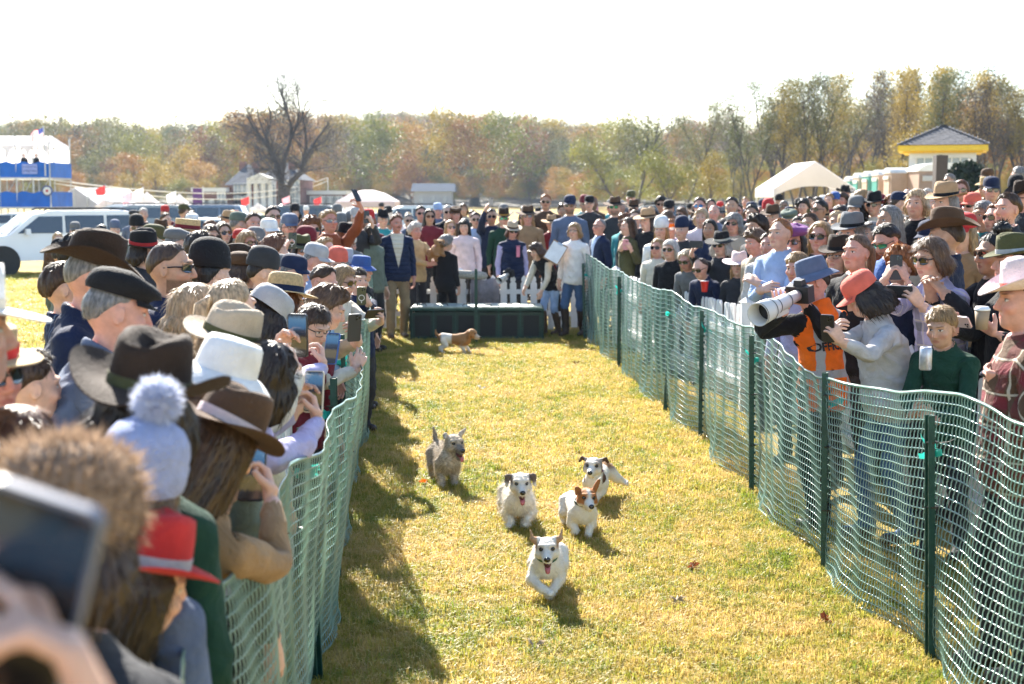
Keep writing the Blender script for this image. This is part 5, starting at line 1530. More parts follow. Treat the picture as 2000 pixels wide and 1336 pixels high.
def col_grizzle(V, hX, hF, hZ, isH):
 n = 0.5 + 0.5 * np.sin(V[:, 0] * 140 + 3 * np.sin(V[:, 2] * 90)) * np.sin(V[:, 1] * 120 + V[:, 2] * 70)
 c = GRZ * (0.7 + 0.6 * n[:, None])
 m = smo(0.23, 0.28, V[:, 2]) * (1 - isH[:, None]) * 0.3; c = c * (1 - m) + DGR * m
 m = isH[:, None] * smo(0.05, 0.09, hF) * 0.6; c = c * (1 - m) + DGR * m
 m = smo(0.40, 0.46, V[:, 2]) * (V[:, 1] > 0.2)[:, None] * 0.8; c = c * (1 - m) + DGR * m
 return c
def col_greyface(V, hX, hF, hZ, isH):
 c = np.tile(WHT * 0.97, (len(V), 1))
 m = isH[:, None] * smo(0.012, 0.03, np.abs(hX)) * smo(-0.02, 0.01, hZ) * 0.75; c = c * (1 - m) + np.array((0.27, 0.21, 0.17)) * m
 m = isH[:, None] * smo(0.05, 0.06, np.abs(hX)); c = c * (1 - m) + BRN * m
 m = smo(0.08, 0.12, V[:, 1]) * smo(0.18, 0.24, V[:, 2]); c = c * (1 - m) + TAN * 0.8 * m
 return c
def col_spaniel(V, hX, hF, hZ, isH):
 c = np.tile(TAN * 1.05, (len(V), 1))
 m = smo(0.04, 0.07, V[:, 1]) * (1 - smo(0.20, 0.235, V[:, 1])); c = c * (1 - m) + WHT * m
 m = 1 - smo(0.10, 0.14, V[:, 2]); c = c * (1 - m) + WHT * m
 m = isH[:, None] * smo(0.045, 0.075, hF); c = c * (1 - m) + PALE * m
 return c
def LEG(x, y, z, *rest): return ((x, y, z),) + rest
p = at_ground(1072, 1172)
dog((p.x, p.y + 0.16, 0.02), -6, 'white terrier leading the pack with tan ears blown upright and mouth open',
 [((-0.058, -0.14, 0.185), (-0.085, -0.19, 0.12), (-0.02, -0.275, 0.085), (0.035, -0.285, 0.055)), ((0.058, -0.13, 0.185), (0.080, -0.13, 0.11), (0.045, -0.205, 0.05), (0.018, -0.225, 0.012)),
     ((-0.06, 0.18, 0.21), (-0.10, 0.10, 0.14), (-0.095, 0.17, 0.085), (-0.095, 0.10, 0.03)), ((0.06, 0.18, 0.21), (0.085, 0.11, 0.14), (0.08, 0.18, 0.08), (0.08, 0.11, 0.03))],
 ears='up', head=(0.012, -0.245, 0.375), gaze=(0.08, -1, -0.10), roll=0.05, mouth=True, collar='green', colour=col_white_tanear(TAN * 1.2, 0.4), scale=0.84, zs=0.84, fat=1.10, pel=(0, 0.19, 0.20), chest=(0, -0.10, 0.225), furlen=0.012, tail=((0, 0.25, 0.18), (0.0, 0.32, 0.17), (0.0, 0.37, 0.18)))
p = at_ground(1010, 1032)
dog((p.x, p.y + 0.14, 0.01), 6, 'fluffy white terrier with dark brown folded ears barking beside the pack',
 [((-0.062, -0.13, 0.185), (-0.085, -0.12, 0.11), (-0.062, -0.165, 0.05), (-0.075, -0.185, 0.014)), ((0.062, -0.13, 0.185), (0.085, -0.15, 0.12), (0.05, -0.20, 0.07), (0.035, -0.20, 0.03)),
     ((-0.06, 0.18, 0.21), (-0.085, 0.13, 0.13), (-0.08, 0.21, 0.08), (-0.08, 0.17, 0.02)), ((0.06, 0.18, 0.21), (0.085, 0.13, 0.13), (0.08, 0.21, 0.08), (0.08, 0.17, 0.02))],
 ears='flop', pel=(0, 0.19, 0.205), head=(0.0, -0.215, 0.395), gaze=(0.0, -1, -0.16), mouth=True, colour=col_white_tanear(BRN, 0.12, lambda c, V: c * (1 - smo(0.1, 0.16, V[:, 1]) * 0.5) + GRZ * smo(0.1, 0.16, V[:, 1]) * 0.5), scale=0.90, zs=0.82, fat=1.2, furlen=0.024, nfur=11000)
p = at_ground(1133, 1052)
dog((p.x, p.y + 0.15, 0.01), 8, 'white terrier with red brown head, white blaze and dark collar',
 [((-0.058, -0.13, 0.185), (-0.075, -0.12, 0.11), (-0.055, -0.165, 0.06), (-0.06, -0.15, 0.035)), ((0.058, -0.13, 0.185), (0.060, -0.15, 0.11), (0.035, -0.19, 0.05), (0.025, -0.20, 0.012)),
     ((-0.06, 0.18, 0.21), (-0.085, 0.13, 0.13), (-0.08, 0.21, 0.08), (-0.08, 0.17, 0.02)), ((0.06, 0.16, 0.20), (0.10, 0.08, 0.13), (0.105, 0.12, 0.07), (0.115, 0.05, 0.025))],
 ears='mixed', pel=(0, 0.19, 0.21), head=(0.01, -0.22, 0.36), gaze=(0.06, -1, -0.12), roll=-0.06, mouth=False, collar='darkgreen', colour=col_redhead, scale=0.86, zs=0.82, fat=1.08, furlen=0.008)
p = at_ground(1172, 988)
dog((p.x, p.y + 0.16, 0.01), -14, 'smooth white terrier with grey face and purple harness kicking a hind leg',
 [((-0.055, -0.13, 0.185), (-0.06, -0.12, 0.11), (-0.045, -0.155, 0.055), (-0.04, -0.17, 0.012)), ((0.055, -0.13, 0.185), (0.05, -0.14, 0.11), (0.015, -0.18, 0.055), (0.005, -0.19, 0.012)),
     ((-0.055, 0.18, 0.21), (-0.075, 0.12, 0.13), (-0.07, 0.2, 0.08), (-0.07, 0.16, 0.02)), ((0.055, 0.19, 0.21), (0.11, 0.21, 0.15), (0.155, 0.25, 0.11), (0.185, 0.25, 0.095))],
 ears='side', head=(-0.005, -0.20, 0.365), gaze=(0.0, -1, -0.05), mouth=False, collar='purple', colour=col_greyface, scale=0.87, zs=0.83, fat=0.98, furlen=0.005, nfur=3500)
p = at_ground(866, 952)
dog((p.x, p.y + 0.14, 0.01), 14, 'scruffy grey brown terrier with raised tail trotting on its own',
 [((-0.055, -0.13, 0.19), (-0.06, -0.11, 0.12), (-0.05, -0.15, 0.06), (-0.055, -0.165, 0.012)), ((0.055, -0.13, 0.19), (0.065, -0.10, 0.12), (0.055, -0.12, 0.06), (0.055, -0.13, 0.012)),
     ((-0.055, 0.19, 0.21), (-0.07, 0.14, 0.13), (-0.065, 0.22, 0.08), (-0.065, 0.19, 0.015)), ((0.055, 0.19, 0.21), (0.07, 0.14, 0.13), (0.065, 0.22, 0.08), (0.065, 0.19, 0.015))],
 ears='half', head=(0.035, -0.20, 0.375), gaze=(0.32, -1, -0.16), mouth=True, colour=col_grizzle, scale=0.92, zs=0.92, fat=0.95, furlen=0.022, nfur=11000, tail=((-0.01, 0.25, 0.23), (-0.02, 0.28, 0.32), (-0.035, 0.26, 0.39)))
p = at_ground(893, 690)
dog((p.x - 0.02, p.y, 0.0), 84, 'tan and white dog ambling side on before the starting box',
 [((-0.05, -0.13, 0.185), (-0.055, -0.10, 0.12), (-0.05, -0.13, 0.06), (-0.05, -0.145, 0.012)), ((0.05, -0.13, 0.185), (0.055, -0.13, 0.12), (0.05, -0.18, 0.07), (0.05, -0.20, 0.02)),
     ((-0.05, 0.19, 0.20), (-0.06, 0.14, 0.13), (-0.06, 0.22, 0.08), (-0.06, 0.19, 0.012)), ((0.05, 0.19, 0.20), (0.06, 0.17, 0.13), (0.06, 0.25, 0.08), (0.06, 0.25, 0.012))],
 ears='long', head=(0.0, -0.245, 0.315), gaze=(-0.1, -1, -0.35), mouth=False, colour=col_spaniel, scale=0.86, fat=1.0, furlen=0.016, step=0.0075, nfur=2500, tail=((0, 0.26, 0.26), (0.0, 0.30, 0.30), (0.0, 0.31, 0.36)))
p = at(843, 470, 19.75)
dog((p.x + 0.05, p.y, p.z - 0.34), 30, 'small brown puppy with pink collar held against a shoulder behind the box',
 [((-0.05, -0.13, 0.20), (-0.055, -0.16, 0.16), (-0.05, -0.2, 0.15), (-0.05, -0.22, 0.14)), ((0.05, -0.13, 0.20), (0.055, -0.16, 0.16), (0.05, -0.2, 0.15), (0.05, -0.22, 0.14)),
     ((-0.05, 0.10, 0.18), (-0.06, 0.08, 0.12), (-0.06, 0.1, 0.08), (-0.06, 0.08, 0.04)), ((0.05, 0.10, 0.18), (0.06, 0.08, 0.12), (0.06, 0.1, 0.08), (0.06, 0.08, 0.04))],
 ears='flop', head=(0.0, -0.15, 0.34), gaze=(0.2, -1, -0.05), mouth=False, collar='pink', colour=lambda V, hX, hF, hZ, isH: np.tile(TAN, (len(V), 1)) * (1 - 0.6 * smo(0.04, 0.08, hF) * isH[:, None]), scale=0.9, furlen=0.006, nfur=900, step=0.009, pel=(0, 0.08, 0.17), chest=(0, -0.08, 0.23), tail=None)
def text_mesh(cu, name, parent, m):
 o = bpy.data.objects.new('t', cu); COL.objects.link(o)
 me = bpy.data.meshes.new_from_object(o.evaluated_get(bpy.context.evaluated_depsgraph_get())); bpy.data.objects.remove(o)
 me.materials.clear(); me.materials.append(m)
 return link(name, me, parent)
# ------------------------------------------------------------------ trees and the wooded hill
def leafmat(key, cols, trans=0.25):
 if key in _MC: return _MC[key]
 m, nt, b, out = new_mat('foliage_' + key)
 geo = nd(nt, 'ShaderNodeNewGeometry'); oi = nd(nt, 'ShaderNodeObjectInfo')
 no = nd(nt, 'ShaderNodeTexNoise', i_Scale=0.55, i_Detail=4.0); nt.links.new(geo.outputs['Position'], no.inputs['Vector'])
 f = mth(nt, 'ADD', mth(nt, 'MULTIPLY', no.outputs[0], 0.7), mth(nt, 'ADD', mth(nt, 'MULTIPLY', oi.outputs['Random'], 0.35), mth(nt, 'MULTIPLY', mth(nt, 'SUBTRACT', geo.outputs['Random Per Island'], 0.5), 0.25)))
 c = ramp(nt, f, [(0.25 + 0.5 * i / max(1, len(cols) - 1), q) for i, q in enumerate(cols)])
 nt.links.new(c, b.inputs['Base Color']); b.inputs['Roughness'].default_value = 0.6; b.inputs['Specular IOR Level'].default_value = 0.3
 tr = nd(nt, 'ShaderNodeBsdfTranslucent'); nt.links.new(c, tr.inputs[0])
 mx = nd(nt, 'ShaderNodeMixShader', n_0=trans); nt.links.new(b.outputs[0], mx.inputs[1]); nt.links.new(tr.outputs[0], mx.inputs[2]); nt.links.new(mx.outputs[0], out.inputs[0])
 _MC[key] = m
 return m
BARK = mat('bark', (0.10, 0.080, 0.062), 0.9, 0.3, 3, 0.6, 20)
BARKD = mat('barkdark', (0.055, 0.045, 0.04), 0.9, 0.3, 3, 0.6, 20)
def grow(seed, H, spread, trunk_r, first, levels=3, nb=(9, 4, 4), up=0.55, minr=0.012, wiggle=0.16, sides=5):
 """a branching skeleton: returns wood mesh builder and twig ends"""
 g = random.Random(seed); mb = MB(); tips = []
 def branch(p, d, L, r, lv):
  n = 5 if lv < 2 else 3
  pts, rs = [p.copy()], [r]
  q = p.copy(); dd = d.copy()
  for i in range(n):
   dd = (dd + Vector((g.gauss(0, wiggle), g.gauss(0, wiggle), g.gauss(0, wiggle * 0.6) + (0.05 if lv else 0.0)))).normalized()
   q = q + dd * L / n; pts.append(q.copy()); rs.append(max(minr, r * (1 - 0.8 * (i + 1) / n)))
  mb.tube(pts, rs, sides if lv < 2 else 3, cap=False)
  if lv >= levels:
   tips.append((q, dd, r)); return
  k = nb[lv]
  for i in range(k):
   t = (first + (1 - first) * (i + g.random()) / k) if lv == 0 else (0.3 + 0.7 * (i + g.random()) / k)
   j = min(int(t * n), n - 1); f = t * n - j
   b = pts[j].lerp(pts[j + 1], f); rr = rs[j] * (1 - f) + rs[j + 1] * f
   ax = (pts[j + 1] - pts[j]).normalized()
   az = g.uniform(0, 6.283) if lv else i * 2.4 + g.uniform(-.4, .4)
   o = ax.orthogonal().normalized(); o = Matrix.Rotation(az, 3, ax) @ o
   nd_ = (o * (1 - up) + ax * up + Vector((0, 0, 0.15))).normalized()
   branch(b, nd_, L * (spread if lv == 0 else 0.55) * g.uniform(0.7, 1.15) * (1.05 - 0.5 * t if lv == 0 else 1), rr * 0.62, lv + 1)
  tips.append((q, dd, r))
 branch(Vector((0, 0, -0.3)), Vector((0, 0, 1)), H, trunk_r, 0)
 return mb, tips
def leaves(tips, seed, per, rad, size):
 g = np.random.default_rng(seed); C_ = np.array([tuple(t[0]) for t in tips])
 c = np.repeat(C_, per, axis=0); n = len(c)
 keep = g.random(len(C_)) > 0.12; km = np.repeat(keep, per)
 p = c + g.normal(0, rad, (n, 3)) * (1, 1, 0.7)
 p = p[km]; n = len(p)
 a = g.normal(0, 1, (n, 3)); a /= np.linalg.norm(a, axis=1, keepdims=True)
 b = np.cross(a, g.normal(0, 1, (n, 3))); b /= np.linalg.norm(b, axis=1, keepdims=True)
 s = size * g.uniform(0.5, 1.3, (n, 1))
 V = np.stack([p - a * s, p - b * s * 0.6, p + a * s, p + b * s * 0.6], 1).reshape(-1, 3)
 return V, np.arange(n * 4).reshape(-1, 4)
LF = dict(yellow=[(0.16, 0.13, 0.025), (0.30, 0.22, 0.03), (0.40, 0.28, 0.04)], olive=[(0.05, 0.065, 0.022), (0.105, 0.11, 0.03), (0.18, 0.16, 0.045)], rust=[(0.13, 0.055, 0.035), (0.22, 0.085, 0.045), (0.25, 0.13, 0.065)],
          orange=[(0.22, 0.105, 0.03), (0.34, 0.17, 0.035), (0.36, 0.22, 0.05)], lime=[(0.11, 0.13, 0.025), (0.20, 0.20, 0.03), (0.30, 0.27, 0.045)], pine=[(0.018, 0.035, 0.025), (0.03, 0.055, 0.035), (0.04, 0.065, 0.04)], dun=[(0.05, 0.042, 0.036), (0.085, 0.066, 0.05), (0.115, 0.09, 0.06)])
TREES = {}
def tree_template(key, seed, H, spread, tr, first, col, per, rad, size, nb, bark=BARK, up=0.55):
 mb, tips = grow(seed, H, spread, tr, first, 2, nb, up)
 w = mb.mesh('trunk', [bark], True)
 V, F = leaves(tips, seed, int(per * 1.8), rad, size * 0.72)
 TREES[key] = (w, np_mesh('crown', V, F, [leafmat(col, LF[col])], smooth=False), float(np.percentile(V[:, 2], 98.5)))
tree_template('tall_yellow', 1, 20, 0.30, 0.30, 0.40, 'yellow', 22, 0.8, 0.22, (15, 7), BARKD, 0.62)
tree_template('tall_olive', 2, 21, 0.30, 0.30, 0.36, 'olive', 20, 0.8, 0.21, (15, 7), BARKD, 0.62)
tree_template('tall_thin', 3, 22, 0.26, 0.26, 0.42, 'olive', 9, 0.7, 0.20, (14, 7), BARKD, 0.66)
tree_template('tall_dun', 4, 21, 0.30, 0.28, 0.35, 'dun', 15, 0.8, 0.21, (15, 7), BARKD, 0.6)
tree_template('round_lime', 5, 12, 0.48, 0.24, 0.16, 'lime', 24, 0.75, 0.24, (15, 6), BARK, 0.5)
tree_template('round_yellow', 6, 13, 0.46, 0.26, 0.16, 'yellow', 24, 0.8, 0.24, (15, 6), BARK, 0.5)
tree_template('round_orange', 7, 13, 0.45, 0.26, 0.18, 'orange', 24, 0.8, 0.24, (15, 6), BARK, 0.5)
tree_template('round_rust', 8, 14, 0.45, 0.26, 0.18, 'rust', 24, 0.85, 0.26, (15, 6), BARK, 0.5)
tree_template('wide_olive', 9, 17, 0.50, 0.38, 0.24, 'olive', 15, 0.95, 0.23, (15, 7), BARKD, 0.5)
def conifer():
 g = random.Random(5); mb = MB(); H = 13
 mb.tube([(0, 0, -0.3), (0, 0, H)], [0.25, 0.03], 6)
 w = mb.mesh('trunk', [BARKD], True); n = 5200; gg = np.random.default_rng(9)
 z = H * (1 - gg.random(n) ** 0.6 * 0.94); a = gg.uniform(0, 6.283, n); r = (H - z) * 0.26 * (0.45 + 0.55 * gg.random(n)) * (0.85 + 0.25 * np.sin(z * 5 + a * 3))
 p = np.stack([r * np.cos(a), r * np.sin(a), z - r * 0.25], 1); d = np.stack([np.cos(a), np.sin(a), -0.5 + 0 * a], 1) * 0.34; s = np.stack([-np.sin(a), np.cos(a), 0 * a + gg.normal(0, .5, n)], 1) * 0.13
 V = np.stack([p - d * 0.4, p - s, p + d, p + s], 1).reshape(-1, 3)
 TREES['conifer'] = (w, np_mesh('crown', V, np.arange(n * 4).reshape(-1, 4), [leafmat('pine', LF['pine'], 0.15)], smooth=False), H)
conifer()
def plant(key, x, y, h, label, group, rz=None, z=None, sw=1.0):
 w, c, H = TREES[key]; s = h / H
 o = empty('tree', (x, y, gz(x, y) if z is None else z), rng.uniform(0, 6.28) if rz is None else rz); o.scale = (s * sw, s * sw, s)
 link('trunk', w, o); link('crown', c, o); tag(o, label, 'tree', group); return o
def plant_px(key, px, top, d, label, group, sw=1.0):
 P = at(px, top, d); return plant(key, P.x, P.y, P.z, label, group, z=0.0, sw=sw)
# the tall wood on the bank: slim trunks, thin autumn crowns
RW = 'tall trees of the wood on the bank'
prof_x = [1180, 1250, 1330, 1400, 1460, 1540, 1600, 1660, 1720, 1780, 1850, 1920, 2000, 2100]
prof_y = [230, 188, 206, 228, 196, 152, 150, 144, 138, 130, 128, 135, 142, 150]
gt = random.Random(11)
kinds = ['tall_olive', 'tall_thin', 'tall_yellow', 'tall_dun']
LBL = {'tall_olive': 'tall slim tree with thin olive leaves in the wood behind the tents', 'tall_thin': 'tall nearly bare slim tree in the wood behind the tents', 'tall_yellow': 'tall slim tree with thin yellow leaves in the wood behind the tents', 'tall_dun': 'tall slim tree with thin brown leaves in the wood behind the tents'}
for i in range(64):
 px = 1420 + (2120 - 1420) * (i + gt.random()) / 64
 d = gt.choice([125, 140, 155, 170, 190])
 k = gt.choice(kinds) if px < 1560 or px > 1900 else gt.choice(['tall_olive', 'tall_yellow', 'tall_dun', 'tall_thin', 'tall_yellow'])
 top = np.interp(px, prof_x, prof_y) + gt.uniform(-4, 40)
 reg = next(w for b, w in ((1510, 'beside the canopy tent'), (1680, 'above the canopy tent'), (1760, 'above the portable toilets'), (1925, 'behind the booth'), (9999, 'past the booth')) if px < b)
 plant_px(k, px, top, d, LBL[k].replace('behind the tents', reg), 'tall wood trees ' + reg + ' ' + k[5:], sw=0.9)
for px, top, d, k, lab in ((1250, 182, 135, 'wide_olive', 'broad olive tree standing free at the open end of the tall wood'), (1338, 198, 150, 'tall_olive', 'slim olive tree second from the open end of the tall wood'), (1300, 240, 170, 'tall_thin', 'nearly bare tree between the broad olive tree and the slim olive tree'), (1390, 226, 160, 'tall_thin', 'nearly bare tree above the lime green bush tree'),
                           (1212, 268, 175, 'round_lime', 'rounded lime tree beside the broad olive tree'), (1330, 292, 120, 'round_lime', 'low bright lime tree before the slim bare trunks'), (1395, 300, 115, 'round_yellow', 'low yellow tree beside the bright lime tree'), (1450, 320, 120, 'wide_olive', 'low olive tree beside the white canopy tent peak'), (1290, 318, 130, 'round_lime', 'small lime tree below the broad olive tree'),
                           (1620, 205, 150, 'round_yellow', 'golden crown high in the tall wood above the white canopy'), (1930, 200, 130, 'round_orange', 'orange crowned tree beyond the yellow eaved booth'), (1800, 260, 120, 'round_yellow', 'yellow crown just behind the booth roof'), (1160, 262, 220, 'wide_olive', 'grey olive tree where the hill meets the tall wood'), (1100, 330, 260, 'round_yellow', 'yellow tree at the hill foot above the navy cap'), (1040, 345, 260, 'round_lime', 'pale lime tree at the hill foot above the brown hats')):
 plant_px(k, px, top, d, lab, None, sw=1.15 if 'round' in k else 0.95)
mb = MB(); mb.quad((30, 165, 0.3), (75, 150, 0.3), (95, 200, 0.3), (30, 215, 0.3)); mb.quad((8, 185, 0), (30, 165, 0), (30, 215, 0), (5, 240, 0))
bush_col = bpy.data.collections.new('bushes')
for k in ('wide_olive', 'round_lime', 'round_yellow', 'round_orange', 'tall_dun'): w, c, H = TREES[k]; o = bpy.data.objects.new('bush', c); bush_col.objects.link(o); o.scale = (5.5 / H,) * 3
ug = mb.build('undergrowth', [leafmat('dun', LF['dun'])]); scatter(ug, bush_col, 0.055, 0.7, 1.25, 7, 0.05); tag(ug, 'low olive and brown undergrowth at the foot of the tall wood', 'undergrowth', kind='stuff')
# trees before the hill, on the tents' side
LT = 'autumn trees at the foot of the hill'
for px, top, d, k, lab in ((15, 215, 260, 'tall_thin', 'bare grey tree above the scaffold tent roof'), (62, 222, 270, 'tall_thin', 'bare grey tree behind the striped flag'), (160, 232, 280, 'tall_dun', 'brown grey tree behind the flag pole'), (255, 235, 290, 'tall_thin', 'bare tree high above the white marquee'), (330, 222, 290, 'tall_thin', 'bare tree above the yellow trees'), (395, 226, 300, 'tall_dun', 'brown tree beside the lone bare tree'), (440, 240, 300, 'tall_dun', 'dull brown tree touching the lone bare crown'), (215, 250, 270, 'wide_olive', 'dark olive tree behind the marquee peak'),
                           (260, 300, 215, 'round_orange', 'russet tree above the pointed tents'), (300, 310, 205, 'round_yellow', 'yellow tree above the pointed tents'), (345, 285, 215, 'round_yellow', 'tallest yellow tree above the pointed tents'), (385, 315, 205, 'round_orange', 'orange tree near the brick wing'), (235, 340, 190, 'round_yellow', 'small yellow tree behind the marquee ridge'), (320, 345, 190, 'round_lime', 'lime yellow bush tree low above the pointed tents'), (150, 335, 200, 'round_orange', 'small russet tree beside the scaffold tower'), (410, 350, 200, 'round_yellow', 'small golden tree against the brick wing'),
                           (700, 300, 330, 'wide_olive', 'olive tree behind the pink topped canopy'), (760, 265, 340, 'conifer', 'dark conifer high on the hill side'), (805, 320, 310, 'round_yellow', 'yellow tree above the pink topped canopy'), (890, 285, 350, 'round_rust', 'rust red tree standing out on the hill'), (965, 300, 350, 'round_rust', 'dull red tree beside the rust red tree'), (1010, 290, 340, 'round_orange', 'orange brown tree near the middle of the hill'), (876, 338, 280, 'conifer', 'dark conifer above the grey roofed shed'), (928, 348, 285, 'conifer', 'small blue green conifer beside the shed roof')):
 plant_px(k, px, top, d, lab, None, sw=1.2 if 'round' in k else 1.0)
# the lone bare tree
def bare_tree():
 g = random.Random(21); mb = MB()
 P = at(555, 408, 150); o = empty('tree', (P.x, P.y, 0)); S = 150 / 2600
 def px(x, y): return Vector(((x - 553) * S, g.uniform(-0.5, 0.5), (413 - y) * S * 1.12))
 main = MB(); main.tube([px(553, 416), px(553, 395), px(552, 375), px(554, 358)], [0.95, 0.80, 0.72, 0.66], 9); 
 limbs = [[(550, 368), (545, 345), (538, 322), (528, 300), (512, 280), (497, 262), (485, 240)], [(558, 365), (572, 352), (586, 338), (592, 318), (604, 300), (622, 278), (640, 256)], [(550, 350), (556, 318), (566, 285), (570, 262), (562, 235), (556, 215), (552, 196)], [(592, 318), (598, 295), (596, 268), (592, 245), (590, 215)],
             [(528, 300), (520, 278), (530, 255), (528, 232), (518, 210)], [(512, 280), (496, 272), (478, 268), (462, 262)], [(604, 300), (620, 292), (636, 284), (648, 262)], [(566, 285), (578, 262), (586, 235), (584, 212), (580, 192)], [(562, 235), (545, 222), (532, 204), (524, 190)], [(545, 345), (530, 338), (510, 330), (495, 318)], [(566, 285), (590, 245), (606, 205)], [(528, 300), (506, 245), (500, 208)], [(562, 235), (546, 195), (546, 172)], [(592, 250), (612, 222), (622, 200)], [(512, 280), (490, 240), (474, 220)]]
 rs = [0.42, 0.40, 0.28, 0.20, 0.18, 0.13, 0.13, 0.15, 0.12, 0.14, 0.13, 0.13, 0.11, 0.10, 0.10]
 wood = MB()
 def twig(p, d, L, r, lv):
  pts = [p]; q = p; dd = d
  for i in range(3):
   dd = (dd + Vector((g.gauss(0, .22), g.gauss(0, .22), g.gauss(0.03, .18)))).normalized(); q = q + dd * L / 3; pts.append(q)
  wood.tube(pts, [r, r * 0.75, r * 0.5, 0.014], 4 if lv < 1 else 3, cap=False)
  if lv < 2:
   for i in range(4):
    j = g.randint(0, 2); b = pts[j].lerp(pts[j + 1], g.random()); a = (pts[j + 1] - pts[j]).normalized(); o_ = Matrix.Rotation(g.uniform(0, 6.28), 3, a) @ a.orthogonal().normalized()
    twig(b, (a * 0.6 + o_ * 0.7 + Vector((0, 0, 0.1))).normalized(), L * 0.6, r * 0.55, lv + 1)
 for L, r in zip(limbs, rs):
  pts = [px(*q) for q in L]; n = len(pts); rr = [r * (1 - 0.78 * i / (n - 1)) for i in range(n)]
  wood.tube(pts, rr, 6, cap=False)
  for i in range(1, n):
   for k in range(4):
    b = pts[i - 1].lerp(pts[i], g.random()); a = (pts[i] - pts[i - 1]).normalized(); o_ = Matrix.Rotation(g.uniform(0, 6.28), 3, a) @ a.orthogonal().normalized()
    twig(b, (a * 0.6 + o_ * 0.75).normalized(), g.uniform(2.2, 4.6), max(0.035, rr[i] * 0.33), 0)
 main.build('trunk', [BARKD], o, True); wood.build('crown', [BARKD], o, True)
 tag(o, 'large leafless tree standing alone on the field before the wooded hill', 'tree')
bare_tree()
# the hill
hx = np.concatenate([np.arange(-900, 901, 50.0)]); hy = np.array([240, 300, 380, 470, 560, 650, 760, 900, 1100.0])
HX, HY = np.meshgrid(hx, hy, indexing='ij')
def hill_h(x, y):
 t = sstep(270, 640, y)
 a = np.interp(x / np.maximum(y, 1) * 2600 + 1000, [-400, 0, 250, 480, 640, 760, 900, 1050, 1200, 1500, 2100], [16, 16, 15, 15, 21, 24, 22, 18, 13, 10, 8])
 return a * t * 0.98 + 2 * np.sin(x / 70) * t
HV = np.stack([HX, HY, hill_h(HX, HY) - 0.5 * (HY < 250) - 0.05], -1).reshape(-1, 3)
ni, nj = HX.shape; ii, jj = np.meshgrid(np.arange(ni - 1), np.arange(nj - 1), indexing='ij')
HF = np.stack([ii * nj + jj, (ii + 1) * nj + jj, (ii + 1) * nj + jj + 1, ii * nj + jj + 1], -1).reshape(-1, 4)
hill = link('hill', np_mesh('hill', HV, HF, [mat('hillground', (0.055, 0.048, 0.032), 0.95, 0.3, 0.05)])); tag(hill, 'low wooded hill behind the field', 'hill', kind='structure')
wood_col = bpy.data.collections.new('wood_trees')
for k, n in (('tall_olive', 2), ('tall_dun', 2), ('tall_thin', 1), ('wide_olive', 3), ('round_yellow', 2), ('round_orange', 2), ('round_rust', 2), ('round_lime', 2)):
 w, c, H = TREES[k]
 for q in range(n):
  me_w = w; o = bpy.data.objects.new('wood_tree', c); wood_col.objects.link(o); o.scale = (22.0 / H,) * 3
mb = MB()
wp = np.array(HV).reshape(ni, nj, 3)
sel = []
for i in range(ni - 1):
 for j in range(nj - 1):
  q = [wp[i, j], wp[i + 1, j], wp[i + 1, j + 1], wp[i, j + 1]]; c = sum(q) / 4
  px = c[0] / c[1] * 2600 + 1000
  if -300 < px < 2300: mb.quad(*q)
wo_ = mb.build('wood', [leafmat('dun', LF['dun'])]); scatter(wo_, wood_col, 0.016, 0.42, 0.92, 5, 0.04); tag(wo_, 'dense autumn wood covering the hill in brown, olive, yellow and red', 'wood', kind='stuff')

mb2 = MB(); mb2.V, mb2.F, mb2.M = list(mb.V), list(mb.F), list(mb.M)
mb2.quad((-260, 268, 0), (150, 268, 0), (190, 330, 0.2), (-300, 330, 0.2))
ug2 = mb2.build('undergrowth', [leafmat('dun', LF['dun'])]); scatter(ug2, bush_col, 0.02, 0.8, 1.5, 9, 0.05); tag(ug2, 'brown and olive undergrowth below the trees of the hill', 'undergrowth', kind='stuff')

# ------------------------------------------------------------------ buildings
BRICK = mat('brick', (0.17, 0.075, 0.055), 0.9, 0.25, 2, 0.3, 8); ROOFG = mat('slate', (0.07, 0.078, 0.095), 0.95, 0.15, 2, spec=0.1); TRIM = mat('trim', (0.70, 0.69, 0.66), 0.6, 0.05); GLASS = mat('glass', (0.25, 0.29, 0.33), 0.1, 0.1, 1, spec=0.8)
def hip(mb, x0, x1, y0, y1, z, h, inset=0.45, over=0.4):
 x0 -= over; x1 += over; y0 -= over; y1 += over; w = min(x1 - x0, y1 - y0) * inset; xm0, xm1 = x0 + w, x1 - w; ym = (y0 + y1) / 2
 if xm0 > xm1: xm0 = xm1 = (x0 + x1) / 2
 a, b, c, d = (x0, y0, z), (x1, y0, z), (x1, y1, z), (x0, y1, z); e, f = (xm0, ym, z + h), (xm1, ym, z + h)
 mb.poly([a, b, f, e]); mb.poly([c, d, e, f]); mb.poly([b, c, f]); mb.poly([d, a, e]); mb.poly([d, c, b, a])
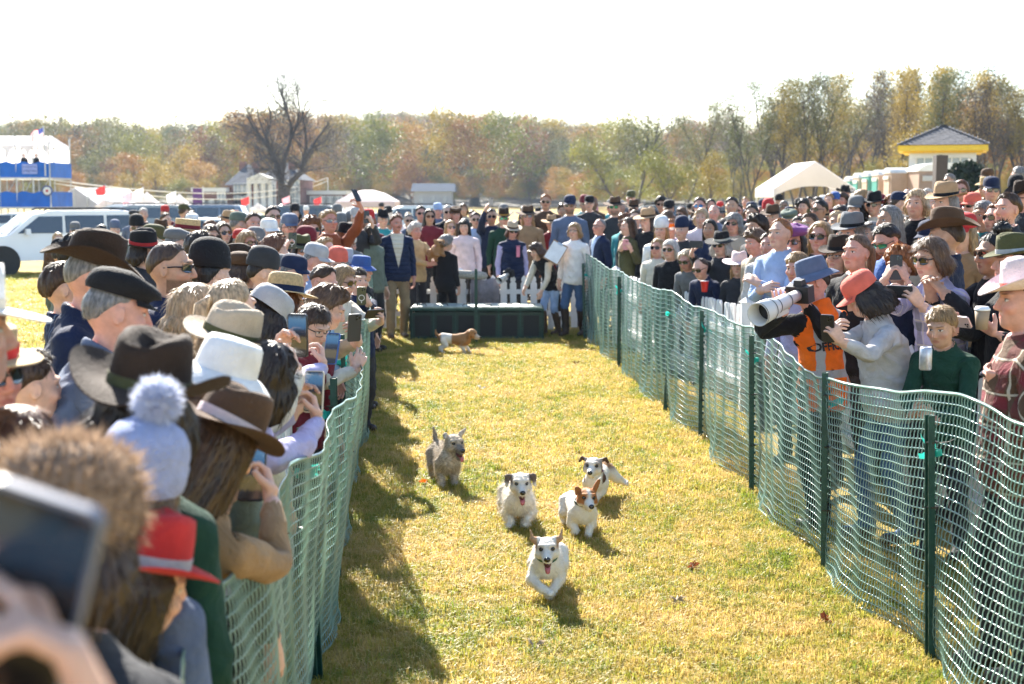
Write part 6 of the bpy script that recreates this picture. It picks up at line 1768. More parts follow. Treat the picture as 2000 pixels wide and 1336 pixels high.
def wing(root, x0, x1, y0, y1, h, wins, roof='hip', rh=2.5, arches=False):
 mb = MB(); mb.box(((x0 + x1) / 2, (y0 + y1) / 2, h / 2), (x1 - x0, y1 - y0, h)); mb.build('wall', [BRICK], root)
 mb = MB()
 if roof == 'hip': hip(mb, x0, x1, y0, y1, h + 0.02, rh)
 else: mb.box(((x0 + x1) / 2, (y0 + y1) / 2, h + 0.28), (x1 - x0 + 0.5, y1 - y0 + 0.5, 0.55))
 mb.build('roof', [ROOFG if roof == 'hip' else TRIM], root)
 for wx, wz, ww, wh in wins:
  mb = MB(); mb.box((wx, y0 - 0.04, wz), (ww + 0.3, 0.12, wh + 0.3)); f = mb.build('window', [TRIM], root)
  mb = MB(); mb.box((wx, y0 - 0.11, wz), (ww, 0.04, wh)); g_ = mb.build('pane', [GLASS], f)
  mb = MB(); mb.box((wx, y0 - 0.14, wz), (ww, 0.03, 0.07)); mb.box((wx, y0 - 0.14, wz), (0.07, 0.032, wh)); mb.build('muntin', [TRIM], f)
D_ = 186; K_ = D_ / 2600
def bx(px): return (px - 1000) * K_
def bz(py): return CAM_H - (py - 385) * K_
mans = empty('brick_mansion', (bx(510), D_, 0)); ox = bx(510)
wing(mans, bx(388) - ox, bx(448) - ox, -2, 8, bz(375), [(bx(x) - ox, bz(400), 1.5, 1.1) for x in (405, 422, 440)] + [(bx(442) - ox, bz(386), 0.9, 1.3)], 'flat')
wing(mans, bx(448) - ox, bx(500) - ox, 0, 12, bz(362), [(bx(x) - ox, bz(y), 0.9, 1.5) for x in (468, 485) for y in (371, 388, 401)], 'hip', 3.0)
wing(mans, bx(500) - ox, bx(585) - ox, 2, 14, bz(352), [(bx(x) - ox, bz(y), 1.0, 1.6) for x in (512, 528, 560, 575) for y in (365, 388)], 'hip', 2.5)
mb = MB(); mb.box(((bx(495) + bx(542)) / 2 - ox, -1.6, bz(354)), (bx(542) - bx(495), 3.6, 0.8)); pd = mb.build('portico', [TRIM], mans)
mb = MB(); x0, x1 = bx(495) - ox, bx(542) - ox; a = [(x0, -3.5, bz(350)), (x1, -3.5, bz(350)), ((x0 + x1) / 2, -3.5, bz(340))]; b = [(x, 0.1, z) for x, _, z in a]; mb.poly(a); mb.poly(b[::-1]); [mb.quad(a[(i + 1) % 3], a[i], b[i], b[(i + 1) % 3]) for i in range(3)]; mb.build('pediment', [TRIM], pd)
for x in (498, 511, 525, 538): mb = MB(); mb.lathe([(0.42, 0), (0.36, 0.3), (0.30, bz(358) - 0.2), (0.42, bz(357))], 10, c=(bx(x) - ox, -3.0, 0)); mb.build('column', [TRIM], mans, True)
for x in (462, 488, 560): mb = MB(); mb.box((bx(x) - ox, 6, bz(344)), (0.9, 0.9, 4.2)); mb.build('chimney', [BRICK], mans)
tag(mans, 'brick mansion with white columned portico half hidden by the bare tree', 'house')
w2 = empty('brick_house', (bx(625), D_ + 8, 0)); wing(w2, bx(588) - bx(625), bx(662) - bx(625), 0, 9, bz(380), [(bx(x) - bx(625), bz(396), 1.0, 1.6) for x in (600, 616, 632, 648)], 'flat'); tag(w2, 'low brick wing with white cornice behind the pink topped canopy', 'house')
shed = empty('shed', (-22, 230, 0)); mb = MB(); mb.box((8.6, 0, 1.5), (6.4, 5, 3.0)); mb.build('wall', [mat('shedwall', (0.36, 0.37, 0.38), 0.8)], shed)
mb = MB(); hip(mb, 5.2, 12.0, -2.6, 2.6, 3.0, 1.4, 0.02); mb.build('roof', [mat('shedroof', (0.08, 0.10, 0.13), 0.95, spec=0.1)], shed); tag(shed, 'white shed with blue grey roof far behind the hatted crowd', 'shed')
for wx in (6.6, 8.6, 10.6): mb = MB(); mb.box((wx, -2.53, 1.6), (0.8, 0.08, 1.0)); mb.build('window', [GLASS], shed)

# ------------------------------------------------------------------ the yellow eaved booth
def booth():
 P = at(1838, 385, 58); o = empty('booth', (P.x, P.y, gz(P.x, P.y)), -0.31); w, h = 2.7, 2.65
 WB = mat('boothwall', (0.66, 0.67, 0.70), 0.6, 0.05, 2); YEL = mat('eave', (0.80, 0.52, 0.02), 0.5, 0.06)
 mb = MB(); mb.box((0, 0, 0.6), (w, w, 1.2)); mb.box((0, 0, h - 0.14), (w, w, 0.28)); mb.build('wall', [WB], o)
 for sx in (-1, 1):
  for sy in (-1, 1): mb = MB(); mb.box((sx * (w / 2 - 0.12), sy * (w / 2 - 0.12), 1.80), (0.25, 0.25, 1.24)); mb.build('corner_post', [WB], o)
 for sx in (-1, 1):
  for s_, rz in ((-1, 0), (1, 0)):
   mb = MB(); mb.box((sx * 0.55, s_ * (w / 2 - 0.1), 1.80), (1.02, 0.05, 1.2)); f = mb.build('window', [GLASS], o)
   mb = MB(); [mb.box((sx * 0.55 + q, s_ * (w / 2 - 0.06), 1.80), (0.05, 0.05, 1.2)) for q in (-0.5, -0.17, 0.17, 0.5)]; [mb.box((sx * 0.55, s_ * (w / 2 - 0.055), z), (1.05, 0.05, 0.05)) for z in (1.23, 1.6, 2.0, 2.37)]; mb.build('window_frame', [TRIM], f)
 mb = MB(); mb.box((0, 0, h + 0.10), (w + 0.92, w + 0.92, 0.24), taper=0.99); mb.box((0, 0, h - 0.05), (w + 0.5, w + 0.5, 0.1)); mb.build('eave', [YEL], o)
 r = (w + 1.0) / 2; z0 = h + 0.23; RF = mat('shingleroof', (0.075, 0.075, 0.085), 0.85, 0.3, 6, 0.5, 30); H = 0.88
 mb = MB(); mb.poly([(-r, -r, z0), (r, -r, z0), (0, 0, z0 + H)]); mb.poly([(r, -r, z0), (r, r, z0), (0, 0, z0 + H)]); mb.poly([(r, r, z0), (-r, r, z0), (0, 0, z0 + H)]); mb.poly([(-r, r, z0), (-r, -r, z0), (0, 0, z0 + H)]); mb.poly([(-r, r, z0), (r, r, z0), (r, -r, z0), (-r, -r, z0)])
 rf = mb.build('roof', [RF], o)
 for k in range(4):
  mb = MB()
  for row in range(12):
   t = row / 12; L = 2 * r * (1 - t); n = max(1, int(L / 0.24))
   for i in range(n):
    x = -L / 2 + L * (i + 0.5) / n; y = -r * (1 - t); z = z0 + H * t + 0.02
    mb.box((x, y + 0.10, z + 0.035), (L / n - 0.015, 0.24, 0.012 + 0.006 * ((i * 7 + row * 3) % 3)), rot=Matrix.Rotation(math.atan2(H, r), 3, 'X'))
  s_ = mb.build('shingles', [RF], rf); s_.rotation_euler = (0, 0, math.pi / 2 * k); s_['kind'] = 'stuff'
 tag(o, 'small white booth with yellow eaves and grey shingled pyramid roof', 'booth')
booth()
P = at(1836, 340, 40)
mb = MB(); mb.box((0, 0, 1.2), (0.08, 0.08, 2.4)); mb.box((0, 0, 0.03), (0.6, 0.6, 0.06))
sp_ = empty('speaker_stand', (P.x, P.y, gz(P.x, P.y))); mb.build('pole', [mat('blk', C['black'], 0.5)], sp_); tag(sp_, 'thin black pole carrying the loudspeaker before the booth', 'stand')
P2 = at(1836, 339, 40); mb = MB(); mb.box((0, 0, 0), (0.34, 0.34, 1.08)); mb.box((0, -0.175, 0.02), (0.28, 0.012, 0.98)); so = mb.build('loudspeaker', [mat('spk', (0.05, 0.035, 0.03), 0.6)], None, loc=(P2.x, P2.y, P2.z)); tag(so, 'tall dark brown loudspeaker on a pole before the booth windows', 'loudspeaker')
# hedge
def hedge():
 g = np.random.default_rng(12); n = 5200; c = at(1884, 376, 44); p = g.normal(0, 1, (n, 3)); p /= np.linalg.norm(p, axis=1, keepdims=True); p *= np.array((0.85, 0.7, 1.15)) * g.uniform(0.75, 1.0, (n, 1)) * (1 + 0.12 * np.sin(p[:, :1] * 9) * np.sin(p[:, 2:] * 7))
 a = g.normal(0, 1, (n, 3)); a /= np.linalg.norm(a, axis=1, keepdims=True); b = np.cross(a, g.normal(0, 1, (n, 3))); b /= np.linalg.norm(b, axis=1, keepdims=True)
 V = np.stack([p - a * 0.09, p - b * 0.05, p + a * 0.09, p + b * 0.05], 1).reshape(-1, 3); V[:, 2] = np.maximum(V[:, 2], -1.25)
 o = empty('hedge', (c.x, c.y, gz(c.x, c.y) + 1.2)); f = link('foliage', np_mesh('foliage', V, np.arange(n * 4).reshape(-1, 4), [leafmat('hedge', [(0.012, 0.025, 0.012), (0.025, 0.045, 0.02)], 0.15)], smooth=False), o)
 mb = MB(); [mb.tube([(x, 0, -1.25), (x * 1.3, 0.1, 0.4)], [0.05, 0.02], 5) for x in (-0.4, 0, 0.35)]; mb.build('stem', [BARKD], o); tag(o, 'dark clipped evergreen hedge below the booth', 'hedge')
hedge()
# ------------------------------------------------------------------ portable toilets
def potty():
 P = at(1682, 385, 56); Q = at(1762, 385, 49)
 TANW = mat('pottytan', (0.42, 0.30, 0.22), 0.5, 0.08); TEA = mat('pottyteal', (0.03, 0.26, 0.22), 0.4, 0.08); ROOFW = mat('pottyroof', (0.80, 0.79, 0.75), 0.35, 0.04, trans=0.3)
 n = 5
 for i in range(n):
  t = i / (n - 1); x, y = P.x + (Q.x - P.x) * t, P.y + (Q.y - P.y) * t
  ang = math.atan2(Q.y - P.y, Q.x - P.x)
  big = i == n - 1; w = 1.15; dp = 1.2 if not big else 1.15
  o = empty('portable_toilet', (x, y, gz(x, y)), ang - math.pi / 2 * 0 - 0.0)
  colm = TANW if i % 2 else TEA
  if big: colm = TANW
  mb = MB(); mb.box((0, 0, 1.02), (w, dp if not big else 1.1, 2.0)); mb.build('cabin', [colm], o)
  mb = MB(); mb.box((0, -0.56 if big else -dp / 2 - 0.012, 1.0), (w * 0.74, 0.05, 1.8)); d_ = mb.build('door', [TANW if not i % 2 or big else TEA], o)
  mb = MB(); mb.box((w * 0.28, -dp / 2 - 0.06, 1.05), (0.06, 0.04, 0.16)); mb.build('handle', [mat('blk', C['black'], 0.5)], d_)
  mb = MB(); mb.box((0, -dp / 2 - 0.04, 1.86), (w * 0.7, 0.03, 0.12)); mb.build('vent', [ROOFW], o)
  K = 9; a = []; b = []
  for j in range(K): s_ = math.pi * j / (K - 1); a.append((-w / 2 * math.cos(s_) * 1.03, -dp / 2 - 0.03, 2.02 + 0.20 * math.sin(s_))); b.append((-w / 2 * math.cos(s_) * 1.03, dp / 2 + 0.03, 2.02 + 0.20 * math.sin(s_)))
  mb = MB(); mb.grid([a, b]); mb.poly(a[::-1]); mb.poly(b); mb.quad(a[0], b[0], b[-1], a[-1]); mb.build('roof', [ROOFW], o, True)
  tag(o, ['teal portable toilet at the far end of the row beside the canopy', 'tan portable toilet second in the row from the canopy', 'teal portable toilet in the middle of the row', 'tan portable toilet with pale roof next to the wide end cabin', 'tan portable toilet closing the row nearest the booth'][i], 'portable toilet', 'row of portable toilets')
 x, y = Q.x + 0.35, Q.y - 1.2
 o = empty('toilet_trailer', (x + 0.5, y, gz(x, y))); mb = MB(); mb.box((0, 0, 1.1), (1.7, 1.5, 1.9)); mb.build('cabin', [mat('trailtan', (0.36, 0.25, 0.19), 0.6, 0.06)], o)
 mb = MB(); K = 11; a = [(-0.9 * math.cos(math.pi * j / (K - 1)), -0.8, 2.06 + 0.30 * math.sin(math.pi * j / (K - 1))) for j in range(K)]; b = [(p[0], 0.8, p[2]) for p in a]; mb.grid([a, b]); mb.poly(a[::-1]); mb.poly(b); mb.quad(a[0], b[0], b[-1], a[-1]); mb.build('roof', [ROOFW], o, True)
 mb = MB(); mb.box((-0.4, -0.77, 1.8), (0.66, 0.05, 0.18)); mb.box((0.4, -0.77, 1.8), (0.66, 0.05, 0.18)); mb.build('vent', [ROOFW], o); tag(o, 'wide tan restroom cabin with arched white roof beside the loudspeaker', 'cabin')
potty()
# ------------------------------------------------------------------ tents
CANV = mat('canvas', (0.78, 0.76, 0.78), 0.7, 0.05, 1.5, trans=0.5); POLE = mat('tentpole', (0.6, 0.6, 0.6), 0.4, 0.05, metal=0.6)
def frame_tent(px0, px1, eave, peak, d, label, kind='gable', depth=6, cm=CANV, name='canopy_tent', walls=False, scallop=True, fan=False):
 A, B, T_ = at(px0, eave, d), at(px1, eave, d), at((px0 + px1) / 2, peak, d)
 cx = (A.x + B.x) / 2; g0 = gz(cx, d); w = (B.x - A.x); ez = A.z - g0; pz = T_.z - g0
 o = empty(name, (cx, d + depth / 2, g0))
 mb = MB()
 hw, hd = w / 2, depth / 2
 def sheet(P, t=0.02): mb.poly(P); mb.poly([(x, y, z - t) for x, y, z in reversed(P)])
 if kind == 'gable':
  sheet([(-hw, -hd, ez), (0, -hd, pz), (0, hd, pz), (-hw, hd, ez)]); sheet([(0, -hd, pz), (hw, -hd, ez), (hw, hd, ez), (0, hd, pz)])
  # front valance arch
  n = 14; up_ = []; lo = []
  for i in range(n + 1):
   x = -hw + w * i / n; t = abs(x) / hw; up_.append((x, -hd - 0.01, pz + (ez - pz) * t)); lo.append((x, -hd - 0.01, ez - 0.25 + (0.32 * (1 - t ** 2.2) if scallop else 0)))
  for i in range(n): mb.quad(lo[i], lo[i + 1], up_[i + 1], up_[i])
  for s_ in (-1, 1): mb.quad((s_ * hw, -hd, ez - 0.28), (s_ * hw, hd, ez - 0.28), (s_ * hw, hd, ez), (s_ * hw, -hd, ez))
  if fan:
   pass
 elif kind == 'peak':
  n = 6; K = 4; rows = []
  for i in range(n + 1):
   t = i / n; f = (1 - t) ** 1.0; z = ez + (pz - ez) * (t ** 1.35); rows.append([(-hw * f, -hd * f, z), (hw * f, -hd * f, z), (hw * f, hd * f, z), (-hw * f, hd * f, z)])
  mb.grid(rows, 0, True)
  v = rows[0]; lowv = [(x, y, z - 0.3) for x, y, z in v]; mb.grid([lowv, v], 0, True)
 elif kind == 'hip':
  ix = hw * 0.45; a = [(-hw, -hd, ez), (hw, -hd, ez), (hw, hd, ez), (-hw, hd, ez)]; t_ = [(-ix * 0.35, -hd * 0.25, pz), (ix * 0.35, -hd * 0.25, pz), (ix * 0.35, hd * 0.25, pz), (-ix * 0.35, hd * 0.25, pz)]
  md_ = [tuple((a[i][k] * 0.45 + t_[i][k] * 0.55) + (0.12 if k == 2 else 0) for k in range(3)) for i in range(4)]
  mb.grid([[(x, y, z - 0.3) for x, y, z in a], a, md_, t_], 0, True); mb.poly(t_)
 mb.build('canopy', [cm], o)
 for sx in (-1, 1):
  for sy in (-1, 1): p_ = MB(); p_.tube([(sx * (hw - 0.05), sy * (hd - 0.05), 0), (sx * (hw - 0.05), sy * (hd - 0.05), ez)], 0.035, 6); p_.build('pole', [POLE], o)
 if fan:
  p_ = MB(); [p_.tube([(x, -hd - 0.03, 0), (x, -hd - 0.03, ez + (pz - ez) * (1 - abs(x) / hw))], 0.05, 5) for x in (-hw * 0.5, 0, hw * 0.5)]; p_.build('gable_frame', [POLE], o)
  p_ = MB(); p_.quad((-hw, -hd + 0.05, 0), (hw, -hd + 0.05, 0), (hw, -hd + 0.05, ez), (-hw, -hd + 0.05, ez)); p_.poly([(-hw, -hd + 0.05, ez), (hw, -hd + 0.05, ez), (0, -hd + 0.05, pz)]); p_.build('clear_wall', [mat('vinyl', (0.45, 0.48, 0.52), 0.2, 0.05, trans=0.2)], o)
 if walls:
  p_ = MB(); p_.quad((-hw + .03, hd - .06, 0), (hw - .03, hd - .06, 0), (hw - .03, hd - .06, ez), (-hw + .03, hd - .06, ez)); p_.quad((-hw + .03, -hd, 0), (-hw + .03, hd, 0), (-hw + .03, hd, ez), (-hw + .03, -hd, ez)); p_.build('side_wall', [cm], o)
 tag(o, label, 'tent'); return o
frame_tent(1511, 1671, 368, 315, 42, 'white arched canopy tent beside the row of portable toilets', depth=3.2)
frame_tent(96, 196, 402, 366, 100, 'long white marquee with clear gable beside the scaffold tower', depth=14, fan=True, name='marquee', scallop=False)
PINKC = mat('canvaspink', (0.62, 0.52, 0.53), 0.7, 0.05, 1.5, trans=0.25)
frame_tent(655, 770, 394, 371, 78, 'pinkish low canopy tent beyond the raised phone', 'hip', depth=4, cm=PINKC)
for px0, px1, ev, pk, d, lab in ((184, 244, 402, 368, 92, 'white pointed tent nearest the marquee'), (248, 310, 403, 374, 96, 'white pointed tent second from the marquee'), (318, 370, 404, 378, 95, 'white pointed tent standing apart by the purple banner'), (486, 516, 408, 396, 120, 'tiny white pointed tent left of the bare trunk'), (596, 640, 408, 394, 120, 'small white pointed tent beyond the bare trunk'), (646, 692, 410, 394, 90, 'small white tent peak below the pink canopy')):
 frame_tent(px0, px1, ev, pk, d, lab, 'peak', depth=(px1 - px0) / 2600 * d)
# ------------------------------------------------------------------ scaffold tower with blue tarpaulins
def tower():
 d = 85; k = d / 2600
 X1 = (104 - 1000) * k; X0 = (-90 - 1000) * k; w = X1 - X0
 Z = lambda py: CAM_H - (py - 385) * k
 o = empty('viewing_tower', (X0, d, 0)); TARP = mat('tarp', (0.004, 0.12, 0.52), 0.5, 0.18, 1.2, 0.5, 2.5, spec=0.2); ST = mat('scaff', (0.45, 0.46, 0.47), 0.4, 0.1, metal=0.7)
 for x in np.linspace(0, w, 7):
  for y in (0, 4): mb = MB(); mb.tube([(x, y, 0), (x, y, Z(268))], 0.05, 6); mb.build('post', [ST], o)
 for z0, z1 in ((Z(347), Z(317)), (Z(404), Z(374))):
  mb = MB(); mb.box((w / 2, 2, z0 - 0.06), (w, 4.2, 0.12)); mb.build('deck', [ST], o)
  mb = MB()
  n = 40; a = [(w * i / n, -0.06 + 0.03 * math.sin(i * 1.3), z0) for i in range(n + 1)]; b = [(w * i / n, -0.05 + 0.02 * math.sin(i * 1.7), z1 - 0.05 + 0.06 * math.sin(i * 0.9)) for i in range(n + 1)]; mb.grid([a, b]); c = [(w + 0.06 + 0.02 * math.sin(i), 4 * i / 8, z0) for i in range(9)]; e = [(x, y, z1 - 0.03) for x, y, _ in c]; mb.grid([c, e]); mb.build('tarpaulin', [TARP], o, True)
 for z in (Z(330) - 2.2,): mb = MB(); [mb.tube([(w * i / 6, 0, Z(404)), (w * (i + 1) / 6, 0, Z(347))], 0.03, 5) for i in range(6)]; mb.build('brace', [ST], o)
 # tent on the top deck
 zt, ze = Z(265), Z(285)
 mb = MB(); mb.poly([(0, -0.2, ze), (w * 0.995, -0.2, ze), (w * 0.93, 2, zt), (0, 2, zt)]); mb.poly([(0, 2, zt), (w * 0.93, 2, zt), (w * 0.995, 4.2, ze), (0, 4.2, ze)]); mb.poly([(w * 0.995, -0.2, ze), (w * 0.995, 4.2, ze), (w * 0.93, 2, zt)]); mb.build('canopy', [CANV], o)
 nb = 5
 for i in range(nb):
  mb = MB(); n = 10; x0, x1 = w * i / nb, w * (i + 1) / nb
  up_ = [(x0 + (x1 - x0) * j / n, -0.2, ze) for j in range(n + 1)]; lo = [(x0 + (x1 - x0) * j / n, -0.2, ze - 0.12 - 0.75 * abs(2 * j / n - 1) ** 4) for j in range(n + 1)]; mb.grid([lo, up_]); mb.build('valance', [CANV], o)
 mb = MB(); mb.quad((0, 4, Z(317)), (w, 4, Z(317)), (w, 4, ze), (0, 4, ze)); mb.build('back_wall', [CANV], o)
 mb = MB(); xs_ = (67 - 1000) * k - X0; mb.box((xs_, -0.13, Z(331)), (0.95, 0.02, 0.62)); sg = mb.build('banner', [mat('bannerblue', (0.26, 0.33, 0.66), 0.6)], o)
 gq = random.Random(3); mb = MB()
 for r_ in (0.14, -0.12):
  x = -0.40
  while x < 0.36: wq = gq.uniform(0.025, 0.05); mb.box((xs_ + x + wq / 2, -0.145, Z(331) + r_ + gq.uniform(-.012, .012)), (wq, 0.012, gq.uniform(0.10, 0.15))); x += wq + gq.choice([0.02, 0.02, 0.02, 0.06])
 mb.build('lettering', [mat('signtext', (0.10, 0.14, 0.38), 0.6)], sg)
 rz_ = Z(373); mb = MB(); mb.tube([((100 - 1000) * k - X0, -0.15, rz_), ((100 - 1000) * k - X0, -0.22, rz_)], 0.34, 20); rd = mb.build('emblem', [mat('emblemblue', (0.03, 0.06, 0.2), 0.5)], o)
 mb = MB(); mb.tube([((100 - 1000) * k - X0, -0.2, rz_), ((100 - 1000) * k - X0, -0.235, rz_)], 0.25, 20); mb.build('emblem_face', [TRIM], rd)
 mb = MB(); mb.tube([((100 - 1000) * k - X0, -0.2, rz_), ((100 - 1000) * k - X0, -0.245, rz_)], 0.09, 12); mb.build('emblem_centre', [mat('emred', C['red'], 0.5)], rd)
 tag(o, 'scaffold viewing tower wrapped in blue tarpaulin with white tent on top', 'tower')
 # flag
 fx, fz = (100 - 1000) * k, Z(252)
 f = empty('flag', (fx, d - 0.4, 0)); mb = MB(); mb.tube([(0, 0, Z(345)), (0, 0, fz + 0.1)], 0.04, 6); mb.build('flag_pole', [ST], f)
 FRED, FWHT, FBLU = mat('flagred', (0.55, 0.05, 0.06), 0.7, trans=0.4), mat('flagwhite', (0.75, 0.74, 0.72), 0.7, trans=0.4), mat('flagblue', (0.03, 0.05, 0.22), 0.7, trans=0.4)
 L, Hh = 0.92, 0.62
 def fp(u, v): return (-L * u * 0.92, 0.10 * math.sin(u * 7 + v), fz - Hh * (1 - v) - 0.35 * u ** 1.4 + 0.05 * math.sin(u * 8 + 2 * v))
 for s_ in range(13):
  mb = MB(); v0, v1 = 1 - s_ / 13, 1 - (s_ + 1) / 13; u0 = 0.4 if s_ < 7 else 0; mb.grid([[fp(u0 + (1 - u0) * i / 10, v0) for i in range(11)], [fp(u0 + (1 - u0) * i / 10, v1) for i in range(11)]]); mb.build('stripe', [FRED if s_ % 2 == 0 else FWHT], f)
 mb = MB(); mb.grid([[fp(0.4 * i / 5, 1) for i in range(6)], [fp(0.4 * i / 5, 6 / 13) for i in range(6)]]); ct = mb.build('canton', [FBLU], f)
 mb = MB()
 for r_ in range(5):
  for c_ in range(6): q = fp(0.03 + 0.06 * c_, 0.96 - 0.09 * r_); mb.box((q[0], q[1] - 0.01, q[2]), (0.02, 0.004, 0.02))
 mb.build('stars', [FWHT], ct); tag(f, 'striped flag with blue starred corner on the scaffold tower', 'flag')
 # people watching from the top deck are far and small
tower()
for px, py, d, c, lab in ((206, 372, 92, 'red', 'red pennant on the pointed tent nearest the marquee'), (280, 376, 96, 'white', 'white flag on the second pointed tent'), (258, 385, 90, 'pink', 'pink striped flag between the pointed tents'), (344, 383, 95, 'white', 'white flag on the tent by the purple banner'), (487, 392, 110, 'red', 'red flag left of the bare trunk'), (566, 390, 120, 'pink', 'pink flag just beyond the bare trunk'), (628, 392, 115, 'red', 'small red flag before the brick wing')):
 P = at(px, py, d); f = empty('pennant', (P.x, P.y, 0)); mb = MB(); mb.tube([(0, 0, 0), (0, 0, P.z + 0.4)], 0.03, 5); mb.build('flag_pole', [POLE], f)
 mb = MB(); mb.grid([[(-0.7 * i / 6, 0.06 * math.sin(i), P.z + 0.36 - 0.05 * i) for i in range(7)], [(-0.6 * i / 6, 0.06 * math.sin(i + 1), P.z - 0.2 - 0.07 * i) for i in range(7)]]); mb.build('cloth', [mat('pen' + c, C[c], 0.7, trans=0.4)], f); tag(f, lab, 'flag')
P = at(386, 392, 130); bn = empty('feather_banner', (P.x, P.y, 0)); mb = MB(); mb.box((0, 0, 1.6), (0.9, 0.05, 2.6)); mb.build('cloth', [mat('purp', (0.10, 0.02, 0.16), 0.7)], bn); mb = MB(); mb.tube([(0.55, 0, 0), (0.55, 0, 3.1)], 0.05, 6); mb.build('pole', [TRIM], bn); tag(bn, 'dark purple upright banner with white pole before the brick wing', 'banner')
for k, (a, b, sag, lab) in enumerate((((105, 352, 85), (640, 347, 220), 1.6, 'upper of the two pale ropes strung from the blue tower'), ((105, 358, 85), (640, 353, 220), 1.9, 'lower of the two pale ropes strung from the blue tower'))):
 A, B = at(*a), at(*b); mb = MB(); mb.tube([A.lerp(B, t) - Vector((0, 0, sag * 4 * t * (1 - t))) for t in np.linspace(0, 1, 24)], 0.045, 5); o = mb.build('rope', [mat('rope', (0.6, 0.56, 0.48), 0.8)]); tag(o, lab, 'rope')
 mb = MB(); mb.tube([(B.x, B.y, 0), (B.x, B.y, B.z)], 0.09, 6) if k == 0 else None
 if k == 0: pp = mb.build('rope_post', [POLE]); tag(pp, 'grey post far off that holds the pale ropes', 'post')
# ------------------------------------------------------------------ cars
def car_meshes(kind):
 if kind == 'suv': prof = [(-2.55, 0.42), (-2.60, 0.75), (-2.55, 1.02), (-1.45, 1.16), (-0.75, 1.72), (-0.3, 1.83), (1.9, 1.84), (2.35, 1.76), (2.62, 1.15), (2.66, 0.60), (2.55, 0.42)]; L, W, roofi = 5.2, 2.0, (4, 7)
 else: prof = [(-2.3, 0.35), (-2.35, 0.65), (-2.25, 0.85), (-1.25, 0.95), (-0.45, 1.40), (0.0, 1.46), (1.0, 1.44), (1.8, 1.08), (2.28, 1.0), (2.34, 0.6), (2.25, 0.35)]; L, W, roofi = 4.7, 1.82, (4, 6)
 belt = 1.14 if kind == 'suv' else 0.94
 mb = MB(); secs = []
 for f in (-1.0, -0.96, -0.80, 0.80, 0.96, 1.0):
  row = []
  for x, z in prof:
   tz = max(0, (z - belt)) * (0.20 if kind == 'suv' else 0.34); yy = f * (W / 2) - math.copysign(tz, f) * min(1, abs(f))
   inset = 0.03 if abs(f) == 1 else 0
   row.append((x * (1 - inset * 0.6), yy, z - (0.02 if abs(f) == 1 and z > 0.6 else 0)))
  secs.append(row)
 mb.grid(secs); mb.poly(secs[0]); mb.poly(secs[-1][::-1])
 body = mb.mesh('body', [None], True)
 def side(x0, x1, z0, z1, sl0, sl1):
  out = []
  for s_ in (-1, 1):
   m = MB(); q = []
   for x, z in ((x0, z0), (x1, z0), (x1 + sl1, z1), (x0 + sl0, z1)): q.append((x, s_ * (W / 2 - max(0, z - belt) * (0.20 if kind == 'suv' else 0.34) + 0.012), z))
   m.poly(q if s_ < 0 else q[::-1]); m.poly([(x, y - s_ * 0.006, z) for x, y, z in (q if s_ > 0 else q[::-1])]); out.append(m.mesh('side_window', [None]))
  return out
 wins = side(-1.20, 0.05, belt + 0.06, 1.68, 0.62, 0.03) + side(0.15, 1.25, belt + 0.06, 1.70, 0.0, 0.02) + side(1.35, 2.25, belt + 0.06, 1.70, 0.0, -0.18) if kind == 'suv' else side(-1.0, 0.1, 0.98, 1.36, 0.55, 0.02) + side(0.2, 1.35, 0.98, 1.36, 0.0, -0.42)
 def screen(i, off):
  (x0, z0), (x1, z1) = prof[i], prof[i + 1]; w0 = W / 2 - max(0, z0 - belt) * 0.2 - 0.08; w1 = W / 2 - max(0, z1 - belt) * 0.25 - 0.10; m = MB(); q = [(x0 + off, -w0, z0 + 0.05), (x0 + off, w0, z0 + 0.05), (x1 + off, w1, z1 - 0.04), (x1 + off, -w1, z1 - 0.04)]; m.poly(q); m.poly(q[::-1]); return m.mesh('windscreen', [None])
 ws = [screen(3, -0.02)]
 r = 0.40 if kind == 'suv' else 0.33
 m = MB(); K = 20; 
 prof_t = [(r * 0.62, -0.12), (r * 0.92, -0.125), (r, -0.09), (r, 0.09), (r * 0.92, 0.125), (r * 0.62, 0.12)]
 m.lathe(prof_t, K, close=False); m.V = [(x, z, y) for x, y, z in m.V]; tyre = m.mesh('tyre', [None], True)
 m = MB(); m.lathe([(r * 0.62, -0.10), (r * 0.60, -0.05), (r * 0.2, -0.07)], K); 
 for s_ in range(6): a = s_ * math.pi / 3; m.box((r * 0.36 * math.cos(a), r * 0.36 * math.sin(a), -0.10), (r * 0.55, r * 0.13, 0.04), rot=Matrix.Rotation(a, 3, 'Z'))
 m.lathe([(r * 0.63, -0.11), (r * 0.63, 0.11)], K, close=False); m.V = [(x, z, y) for x, y, z in m.V]; rim = m.mesh('rim', [None], False)
 m = MB(); m.tube([(0, -0.10, 0), (0, 0.10, 0)], r * 1.16, 22); arch = m.mesh('wheel_arch', [None], False)
 return dict(body=body, wins=wins, ws=ws, tyre=tyre, rim=rim, arch=arch, W=W, r=r, kind=kind, wx=(-1.62, 1.62) if kind == 'suv' else (-1.42, 1.38))
CM = {k: car_meshes(k) for k in ('suv', 'sedan')}
CG = mat('carglass', (0.02, 0.028, 0.035), 0.06, 0.1, spec=0.9, coat=0.5); CT = mat('tyrem', (0.02, 0.02, 0.02), 0.8); CR = mat('rimm', (0.45, 0.45, 0.46), 0.3, metal=0.8)
